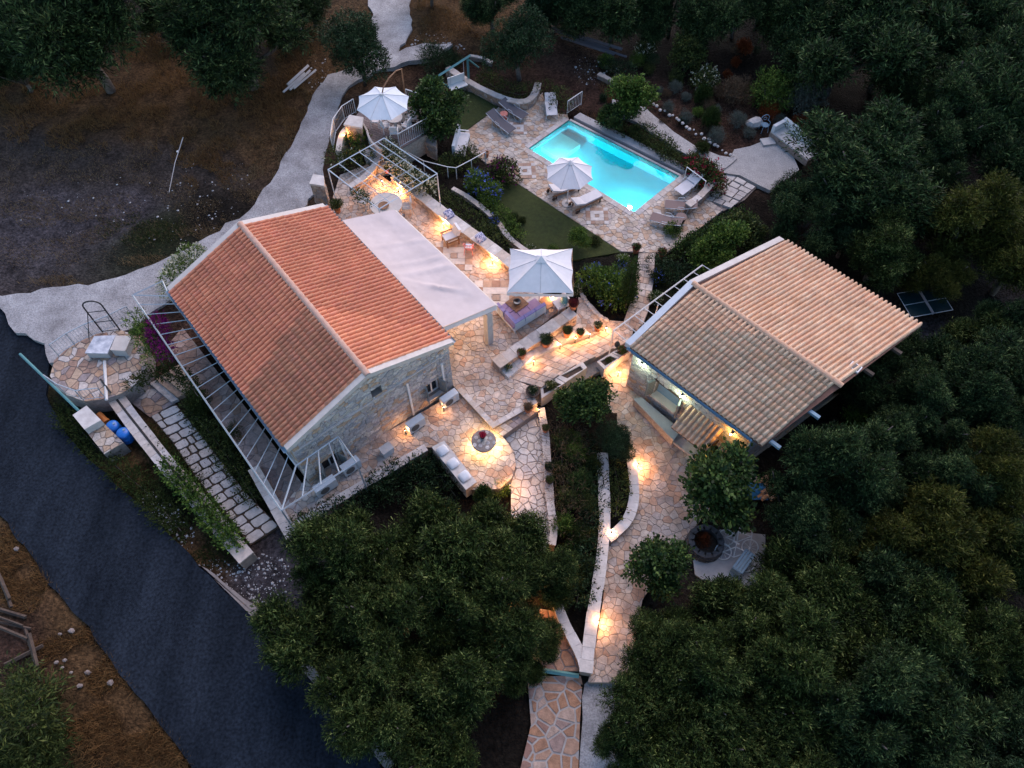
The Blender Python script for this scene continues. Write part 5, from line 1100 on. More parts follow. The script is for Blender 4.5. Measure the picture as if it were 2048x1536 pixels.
b = MB(off); b.prism(q, -.5, .40); b.build('bench_base', 'white_stone', t); cq = (sum(p[0] for p in q)/4, sum(p[1] for p in q)/4)
b = MB(off); b.prism([(cq[0]+(p[0]-cq[0])*1.04, cq[1]+(p[1]-cq[1])*1.06) for p in q], .40, .46); b.build('seat', 'white_stone', t)
ba = math.atan2(q[3][1]-q[0][1], q[3][0]-q[0][0])
for k, (u, v) in enumerate(((885,900),(906,926),(929,952))):
    b = MB(); pillow(b, .46, .46); o = b.build('seat_cushion', 'fabric_blue', smooth=True); o.location = at(u, v, .53); o.rotation_euler = (0, 0, ba); tag(o, ['pale blue cushion at the hedge end of the white bench', 'pale blue cushion in the middle of the white bench', 'pale blue cushion at the cypress end of the white bench'][k], 'cushion', 'cushions on the white bench')
# ------------------------------------------------------------------ platform things
def chest(q, z, h, label, m_top):
    poly = px(q, z+h); t = thing('storage_chest', label, 'chest', (*poly[0], z)); off = t.location.copy(); b = MB(off); b.prism(poly, z, z+h-.05); b.build('box_body', 'concrete', t); c = (sum(p[0] for p in poly)/4, sum(p[1] for p in poly)/4)
    b = MB(off); b.prism([(c[0]+(p[0]-c[0])*1.05, c[1]+(p[1]-c[1])*1.05) for p in poly], z+h-.05, z+h); b.build('lid', m_top, t)
mat('marble_lid', (.62,.63,.66), (.30,.32,.37), rough=.6, scale=3)
chest([(171,705),(189,673),(230,671),(214,706)], .52, .42, 'grey chest with weathered white lid on the round platform', 'marble_lid'); chest([(221,699),(232,672),(263,672),(250,701)], .52, .5, 'grey chest with plain beige lid on the round platform', 'plaster')
t, off = frame('arch_frame', 'black iron arch standing on the round platform', 'arch', at(205,664,.5), 0); a, c = at(205,664,.5), at(240,660,.5); zt_ = 1.9
K = [a, a+ZV*zt_]+[a.lerp(c, .5-.5*math.cos(math.pi*i/8))+ZV*(zt_+.35*math.sin(math.pi*i/8)) for i in range(1, 8)]+[c+ZV*zt_, c]
b = MB(off); b.tube(K, .035, 6); b.build('arch_tube', 'black_metal', t)
for h in (.05, .75, 1.5): bar(t, off, a+ZV*h, c+ZV*h, .025, 'black_metal', 'rung')
bar(t, off, a+ZV*1.5, at(178,677,.52), .02, 'black_metal', 'stay')
t, off = frame('white_channel', 'white drain channel lying across the round platform', 'channel', at(210,760,.52), 0); b = MB(off); b.tube([at(209,722,.56), at(213,800,.56)], .07, 4); b.build('channel_body', 'white_paint', t); bar(t, off, at(201,758,.6), at(222,786,.6), .04, 'black_metal', 'black_pipe')
for u, v, l, rz in ((237,866,'bright blue plastic barrel nearer the gate block', .5), (258,880,'bright blue plastic barrel lying beside the creeper wall', 1.0)):
    t = thing('plastic_barrel', l, 'barrel', at(u, v, -.5), rz, 'blue barrels behind the gate block'); b = MB(); b.lathe([(.20, 0), (.27, .04), (.29, .2), (.275, .22), (.29, .24), (.29, .46), (.275, .48), (.29, .5), (.28, .68), (.22, .74), (.02, .75)], k=20); b.build('barrel_body', 'blue_plastic', t, True); b = MB(); b.lathe([(.05, .74), (.05, .78), (.02, .785)], (.12, 0, 0), 10); b.build('bung', 'blue_metal', t)
t, off = frame('clay_pipe', 'short orange clay pipe lying by the gate block', 'pipe', at(205,838,-.4), 0); b = MB(off); b.tube([at(198,828,-.2), at(212,842,-.2)], .13, 12); b.build('pipe_body', 'orange_pipe', t); b = MB(off); b.tube([at(211,841,-.2), at(214,845,-.2)], .155, 12); b.build('collar', 'orange_pipe', t)
# ------------------------------------------------------------------ garden seat top right
t, off = frame('masonry_sofa', 'white masonry garden sofa on the gravel terrace', 'bench', at(1580,300,-.5), 0)
A, B_ = at(1541,262,-.05), at(1600,308,-.05); ex = (B_-A).normalized(); ex.z = 0; bk_ = Vector((-ex.y, ex.x, 0)); L_ = (B_-A).length+.6; a_ = math.atan2(ex.y, ex.x); o = down(A, -.5)
for c_, s_, m_, n_ in (((L_/2, .45, .2), (L_, .9, .4), 'stone_warm', 'base'), ((L_/2, .42, .43), (L_-.1, .86, .08), 'white_stone', 'seat'), ((L_/2, .98, .45), (L_, .18, .95), 'white_paint', 'backrest'), ((.1, .47, .42), (.2, .84, .88), 'white_paint', 'armrest')):
    b = MB(off); b.box(o+ex*c_[0]+bk_*c_[1]+ZV*c_[2], s_, a_); b.build(n_, m_, t)
b = MB(); b.box((0, 0, .06), (.75, .55, .1), .2); o = b.build('stone_slab', 'white_stone'); o.location = at(1535,285,-.5); tag(o, 'square white slab lying on the gravel before the masonry sofa', 'slab')
t = thing('wrought_chair', 'blue grey wrought iron garden chair by the boulder', 'chair', at(1526,262,-.5), R(10)); b = MB(); b.lathe([(.2, .42), (.21, .45)], k=16); b.build('seat', 'blue_metal', t)
b = MB(); b.tube([(.24*math.cos(x), .2, .72+.26*math.sin(x)) for x in [i*math.pi/8-.6 for i in range(12)]], .02, 6); b.build('back_hoop', 'blue_metal', t); b = MB(); b.tube([(.1*math.cos(i*.7), .2, .72+.1*math.sin(i*.7)) for i in range(10)], .014, 5); b.build('back_scroll', 'blue_metal', t)
for x in (-1, 1):
    for y in (-1, 1): b = MB(); b.tube([(x*.15, y*.15, .43), (x*.2, y*.2, 0)], .016, 6); b.build('leg', 'blue_metal', t)
    b = MB(); b.tube([(x*.2, .2, .6), (x*.25, -.05, .62), (x*.18, -.15, .44)], .014, 5); b.build('armrest', 'blue_metal', t)
# table tennis table
t = thing('tennis_table', 'dark green table tennis table with white lines among trees', 'table', at(1836,622,-.95), R(12)); MB().box((0, 0, .74), (2.2, 1.5, .03)).build('table_top', 'table_green', t)
for y in (-.74, .74, 0): MB().box((0, y, .757), (2.2, .03, .006)).build('line_marking', 'white_paint', t)
for x in (-1.09, 1.09): MB().box((x, 0, .758), (.03, 1.5, .006)).build('line_marking', 'white_paint', t)
MB().box((0, 0, .83), (.015, 1.6, .15)).build('net', 'fabric_white', t)
for x in (-.8, .8):
    for y in (-.5, .5): MB().box((x, y, .36), (.06, .06, .72)).build('leg', 'black_metal', t)
# ------------------------------------------------------------------ yard below the guest house: bicycles, hearth, stacked tiles
def bicycle(u, v, rz, label):
    t = thing('bicycle', label, 'bicycle', at(u, v, -.8), rz, 'white ornamental bicycles')
    for x in (-.5, .5):
        K = 20; b = MB(); b.tube([(x+.32*math.cos(2*math.pi*i/K), 0, .34+.32*math.sin(2*math.pi*i/K)) for i in range(K+1)], .025, 5, caps=False); wh = b.build('wheel', 'white_paint', t)
        for i in range(9): b = MB(); b.tube([(x, 0, .34), (x+.31*math.cos(i*.7), 0, .34+.31*math.sin(i*.7))], .008, 4); b.build('spoke', 'white_paint', wh)
    for a, c in (((-.5,0,.34),(-.15,0,.75)), ((-.15,0,.75),(.38,0,.78)), ((-.05,0,.34),(.38,0,.78)), ((-.5,0,.34),(-.05,0,.34)), ((-.05,0,.34),(-.18,0,.9)), ((.5,0,.34),(.36,0,.95))): b = MB(); b.tube([a, c], .02, 5); b.build('frame_tube', 'white_paint', t)
    MB().box((-.19, 0, .92), (.24, .12, .05)).build('saddle', 'white_paint', t); b = MB(); b.tube([(.3, -.24, .95), (.37, 0, .97), (.3, .24, .95)], .018, 5); b.build('handlebar', 'white_paint', t)
bicycle(1470, 1100, R(-25), 'white ornamental bicycle farther from the path'); bicycle(1462, 1130, R(-30), 'white ornamental bicycle nearer the olive tree')
for o_ in [o for o in bpy.data.objects if o.name.startswith('bicycle')]: o_.rotation_euler = (R(-55), 0, o_.rotation_euler[2])
t = thing('stone_hearth', 'round dark stone hearth ring beside the yard', 'hearth', at(1408, 1090, -.85))
for r_, h in ((.66, .12), (.63, .27), (.60, .40)):
    for i in range(13): a = i*2*math.pi/13+h; MB().box((r_*math.cos(a), r_*math.sin(a), h), (.22, .33, .16), a).build('ring_stone', 'stone_dark', t)
MB().lathe([(.55, .1), (.5, .14)], k=18).build('ash_bed', 'soil', t)
t, off = frame('yard_bench', 'teal slatted bench at the yard edge under the olive', 'bench', at(1490,1122,-.8), 0); a, c = at(1474,1140,-.35), at(1500,1104,-.35); rz = math.atan2(c.y-a.y, c.x-a.x); m_ = (a+c)/2
for k in range(4): b = MB(off); b.box(m_+Vector((-math.sin(rz), math.cos(rz), 0))*(-.2+.12*k), ((c-a).length, .1, .03), rz); b.build('slat', 'blue_metal', t)
for e in (a, c):
    b = MB(off); b.box((e.x, e.y, -.58), (.06, .4, .44), rz); b.build('leg', 'blue_metal', t)
t, off = frame('tile_stack', 'stack of spare roof tiles beside the guest house corner', 'stack', at(1530,970,-1.), 0)
for k in range(18): 
    p = at(1512+random.uniform(0, 30), 955+random.uniform(0, 45), -.75+.02*k); b = MB(off); b.tube([p, p+Vector((.28, .18, .0))], .09, 6); b.build('stored_tile', 'tile2', t)
t, off = frame('tarpaulin', 'blue tarpaulin sheet heaped by the tile stack', 'tarpaulin', at(1505,985,-1), 0); vs = []; c = at(1505,985,-.7)
for i in range(9):
    for j in range(9): x, y = (i-4)*.14, (j-4)*.10; vs.append(c+Vector((x, y, .22*math.exp(-(x*x+y*y)*2)+noise.noise(Vector((x*4, y*4, 2)))*.14)))
b = MB(off); b.add(vs, [(i*9+j, (i+1)*9+j, (i+1)*9+j+1, i*9+j+1) for i in range(8) for j in range(8)]); b.build('sheet', 'tarp_blue', t); b = MB(off); b.box(c-ZV*.12, (.8, .6, .2)); b.build('load', 'old_timber', t)
# timber heaps
def timbers(name, label, spots, m, r=.07, L_=1.4, z=-.35):
    u0, v0 = spots[0][:2]; t = thing(name, label, 'timber', at(u0, v0, z)); off = t.location.copy()
    for u, v, an, k in spots:
        p = at(u, v, z+.1*k+r); d_ = Vector((math.cos(an), math.sin(an), 0))*L_/2; b = MB(off); b.tube([p-d_, p+d_], r*random.uniform(.7, 1.2), 4); b.build('plank', m, t)
timbers('timber_heap', 'heap of old brown planks at the lower road edge', [(12,1185,R(-55),0),(6,1170,R(-52),1),(20,1225,R(-15),0),(14,1240,R(-18),1),(28,1250,R(-12),0),(24,1265,R(-20),1),(60,1290,R(-58),0),(66,1300,R(-60),1),(48,1310,R(30),0)], 'old_timber')
timbers('grey_timbers', 'pale grey squared timbers lying by the dry grass', [(588,165,R(60),0),(600,160,R(62),0),(610,158,R(58),1),(596,150,R(61),1)], 'concrete', .09, 2.0, -.1)
timbers('pipe_stack', 'stack of dark pipes on the slope above the pool', [(1165,80,R(-28),0),(1175,92,R(-28),0),(1190,82,R(-27),1),(1200,96,R(-29),0),(1150,70,R(-28),1)], 'mesh_grey', .10, 3.6, -.1)
for k, (u, v) in enumerate(((112,1325),(125,1335),(130,1320),(142,1345),(160,1372),(175,1345),(120,1268),(143,1262),(220,1365),(33,1098))):
    b = MB(); ball(b, (0, 0, 0), random.uniform(.05, .12), 6); b.v = [(x*random.uniform(.8, 1.5), y*random.uniform(.6, 1.2), z*.6) for x, y, z in b.v]; o = b.build('rubble_stone', 'mortar'); o.location = at(u, v, -.35); tag(o, 'pale broken stone lying in the dry grass by the road', 'stone', 'broken stones by the road')
# fallen pole in the field
t, off = frame('field_pole', 'thin pale pole lying in the bare field', 'pole', at(340,370,0), 0); b = MB(off); b.tube([at(366,275,.05), at(350,325,.05), at(338,385,.05)], .03, 6, .015); b.build('pole_body', 'concrete', t); b = MB(off); b.lathe([(.06, 0), (.06, .1)], at(356,305,.02), 8); b.build('coupling', 'white_paint', t)
# ------------------------------------------------------------------ vegetation
import numpy as np
def np_mesh(name, V, quads, m):
    me = bpy.data.meshes.new(name); nv, nq = len(V), len(quads)
    me.vertices.add(nv); me.vertices.foreach_set('co', V.astype(np.float32).ravel()); k = quads.shape[1]
    me.loops.add(nq*k); me.loops.foreach_set('vertex_index', quads.astype(np.int32).ravel()); me.polygons.add(nq)
    me.polygons.foreach_set('loop_start', np.arange(0, nq*k, k, dtype=np.int32)); me.materials.append(MAT[m]); me.update(calc_edges=True); return me
def unit(a): return a/np.maximum(np.linalg.norm(a, axis=1, keepdims=True), 1e-6)
def leaf_cloud(name, lobes, n, L_, W_, m, seed, twig=0, up=.35, shell=.35, flat=.0):
    """n leaves spread through the outer part of the lobes; twig > 1 sets them along little shoots"""
    rg = np.random.default_rng(seed); lb = np.array(lobes, float); wt = (lb[:, 3]*lb[:, 4]+lb[:, 3]*lb[:, 5]+lb[:, 4]*lb[:, 5]); wt /= wt.sum()
    nt_ = max(1, n//max(twig, 1)); idx = rg.choice(len(lb), nt_, p=wt); d = rg.normal(size=(nt_, 3)); d[:, 2] = d[:, 2]*.9+.25; d = unit(d)
    f = 1-shell*rg.random((nt_, 1))**1.6+.05*rg.normal(size=(nt_, 1)); P = lb[idx, :3]+d*lb[idx, 3:6]*f
    T = unit(d+rg.normal(size=(nt_, 3))*.45+np.array([0, 0, up]))
    if twig > 1:
        S = unit(np.cross(T, rg.normal(size=(nt_, 3)))); Ps, Ts = [], []
        for k in range(twig):
            s_ = (k+1)/twig; a = rg.random((nt_, 1))*6.28; B2 = np.cross(T, S); side = S*np.cos(a)+B2*np.sin(a)
            Ps.append(P+T*L_*2.6*s_); Ts.append(unit(T*.75+side*.7+rg.normal(size=(nt_, 3))*.12))
        P, T = np.concatenate(Ps), np.concatenate(Ts)
    n2 = len(P); sz = rg.uniform(.7, 1.3, (n2, 1)); S = np.cross(T, rg.normal(size=(n2, 3)))
    if flat: S = unit(np.cross(T, np.array([0, 0, 1.])+rg.normal(size=(n2, 3))*flat))
    S = unit(S); A = P; B2 = P+T*L_*.5*sz+S*W_/2*sz; C3 = P+T*L_*sz; D3 = P+T*L_*.5*sz-S*W_/2*sz
    V = np.stack([A, B2, C3, D3], 1).reshape(-1, 3); return np_mesh(name, V, np.arange(n2*4).reshape(-1, 4), m)
def lobes_for(seed, R0, H0, k=13, flat=.8, core=.62, lo=.28, hi=.46):
    r = random.Random(seed); out = [(0, 0, H0, R0*core, R0*core, R0*core*flat)]
    for i in range(k):
        a = i*2.39996+r.random()*.6; e = r.uniform(-.6, 1.25); rr = R0*r.uniform(lo, hi); q = R0*r.uniform(.50, .92)
        out.append((q*math.cos(e)*math.cos(a), q*math.cos(e)*math.sin(a), H0+q*math.sin(e)*flat, rr, rr, rr*.85))
    return out
def olive_lobes(seed, R0, H0, nc=8):
    r = random.Random(seed); out = []
    for c in range(nc):
        a = c*2.39996+r.uniform(-.5, .5); q = R0*(.15 if c == 0 else r.uniform(.38, .78)); cr = R0*r.uniform(.22, .40); z = H0+R0*(r.uniform(.3, .6) if c == 0 else r.uniform(-.6, .5))
        cx, cy_ = q*math.cos(a), q*math.sin(a); out.append((cx, cy_, z, cr*.6, cr*.6, cr*.55))
        for k in range(9):
            b_ = k*2.39996+r.random(); e = r.uniform(-.5, 1.4); d_ = cr*r.uniform(.55, .9); lr = cr*r.uniform(.25, .5)
            out.append((cx+d_*math.cos(e)*math.cos(b_), cy_+d_*math.cos(e)*math.sin(b_), z+d_*math.sin(e), lr, lr, lr*.9))
    return out
def trunk_mesh(name, H0, R0, seed, r0=.2, lobes=None):
    r = random.Random(seed); b = MB(); k = Vector((r.uniform(-.2, .2), r.uniform(-.2, .2), H0*.45)); b.tube([(0, 0, -.3), k*.5+Vector((.05, -.04, 0)), k], r0, 8, r0*.75)
    for q in (lobes or [])[::10]:
        e = Vector(q[:3]); m_ = k.lerp(e, .55)+Vector((r.uniform(-.2, .2), r.uniform(-.2, .2), -.1)); b.tube([k*.92, m_, e, e+(e-m_)*.55+Vector((0, 0, q[3]*.5))], r0*.5, 6, r0*.12)
        for s_ in range(3): f = e+Vector((r.uniform(-1, 1), r.uniform(-1, 1), r.uniform(-.2, .9)))*q[3]*1.5; b.tube([m_.lerp(e, .5), f], r0*.2, 5, r0*.06)
    for i in range(0 if lobes else 5):
        a = i*1.257+r.random(); e = Vector((math.cos(a)*R0*.6, math.sin(a)*R0*.6, H0+r.uniform(-.1, .5)*R0)); b.tube([k*.92, k.lerp(e, .45)+Vector((0, 0, .15)), e], r0*.55, 6, r0*.15)
    me = bpy.data.meshes.new(name); me.from_pydata(b.v, [], b.f); me.materials.append(MAT['bark']); me.polygons.foreach_set('use_smooth', [True]*len(me.polygons)); return me
KIND = {}
def kind(nm, R0, H0, n, L_, W_, m, twig, variants=2, k=13, flat_=.8, leafflat=0., up=.35, r0=.18, shell=.38, lo=.28, hi=.46, core=.62):
    vr = []
    for i in range(variants):
        cl = nm in ('olive', 'broad'); lb = olive_lobes(17*i+3+len(nm), R0, H0, 10 if nm == 'olive' else 7) if cl else lobes_for(101*i+len(nm)*7, R0, H0, k, flat_, core, lo, hi); q = (.82, 1., 1.25, .92, 1.1)[i % 5] if nm == 'olive' else 1.
        vr.append((leaf_cloud('crown_'+nm, lb, int(n/q**1.5), L_*q, W_*q, m, 31*i+5, twig, up, shell, leafflat), trunk_mesh('trunk_'+nm, H0, R0, i+3, r0, lb if cl else None)))
    KIND[nm] = (R0, H0, vr, m)
kind('olive', 2.2, 2.35, 64000, .16, .034, 'olive', 8, 5, 34, .95, lo=.13, hi=.32, core=.46, shell=.45, up=.55)
kind('dense', 2.0, 2.6, 26000, .12, .055, 'dense', 4, 2, 16, .95, shell=.25)
kind('broad', 1.6, 2.1, 7500, .19, .12, 'broad', 3, 3, 14, 1.0, r0=.10, leafflat=.8)
FWD = Vector((0, math.cos(TH), -math.sin(TH)))
def tree(u, v, rpx, kd, label, m=None, group=None, name=None, cat='tree', sq=1., hz=1.):
    R0, H0, var, m0 = KIND[kd]; s_ = 1.
    for _ in range(6):
        p = at(u, v, -.6+H0*s_*hz); s_ = rpx*((p-Vector((0, 0, CH))).dot(FWD))/FP/(R0*1.08)
    g = ground_z(p.x, p.y); vi = random.randrange(len(var)); rz = random.uniform(0, 6.28)
    t = thing(name or kd+'_tree' if kd in ('olive',) else name or 'leafy_tree', label, cat, (p.x, p.y, min(g, p.z-H0*s_*hz+.3)), 0, group)
    jx = random.uniform(.86, 1.16); t.scale = (s_*sq*jx, s_/jx, s_*hz*random.uniform(.9, 1.12)); t.rotation_euler = (0, 0, rz)
    cr = bpy.data.objects.new('crown', var[vi][0]); link(cr, t); tk = bpy.data.objects.new('trunk', var[vi][1]); link(tk, t)
    if m: cr.material_slots[0].link = 'OBJECT'; cr.material_slots[0].material = MAT[m]
    return t
random.seed(5)
ORD = ['first', 'second', 'third', 'fourth', 'fifth', 'sixth', 'seventh', 'eighth', 'ninth', 'tenth', 'eleventh', 'twelfth', 'thirteenth', 'fourteenth', 'fifteenth', 'sixteenth', 'seventeenth', 'eighteenth', 'nineteenth', 'twentieth']
def grove(lst, where, grp, row):
    rws = {}
    for q in lst: rws.setdefault(int(q[1]//row), []).append(q)
    for k, key in enumerate(sorted(rws)):
        for i, (u, v, r, m) in enumerate(sorted(rws[key])): tree(u, v, r*1.2, 'olive', f'olive {where}, {ORD[i]} from left, {ORD[k]} row from top', m, grp)
G1, G2, G3, G4 = 'olives of the upper left field', 'olives of the upper grove', 'olives of the grove right of the guest house', 'olives of the lower right grove'
grove(((165,70,125,'olive_cool'),(-10,60,85,'olive_cool'),(470,70,120,'olive_cool'),(560,30,70,'olive_cool'),(340,20,60,'olive_cool'),(40,150,50,'olive_cool')), 'on the field above the gravel lane', G1, 100)
grove(((985,15,55,'olive_cool'),(1110,5,65,'dense'),(1230,15,70,'olive_cool'),(1350,5,70,'olive_cool'),(1480,10,70,'olive_cool'),(1590,40,75,'olive_cool'),(1680,110,100,'olive_cool'),(1790,80,105,'olive_cool'),(1910,40,90,'olive_cool'),(2020,110,90,'olive_cool'),(1700,10,80,'olive_cool'),(2040,10,80,'olive_cool'),(620,10,50,'olive_cool'),(1170,25,60,'olive_cool'),(1420,45,60,'olive_cool'),(1290,40,50,'olive_cool'),(1530,-10,70,'olive_cool'),(1640,-20,70,'olive_cool'),(1950,110,80,'olive_cool'),(1870,120,75,'olive_cool'),(1620,110,60,'olive_cool'),(860,-25,45,'olive_cool')), 'in the grove along the upper edge', G2, 65)
grove(((1960,230,95,'olive_cool'),(1850,180,70,'olive_cool'),(2040,320,80,'olive_cool'),(1940,440,95,'olive_yellow'),(2040,520,80,'olive_yellow'),(1770,500,75,'olive'),(1860,340,70,'olive_cool'),(1870,545,55,'olive_yellow'),(1960,680,60,'olive'),(2020,760,80,'olive_cool'),(1930,800,75,'olive_cool'),(1850,830,70,'olive_cool'),(1780,900,70,'olive_cool'),(1990,950,85,'olive_yellow'),(1890,960,75,'olive_cool'),(1800,1080,85,'olive_yellow'),(1930,1090,95,'olive_yellow'),(2040,1110,70,'olive'),(1790,700,55,'olive_cool'),(1880,740,65,'olive_cool'),(2045,640,70,'olive_cool'),(1720,1010,75,'olive_cool'),(1850,1000,70,'olive'),(2045,860,70,'olive_cool'),(1790,400,70,'olive_cool'),(1880,260,80,'olive_cool'),(2045,420,70,'olive_cool'),(1660,1060,70,'olive'),(1770,800,55,'olive_cool'),(1700,760,30,'olive_cool')), 'right of the guest house', G3, 150)
grove(((1480,1230,85,'olive'),(1600,1170,85,'olive'),(1340,1300,85,'olive'),(1440,1370,100,'olive'),(1590,1330,110,'olive'),(1720,1230,95,'olive'),(1850,1260,95,'olive'),(1990,1260,85,'olive'),(1300,1420,80,'olive'),(1390,1500,100,'olive'),(1560,1480,110,'olive'),(1660,1280,90,'olive'),(1500,1330,90,'olive'),(1820,1180,90,'olive_cool'),(1250,1500,60,'olive'),(1650,1480,90,'olive'),(1740,1400,110,'olive_cool'),(1900,1400,100,'olive_cool'),(2030,1400,80,'olive_cool'),(1720,1530,90,'olive_cool'),(1880,1530,90,'olive_cool'),(2020,1530,80,'dense')), 'in the lower right grove', G4, 110)
tree(1735, 350, 140, 'olive', 'broad olive tree screening the white masonry sofa', 'olive_cool', hz=.85)
tree(1625, 425, 92, 'olive', 'olive tree leaning over the grey curved path behind the guest house roof', 'olive_cool')
tree(1670, 930, 115, 'olive', 'olive tree right below the guest house near gable', 'olive_cool'); tree(1590, 1030, 90, 'olive', 'olive tree beyond the tile stack', 'olive_cool')
for u, v, r, l in ((690,1110,115,'olive tree hiding the near end of the gable coping wall'),(860,1090,115,'olive tree below the three cushioned white bench'),(1010,1080,95,'olive tree overhanging the bluish path'),(1095,1150,75,'olive tree against the long whitewashed wall'),(640,1250,105,'olive tree leaning over the asphalt road edge'),(800,1230,125,'largest olive tree in the middle of the lower grove'),(950,1220,115,'olive tree with lit path glowing through its crown'),(1060,1270,70,'small olive tree beside the short whitewashed wall'),(760,1380,125,'olive tree in the lower grove near the road bend'),(910,1360,115,'olive tree above the dark pond edge of the lower grove'),(1040,1330,60,'olive tree touching the teal threshold'),(870,1480,100,'olive tree at the lower picture edge of the grove')): tree(u, v, r, 'olive', l, 'olive')
tree(718, 105, 70, 'dense', 'dense rounded tree standing in the bend of the gravel lane'); tree(1040, 95, 66, 'dense', 'dense rounded dark tree above the pool back wall'); tree(1700, 470, 50, 'dense', 'dense small tree beside the guest house roof corner')
tree(880, 228, 55, 'broad', 'glossy leafy tree between deck and swing lawn'); tree(1165, 800, 52, 'broad', 'tall leafy climber shrub between the two paths', hz=1.1); tree(1235, 885, 40, 'dense', 'clipped round dark tree at the bend of the house path')
tree(1440, 970, 88, 'broad', 'dark leafy tree beside the guest house porch'); tree(1318, 1128, 66, 'broad', 'dark leafy tree standing over the house path'); tree(1790, 238, 32, 'broad', 'small bright green tree above the red leaved shrubs', 'lush')
tree(1375, 105, 36, 'broad', 'yellowish leafy tree on the slope above the lavender balls', 'hedge'); tree(1262, 195, 48, 'broad', 'lemon tree beside the garden path', 'lush'); tree(1230, 225, 35, 'broad', 'smaller lemon tree by the pool ledge'); tree(1725, 835, 34, 'broad', 'bright green young tree behind the guest house gable', 'lush')
tree(1432, 498, 50, 'broad', 'leafy citrus tree behind the guest house verge', 'lush'); tree(1492, 462, 44, 'broad', 'leafy citrus tree nearer the pale slab steps', 'hedge'); tree(1160, 478, 24, 'broad', 'small bright lemon bush on the pool lawn', 'lush', cat='bush')
# shrubs
kind('bush', .6, .42, 2600, .085, .055, 'hedge', 3, 2, 10, .85, r0=.03)
kind('fine', .6, .42, 4200, .09, .02, 'hedge', 5, 2, 10, .85, r0=.03)
FLW = {}
def shrub(u, v, rpx, label, m='hedge', flower=None, kd='bush', z=None, name='shrub', cat='shrub', hz=1., group=None, nf=400, fs=.08):
    R0, H0, var, _ = KIND[kd]; s_ = 1.; g = -.5 if z is None else z
    for _ in range(5): p = at(u, v, g+H0*s_*hz); s_ = rpx*((p-Vector((0, 0, CH))).dot(FWD))/FP/(R0*1.05); g = ground_z(p.x, p.y) if z is None else z
    t = thing(name, label, cat, (p.x, p.y, g-.03), random.uniform(0, 6.28), group); t.scale = (s_, s_, s_*hz); vi = random.randrange(len(var))
    cr = bpy.data.objects.new('foliage', var[vi][0]); link(cr, t); cr.material_slots[0].link = 'OBJECT'; cr.material_slots[0].material = MAT[m]
    tk = bpy.data.objects.new('stem', var[vi][1]); link(tk, t)
    if flower:
        key = (flower, nf, fs)
        if key not in FLW: FLW[key] = leaf_cloud('blooms', lobes_for(101+len(kd)*7, R0*1.04, H0, 10, .85), nf, fs, fs*.9, flower, 9, 4, .2, .15)
        o = bpy.data.objects.new('blooms', FLW[key]); link(o, t); stuff(o)
    return t
def hedge(name, label, pl, w_, h, z, m='hedge', n=260, L_=.09, W_=.05, flower=None, cat='hedge', fl=.1):
    """row of foliage along a line; n leaves per metre"""
    p0 = at(*pl[0], z); pts = [at(u, v, z+h*.5) for u, v in pl]; q = [tuple(p) for p in pts]; Lt = sum(math.dist(q[i], q[i+1]) for i in range(len(q)-1)); k = max(3, int(Lt/(w_*.45))); lb = []
    for i in range(k):
        c = along(q, (i+.5)/k); r = w_*random.uniform(.42, .62); lb.append((c[0]-p0.x+random.uniform(-.2, .2)*w_, c[1]-p0.y+random.uniform(-.2, .2)*w_, c[2]-z+random.uniform(-.1, .15)*h, r, r, h*.5*random.uniform(.8, 1.15)))
    t = thing(name, label, cat, (p0.x, p0.y, z)); o = bpy.data.objects.new('foliage', leaf_cloud('foliage', lb, int(3*n*Lt), L_, W_, m, len(label), 4, .4, .4)); link(o, t)
    b = MB(p0); b.tube([down(p, z+.02) for p in pts], .02, 5); b.build('stems', 'bark', t)
    if flower: o = bpy.data.objects.new('blooms', leaf_cloud('blooms', lb, int(2*n*Lt*fl), .09, .08, flower, 3+len(label), 4, .2, .08)); link(o, t); stuff(o)
    return t
hedge('terrace_hedge', 'clipped dark hedge behind the terrace seat wall', [(868,392),(905,412),(950,448),(1000,490)], 1.0, .75, -.45)
hedge('lawn_border', 'leafy border plants along the curved garden wall', [(960,395),(1000,425),(1020,455),(1040,480)], .6, .5, -.55, 'lush')
hedge('gable_hedge', 'dark green hedge below the gable coping wall', [(600,1062),(700,1008),(800,945),(855,918)], .9, .9, -.6, 'dense', 420)
hedge('bench_hedge', 'dark shrubs filling the bed behind the white bench', [(760,990),(830,960),(880,945),(910,985)], 1.1, .8, -.6, 'dense', 360)
hedge('stairs_hydrangea', 'blue hydrangea bed beside the curved pool path', [(1180,545),(1200,575),(1225,555),(1240,590),(1222,605)], 1.25, .9, -.55, 'lush', 420, .12, .08, 'blue_flower', fl=.08)
hedge('path_border', 'shrubs between the pool path and the guest house roof', [(1318,520),(1330,545),(1345,560),(1370,540)], 1.0, .7, -.7, 'dense', 380)
hedge('citrus_hedge', 'dark leafy hedge below the pool paving corner', [(1362,512),(1405,482),(1445,458),(1490,432)], .9, .7, -.8, 'broad', 380, .12, .07)
hedge('pool_hedge', 'rounded hedge behind the single white lounger', [(1092,178),(1112,190),(1125,205),(1130,215)], 1.0, .95, -.7, 'hedge')
hedge('railing_hedge', 'rounded clipped hedge inside the curved handrail', [(885,338),(915,325),(950,312)], .9, .75, -.65, 'hedge', 480)
hedge('ledge_planting', 'low dark ground cover beside the pool ledge', [(1205,238),(1262,268),(1322,302),(1380,335)], .5, .3, -.75, 'hedge', 260)
hedge('wall_creeper', 'green creeper trailing over the long vine wall', [(340,935),(372,975),(410,1018),(440,1055),(470,1090)], .55, .35, .15, 'lush', 260, .11, .08, cat='creeper')
hedge('roadside_weeds', 'rough weeds along the outer foot of the vine wall', [(130,830),(230,930),(300,990),(360,1060)], .7, .45, -.5, 'weed', 220, .14, .04, cat='weeds')
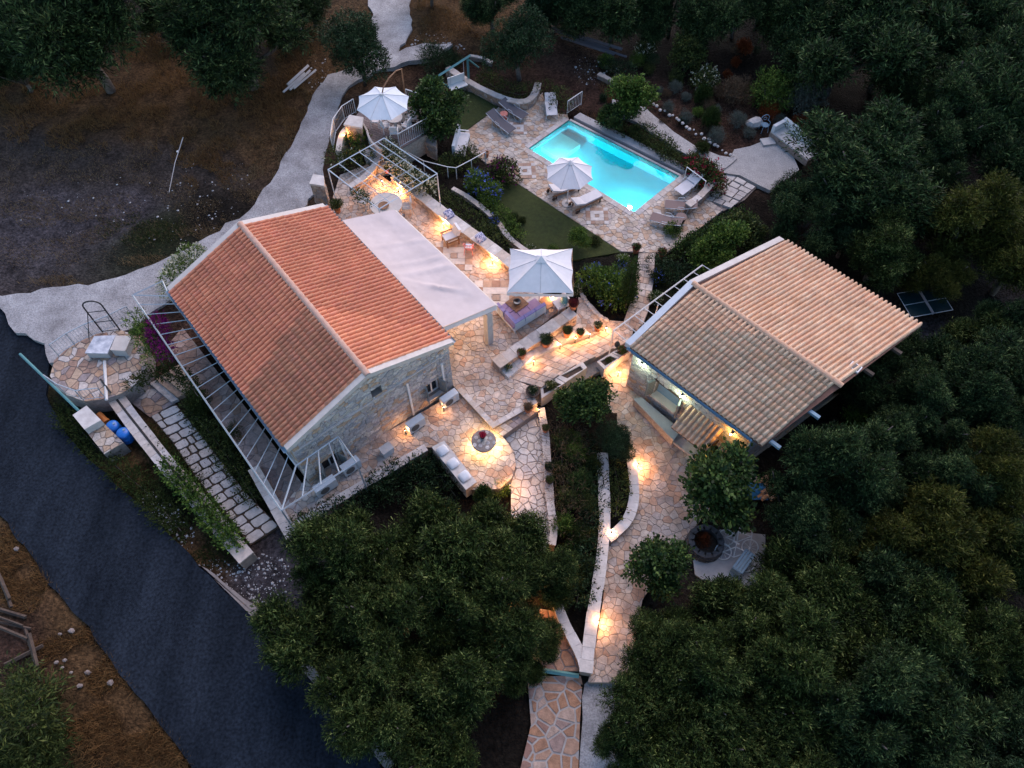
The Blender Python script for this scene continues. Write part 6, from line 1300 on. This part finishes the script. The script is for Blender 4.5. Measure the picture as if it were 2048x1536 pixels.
hedge('path_weeds', 'low green plants between stepping stones and vine wall', [(300,870),(350,930),(410,1010),(470,1090)], .5, .4, -.5, 'weed', 220, .13, .04, cat='plants')
hedge('curb_planting', 'dark plants between stepping stones and pergola curb', [(375,815),(420,865),(460,920),(510,1000)], .65, .5, -.5, 'hedge', 260)
hedge('grass_bed', 'dry ornamental grasses in the bed beside the bluish path', [(1120,850),(1125,920),(1130,990),(1140,1060)], .9, .7, -.6, 'dry_twig', 170, .30, .014, cat='grasses')
hedge('bed_shrubs', 'dark shrubs along the long whitewashed wall', [(1165,880),(1180,960),(1180,1040),(1170,1120),(1155,1200)], .85, .75, -.8, 'dense', 380)
for k, (u, v, r) in enumerate(((1125,880,16),(1150,905,18),(1118,945,15),(1160,965,20),(1135,1000,18),(1175,1010,16),(1125,1050,18),(1165,1070,20),(1140,1105,16),(1172,1130,16),(1155,1165,15),(1145,880,14),(1185,930,14))): shrub(u, v, r*1.35, f'{ORD[k]} green shrub from the top of the bed between the two lower paths', ['hedge', 'lush', 'weed', 'broad', 'hedge'][k % 5], None, ['bush', 'fine'][k % 2], None, 'bed_shrub', 'shrub', 1.2, 'green shrubs in the bed between the lower paths')
hedge('island_shrubs', 'dark soil plants in the walled island', [(1230,930),(1240,980),(1232,1030)], .6, .45, -.65, 'hedge', 260)
hedge('deck_planter', 'leafy planting round the lit lamp below the grill', [(700,268),(712,285),(722,275)], .8, .55, .35, 'lush', 420, .12, .06)
hedge('pergola_bush', 'dense green bush below the terrace pergola corner', [(672,318),(690,322),(715,325),(735,318)], 1.0, .9, .1, 'hedge', 460, flower='white_flower', fl=.03)
hedge('jasmine_row', 'white flowering climber along the pergola side', [(775,292),(790,315),(800,340),(830,362),(855,378)], .7, .8, .6, 'hedge', 420, flower='white_flower', fl=.5, cat='climber')
hedge('rose_bush', 'cream flowering shrub against the house far gable', [(345,575),(362,548),(385,525),(405,505)], 1.0, 1.6, -.2, 'lush', 520, flower='white_flower', fl=.55)
hedge('side_creeper', 'green climber on the pergola frame by the round platform', [(275,640),(292,655),(300,690),(320,720)], .9, 1.0, 1.2, 'lush', 380, cat='climber')
hedge('bougainvillea', 'magenta bougainvillea over the pergola frame by the round platform', [(308,645),(318,662),(325,688),(332,712)], .6, .9, 1.5, 'bougain', 330, cat='climber')
hedge('creeper_stem', 'trailing green climber arching to the stepping stones', [(270,770),(300,750),(340,745),(372,760),(395,790)], .45, .4, .9, 'weed', 260, cat='climber')
hedge('vine', 'leafy vine shoot on the terrace pergola edge', [(712,388),(722,395),(738,402)], .25, .25, 2.7, 'hedge', 200, cat='climber')
hedge('upper_grass_shrub', 'low mixed plants in the upper bed under the dense dark tree', [(960,150),(1000,175),(1040,185),(1066,178)], .9, .4, -.35, 'hedge', 220)
hedge('slope_shrubs', 'dark shrubs on the slope between garden path and lavender balls', [(1290,260),(1320,290),(1350,310)], .9, .7, -.6, 'hedge', 360)
hedge('young_shrubs', 'green shrubs on the slope below the pipe stack', [(1210,125),(1240,140),(1270,150)], 1.0, .6, -.4, 'dense', 260)
for u, v, r, l, m, fl, kd in ((1005,345,30,'reddish bougainvillea bush at the pool lawn corner','hedge','bougain','bush'),(955,368,28,'bright green hydrangea bush with blue heads nearest the handrail','lush','blue_flower','bush'),(985,385,22,'small blue flowering bush beside the curved wall','lush','blue_flower','bush'),
    (1405,345,30,'red flowering shrub over the white lounger','hedge','red_flower','bush'),(1425,365,28,'red flowering shrub on the rough ramp wall','hedge','red_flower','bush'),(1385,325,20,'red flowering shrub nearest the garden path','hedge','red_flower','bush'),
    (1540,225,20,'rust red shrub behind the wrought chair','rust_leaf',None,'fine'),(1600,250,20,'rust red shrub behind the masonry sofa backrest','rust_leaf',None,'fine'),(1730,250,16,'rust red shrub at the foot of the small bright tree','rust_leaf',None,'fine'),(1655,255,26,'orange tinted shrub beyond the masonry sofa','rust_leaf',None,'fine'),(1672,862,18,'rust red shrub beside the guest house rafters','rust_leaf',None,'fine'),
    (1290,100,20,'white flowering shrub on the upper slope','hedge','white_flower','bush'),(1410,160,28,'white flowering shrub beside the yellowish tree','hedge','white_flower','bush'),(1545,185,45,'yellow green shrub above the rust red shrub','lush',None,'fine'),(1610,200,38,'grey green shrub above the masonry sofa','lavender',None,'fine'),(1470,185,30,'dry brown shrub beside the white flowering shrub','dry_twig',None,'fine'),
    (870,120,34,'dark conifer shrub by the white gravel heap','dense',None,'fine'),(905,120,20,'dark green shrub below the gravel lane','dense',None,'fine'),(40,1440,95,'bushy green shrub at the lower left roadside','hedge',None,'fine'),(60,1530,80,'low green shrub below the bushy roadside shrub','weed',None,'fine'),
    (1100,310,14,'small potted green at the path junction','lush',None,'bush'),(1345,460,18,'low green plant at the paving edge','lush',None,'bush'),(400,805,28,'spiky green clump beside the brown garden steps','weed',None,'fine'),(470,870,24,'green clump between stepping stones and curb','weed',None,'fine'),(1406,1080,17,'rust coloured plant growing inside the stone hearth','rust_leaf',None,'fine'),(965,975,18,'dark conifer shrub beside the fire patio lamp','conifer',None,'fine'),(1000,975,22,'bright lit conifer shrub beside the fire patio lamp','lush',None,'fine'),
    (1190,800,22,'bright green shrub lit from behind near the troughs','lush',None,'bush'),(1120,765,14,'white flowers in the barrel side trough','lush','white_flower','bush')): 
    if l.startswith('small potted'): continue
    shrub(u, v, r, l, m, fl, kd)
for u, v, r, l in ((1351,176,13,'grey lavender ball highest on the slope below the white flowering shrub'),(1319,183,9,'small grey lavender ball beside the lemon tree'),(1336,215,12,'grey lavender ball above the boulder row near the lemon tree'),(1372,236,13,'grey lavender ball left of the cone shaped conifer'),(1475,242,17,'large grey lavender ball beside the pale boulder'),(1433,273,17,'large grey lavender ball at the garden path end'),(1435,218,8,'smallest grey lavender ball in the middle of the slope')): shrub(u, v, r, l, 'lavender', None, 'fine', None, 'lavender_ball', 'shrub', 1.25, 'lavender balls on the garden slope')
random.seed(21)
ADJ2 = ['bright green', 'olive green', 'dark glossy', 'grassy']; ADJ3 = ['plain leaves', 'blue blooms', 'white blooms']
ADJ = {'hedge': 'olive green', 'weed': 'grassy green', 'dense': 'dark green', 'dry_twig': 'dry brown', 'lush': 'bright green', 'rust_leaf': 'rust red', 'lavender': 'grey'}
for k in range(46):
    while True:
        u, v = random.uniform(1195, 1640), random.uniform(75, 345); w_ = at2(u, v, -.5)
        if v > 60+(u-1195)*.05 and v < 250+(u-1195)*.24 and not any(inside(w_, q) for q, _ in SLABS) and not inside(w_, gp): break
    m_ = random.choice(['hedge', 'weed', 'dense', 'dry_twig', 'hedge', 'lush', 'rust_leaf', 'lavender']); shrub(u, v, random.uniform(8, 17), f'low {ADJ[m_]} wild shrub on the garden slope above the pool', m_, None, random.choice(['bush', 'fine']), None, 'wild_shrub', 'shrub', 1., 'wild shrubs on the garden slope')
for k in range(26):
    while True:
        u, v = random.uniform(985, 1330), random.uniform(380, 610); w_ = at2(u, v, -.5)
        if not any(inside(w_, q) for q, _ in SLABS if q is not P_lawn1) and not inside(w_, P_terr) and (u-985)*.78+350 < v+60 and v > 395+(u-985)*.2: break
    if inside(w_, P_lawn1) and k % 3: continue
    shrub(u, v, random.uniform(8, 16), f'low {ADJ2[k % 4]} plant with {ADJ3[k % 3]} in the beds between lawn and stairs', ['lush', 'hedge', 'broad', 'weed'][k % 4], [None, 'blue_flower', 'white_flower'][k % 3], 'bush', None, 'bed_plant', 'plant', 1., 'leafy plants in the beds between lawn and stairs')
def cypress(u, v, wpx, hpx, label, zb_=-.55):
    p = at(u, v, zb_); sc_ = ((p-Vector((0, 0, CH))).dot(FWD))/FP; r = wpx*sc_; h = hpx*sc_/.60; lb = [(0, 0, h*f, r*(1.05-f)**.6, r*(1.05-f)**.6, h*.16) for f in (.12, .25, .38, .5, .62, .74, .86)]
    t = thing('cypress', label, 'conifer', p); link(bpy.data.objects.new('crown', leaf_cloud('crown', lb, 5200, .11, .03, 'conifer', int(u), 4, 1.4, .3)), t); b = MB(); b.tube([(0, 0, -.1), (0, 0, h*.8)], .05, 6, .015); b.build('trunk', 'bark', t)
cypress(1251, 615, 12, 85, 'slim dark cypress beside the curved pool path'); cypress(1419, 252, 14, 22, 'cone shaped conifer between the lavender balls', -.5); cypress(1404, 205, 14, 20, 'cone shaped conifer at the upper end of the lavender slope', -.5)
cypress(968, 1002, 9, 32, 'small upright conifer at the end of the white bench', -.1)
# potted plants
def pot(u, v, z, r, h, label, m='terracotta', plant='hedge', pl_r=1.2, flower=None, kd='bush', nm='plant_pot'):
    p = at(u, v, z); t = thing(nm, label, 'plant pot', p, 0, None); b = MB(); b.lathe([(r*.68, 0), (r*.98, h*.85), (r*1.08, h*.86), (r*1.08, h), (r*.92, h), (r*.9, h*.88), (.02, h*.86)], k=20); b.build('pot_body', m, t, False)
    b = MB(); b.lathe([(r*.9, h*.87), (.02, h*.9)], k=16); b.build('soil', 'soil', t)
    if plant:
        R0, H0, var, _ = KIND[kd]; s_ = r*pl_r/R0; o = bpy.data.objects.new('plant', var[0][0]); link(o, t); o.location = (0, 0, h*.85-.12*s_); o.scale = (s_, s_, s_); o.material_slots[0].link = 'OBJECT'; o.material_slots[0].material = MAT[plant]
        if flower:
            key = (flower, 160, .10)
            if key not in FLW: FLW[key] = leaf_cloud('blooms', lobes_for(101+len(kd)*7, R0*1.04, H0, 10, .85), 160, .10, .09, flower, 9, 4, .2, .15)
            f = bpy.data.objects.new('blooms', FLW[key]); link(f, t); stuff(f); f.location = o.location; f.scale = o.scale
    return t
for a in ((1043,714,.42,.20,.34,'terracotta pot with pink sprays on the lowest plinth','terracotta','hedge',.95,'pink_flower'),(1092,690,.30,.26,.36,'wide bowl pot with dark leaves on an iron stand','terracotta','dense',1.1,None),(1134,672,.14,.2,.4,'tall terracotta pot with leafy shrub on the third plinth','terracotta','hedge',1.1,None),(1160,672,.0,.17,.28,'small terracotta pot with green plant on the last plinth','terracotta','dense',1.1,None),(1195,660,-.45,.18,.34,'yellowish pot with dark leaves at the stair landing','terracotta','dense',1.1,'white_flower'),(1146,617,.75,.2,.32,'terracotta pot with dark red foliage on the planter wall end','terracotta','wine',1.15,None),
    (1065,790,.1,.29,.36,'dark wine barrel planter at the trough end','dark_wood','dense',.7,'white_flower'),(1056,822,.06,.17,.3,'terracotta pot with bare shrub on the patio step','terracotta','dry_twig',1.2,None),(1091,862,-.12,.15,.26,'terracotta pot highest on the pale bed curb','terracotta','hedge',1.1,None),(1098,938,-.12,.19,.24,'dark round pot on the pale bed curb','dark_wood','dense',1.0,None),(1099,964,-.12,.17,.22,'small dark round pot lowest on the pale bed curb','dark_wood','hedge',1.0,None),
    (1271,505,-.6,.18,.34,'terracotta pot left of the pool path top','terracotta','hedge',1.25,'red_flower'),(1322,515,-.6,.2,.36,'terracotta pot right of the pool path top','terracotta','hedge',1.15,'red_flower'),(1284,668,-.5,.17,.32,'orange pot with crimson flowers by the guest house verge','orange_pipe','hedge',1.1,'red_flower'),(676,424,.25,.2,.42,'terracotta pot with leafy shrub behind the house far corner','terracotta','hedge',1.6,None),(973,314,-.6,.14,.34,'terracotta urn at the end of the curved handrail','terracotta',None,1,None),
    (958,880,.0,.1,.0,'',None,None,1,None),(1276,762,-.7,.0,.0,'',None,None,1,None),(1421,905,-.7,.26,.5,'black urn beside the guest house door','black_metal','dense',.9,None),(803,345,.3,.2,.34,'terracotta pot with coral flowers by the deck steps','terracotta','hedge',1.0,'pink_flower'),(775,345,.25,.16,.3,'dark red pot at the foot of the deck steps','coral','hedge',1.0,None)):
    if a[5]: pot(*a[:6], m=a[6], plant=a[7], pl_r=a[8], flower=a[9])
fp = thing('flower_pot', 'dark pot with red geranium on the round fire table', 'plant pot', FT+Vector((-.04, .14, .53))); b = MB(); b.lathe([(.09, 0), (.13, .16), (.11, .16), (.02, .12)], k=14); b.build('pot_body', 'dark_wood', fp)
o = bpy.data.objects.new('plant', KIND['bush'][2][0][0]); link(o, fp); o.scale = (.24,)*3; o.location = (0, 0, .12); o.material_slots[0].link = 'OBJECT'; o.material_slots[0].material = MAT['red_flower']
sk = thing('succulent', 'spiky green rosette plant on the lowest plinth', 'plant', at(1016, 737, .42)); link(bpy.data.objects.new('leaves', leaf_cloud('leaves', [(0, 0, .03, .05, .05, .05)], 70, .26, .035, 'succulent', 4, 0, .5, .5)), sk); MB().lathe([(.05, 0), (.03, .06)], k=8).build('stem', 'bark', sk)
for k, (c, fl) in enumerate(((TR[0], 'white_flower'), (TR[2], None), (TR[3], 'red_flower'))):
    s_ = thing('trough_plant', ['white flowering plant in the first stair trough', 'sparse green plant at the lamp post foot', 'red flowering plant in the last stair trough'][k], 'plant', (*c, -.1 if k else .1)); o = bpy.data.objects.new('foliage', KIND['bush'][2][k % 2][0]); link(o, s_); o.scale = (.42, .42, .35) if k != 1 else (.25, .25, .2)
    MB().tube([(0, 0, -.05), (0, 0, .12)], .02, 5).build('stem', 'bark', s_)
    if fl: key = (fl, 160, .10); f = bpy.data.objects.new('blooms', FLW.get(key) or leaf_cloud('blooms', lobes_for(143, .6, .42, 10, .85), 160, .1, .09, fl, 9, 4, .2, .15)); link(f, s_); stuff(f); f.scale = o.scale
# ------------------------------------------------------------------ grasses (nobody could count them)
def blades(name, label, spots, m, n, h, wd, lean=.5):
    rg = np.random.default_rng(len(label)*13); P = []
    tot = sum(r*r2 for _, _, r, r2 in spots)
    for u, v, r, r2 in spots:
        k = int(n*r*r2/tot); a = rg.random(k)*6.283; q = np.sqrt(rg.random(k))*(1+.15*rg.normal(size=k))
        for x, y in zip(u+np.cos(a)*q*r, v+np.sin(a)*q*r2):
            w_ = at(float(x), float(y), -.3); w2_ = (w_.x, w_.y)
            if any(bb[0] <= w2_[0] <= bb[1] and bb[2] <= w2_[1] <= bb[3] and inside(w2_, s_) for (s_, _), bb in zip(SLABS, BB)): continue
            if noise.noise(Vector((w_.x*.7, w_.y*.7, 5))) < -.12: continue
            P.append((w_.x, w_.y, ground_z(w_.x, w_.y)-.02))
    P = np.array(P); k = len(P); ln = rg.normal(size=(k, 3))*lean; ln[:, 2] = 1; T = unit(ln); S = unit(np.cross(T, rg.normal(size=(k, 3)))); hh = h*rg.uniform(.5, 1.4, (k, 1))
    V = np.stack([P-S*wd, P+S*wd, P+T*hh], 1).reshape(-1, 3); o = bpy.data.objects.new(name, np_mesh(name, V, np.arange(k*3).reshape(-1, 3), m)); link(o); o['kind'] = 'stuff'; o['label'] = label; o['category'] = 'grass'
blades('dry_grass', 'dry orange grass on the roadside and under the trees', [(60,1130,90,90),(150,1270,90,90),(240,1430,110,110),(330,1520,80,60),(300,100,60,60),(400,200,130,60),(200,215,150,40),(590,130,60,110),(880,30,70,40),(980,90,70,50),(560,230,50,60),(1230,200,60,50),(30,180,60,60),(420,300,110,40),(150,270,140,30),(420,350,50,40)], 'dry_grass', 52000, .34, .014, .7)
blades('pale_grass', 'thin pale grass over the bare field', [(250,380,260,110),(100,470,130,70),(440,330,110,90),(1190,130,60,40),(1420,240,90,50)], 'pale_grass', 26000, .17, .010, .9)
blades('lane_grass', 'tufts of grass along the edges of the gravel lane', [(520,370,26,40),(575,300,22,40),(610,215,18,40),(420,470,60,18),(300,525,60,14),(150,562,90,12),(660,270,12,50),(690,150,20,14),(840,60,18,50),(728,60,14,50)], 'pale_grass', 9000, .2, .012, .7)
blades('green_weeds', 'green weeds along the road and garden edges', [(140,850,50,60),(260,950,50,50),(330,1040,50,50),(420,1100,50,40),(60,1440,80,90),(290,460,90,30),(420,900,60,80),(490,1010,50,70)], 'weed', 14000, .22, .016, .7)
# ------------------------------------------------------------------ lamps
def lamp(u, v, z, label, e=14, colr=WARM, style='bollard', dz=.0, bulb='bulb', size=.05, group='garden lamps', off3=(0, 0, 0)):
    p = at(u, v, z)+Vector(off3); t = thing('garden_lamp', label, 'lamp', p, 0, group)
    if style == 'bollard':
        MB().lathe([(.05, 0), (.05, .03), (.02, .04), (.02, .34)], k=10).build('stake', 'lamp_body', t); MB().lathe([(.055, .415), (.05, .43), (.01, .44)], k=10).build('cap', 'lamp_body', t); b = MB(); ball(b, (0, 0, .38), .04); b.build('bulb', bulb, t); h = .38
    else:
        MB().box((0, 0, .02), (.1, .06, .05)).build('bracket', 'lamp_body', t); b = MB(); ball(b, (0, 0, -.05), .045); b.build('bulb', bulb, t); h = -.05
    l = bpy.data.lights.new('lamp_light', 'POINT'); l.energy = e*3.6; l.color = colr; l.shadow_soft_size = size; lo = bpy.data.objects.new('lamp_light', l); link(lo, t); lo.location = (0, 0, h+dz)
    return t
for u, v, z, l, e in ((766,372,ZT,'small lamp at the pergola foot behind the dining table',14),(797,386,ZT,'lamp at the foot of the seat wall nearest the dining table',26),(888,456,ZT,'lamp at the foot of the seat wall beside the teak armchair',26),(985,528,ZT,'lamp at the foot of the seat wall nearest the square parasol',30),
    (1067,730,.1,'stair lamp on the lowest plinth corner',9),(1120,697,.0,'stair lamp below the bowl pot',9),(1150,685,-.1,'stair lamp below the tall terracotta pot',9),(1178,676,-.2,'stair lamp below the small terracotta pot',9),(1211,664,-.4,'stair lamp on the landing',12),
    (690,280,.7,'lamp in the planting below the grill',12),(1020,976,ZF,'yellow lamp behind the lit conifer shrub',16),(1274,936,ZR,'path lamp at the end of the curving grey wall',26),(1221,1072,ZR,'path lamp where the curving wall meets the long wall',18),(1196,1246,ZR,'path lamp low on the long whitewashed wall',26),(1010,1262,-.8,'path lamp glowing beneath the lower olives',26),(1060,1215,-.8,'second path lamp glowing beneath the lower olives',18),
    (1100,604,ZT,'lamp beside the square parasol foot',20),(888,822,ZF,'low lamp at the stone gable foot below the window',5),(812,868,ZF,'low lamp behind the middle air conditioner',4),(1078,826,-.2,'tiny lamp at the top of the pale bed curb',2),(1236,752,ZR,'lamp below the lamp post trough',18)): lamp(u, v, z, l, e)
for u, v, l, e, cl, bl in ((1282,728,'white wall lamp nearest the stair troughs',16,(.80,1,.66),'bulb_white'),(1362,792,'white wall lamp above the porch tiles',16,(.80,1,.66),'bulb_white'),(1462,868,'yellow wall lamp beyond the porch',16,(1,.52,.08),'bulb')):
    p = onplane(u, v, wo+wn_*.14, wn_); t = thing('wall_lamp', l, 'lamp', p, wz, 'wall lamps on the guest house'); MB().box((0, .06, .03), (.1, .12, .06)).build('bracket', 'lamp_body', t); b = MB(); ball(b, (0, 0, -.03), .045); b.build('bulb', bl, t)
    li = bpy.data.lights.new('lamp_light', 'POINT'); li.energy = e*.5; li.color = cl; li.shadow_soft_size = .05; lo = bpy.data.objects.new('lamp_light', li); link(lo, t); lo.location = Matrix.Rotation(-wz, 3, 'Z') @ (wn_*.16)-ZV*.06
p = at(650, 380, .9); t = thing('wall_lamp', 'warm wall lamp on the entry pillar', 'lamp', p, 0); MB().box((0, 0, .05), (.08, .08, .12)).build('bracket', 'lamp_body', t); b = MB(); ball(b, (0, 0, -.05), .06); b.build('bulb', 'bulb', t); li = bpy.data.lights.new('lamp_light', 'POINT'); li.energy = 18; li.color = WARM; lo = bpy.data.objects.new('lamp_light', li); link(lo, t); lo.location = (.05, -.05, -.12)
for f, l in ((.80, 'porch lamp hanging under the canopy near the pillar'), (.35, 'porch lamp hanging under the canopy far end')):
    p = P00.lerp(P01, f).lerp(P10.lerp(P11, f), .35)-ZV*.45; t = thing('porch_lamp', l, 'lamp', p, 0, 'lamps under the shade canopy'); b = MB(); ball(b, (0, 0, 0), .07); b.build('bulb', 'bulb', t); bar(t, p, p+ZV*.05, p+ZV*.3, .01, 'lamp_body', 'cord'); li = bpy.data.lights.new('lamp_light', 'POINT'); li.energy = 40; li.color = (1, .58, .24); lo = bpy.data.objects.new('lamp_light', li); link(lo, t); lo.location = (0, 0, -.1)
p = at(1236, 682, 1.5); t = thing('hanging_lantern', 'dark teardrop lantern hanging from the pergola rail', 'lantern', p-ZV*.4); b = MB(); b.lathe([(.02, .0), (.12, .06), (.13, .16), (.08, .28), (.02, .36)], k=14); b.build('lantern_body', 'black_metal', t); bar(t, t.location, p-ZV*.05, p+ZV*.25, .008, 'black_metal', 'chain')

# scattered pebbles
def pebbles(name, label, spots, m, n, r0):
    rg = np.random.default_rng(n); b = MB(); tot = sum(q[2]*q[3] for q in spots)
    for u, v, r, r2 in spots:
        for _ in range(int(n*r*r2/tot)):
            a, q = rg.random()*6.283, math.sqrt(rg.random()); w_ = at(u+math.cos(a)*q*r, v+math.sin(a)*q*r2, -.3); s_ = r0*(.4+rg.random()**3*1.8); z = ground_z(w_.x, w_.y)
            if inside((w_.x, w_.y), P_road): continue
            k = 5; an = rg.random()*6; vs = [(w_.x+s_*math.cos(an+i*1.257)*rg.uniform(.7, 1.2), w_.y+s_*math.sin(an+i*1.257)*rg.uniform(.7, 1.2), z) for i in range(k)]+[(w_.x, w_.y, z+s_*.7)]
            b.add(vs, [(i, (i+1) % k, k) for i in range(k)])
    o = stuff(b.build(name, m)); o['label'] = label; o['category'] = 'pebbles'
pebbles('field_pebbles', 'pale pebbles scattered over the bare field', [(430,400,110,90),(250,420,220,70),(420,480,60,40)], 'concrete', 240, .035)
pebbles('roadside_gravel', 'pale gravel along the road shoulder', [(300,1010,30,30),(350,1070,35,35),(430,1150,45,35),(520,1150,60,50),(480,1210,40,30),(330,1030,30,30)], 'concrete', 700, .032)
pebbles('lane_rubble', 'pale rubble beside the gravel lane', [(860,85,40,20),(640,170,25,60),(560,410,40,30),(900,100,30,20),(1190,140,50,30)], 'concrete', 320, .045)
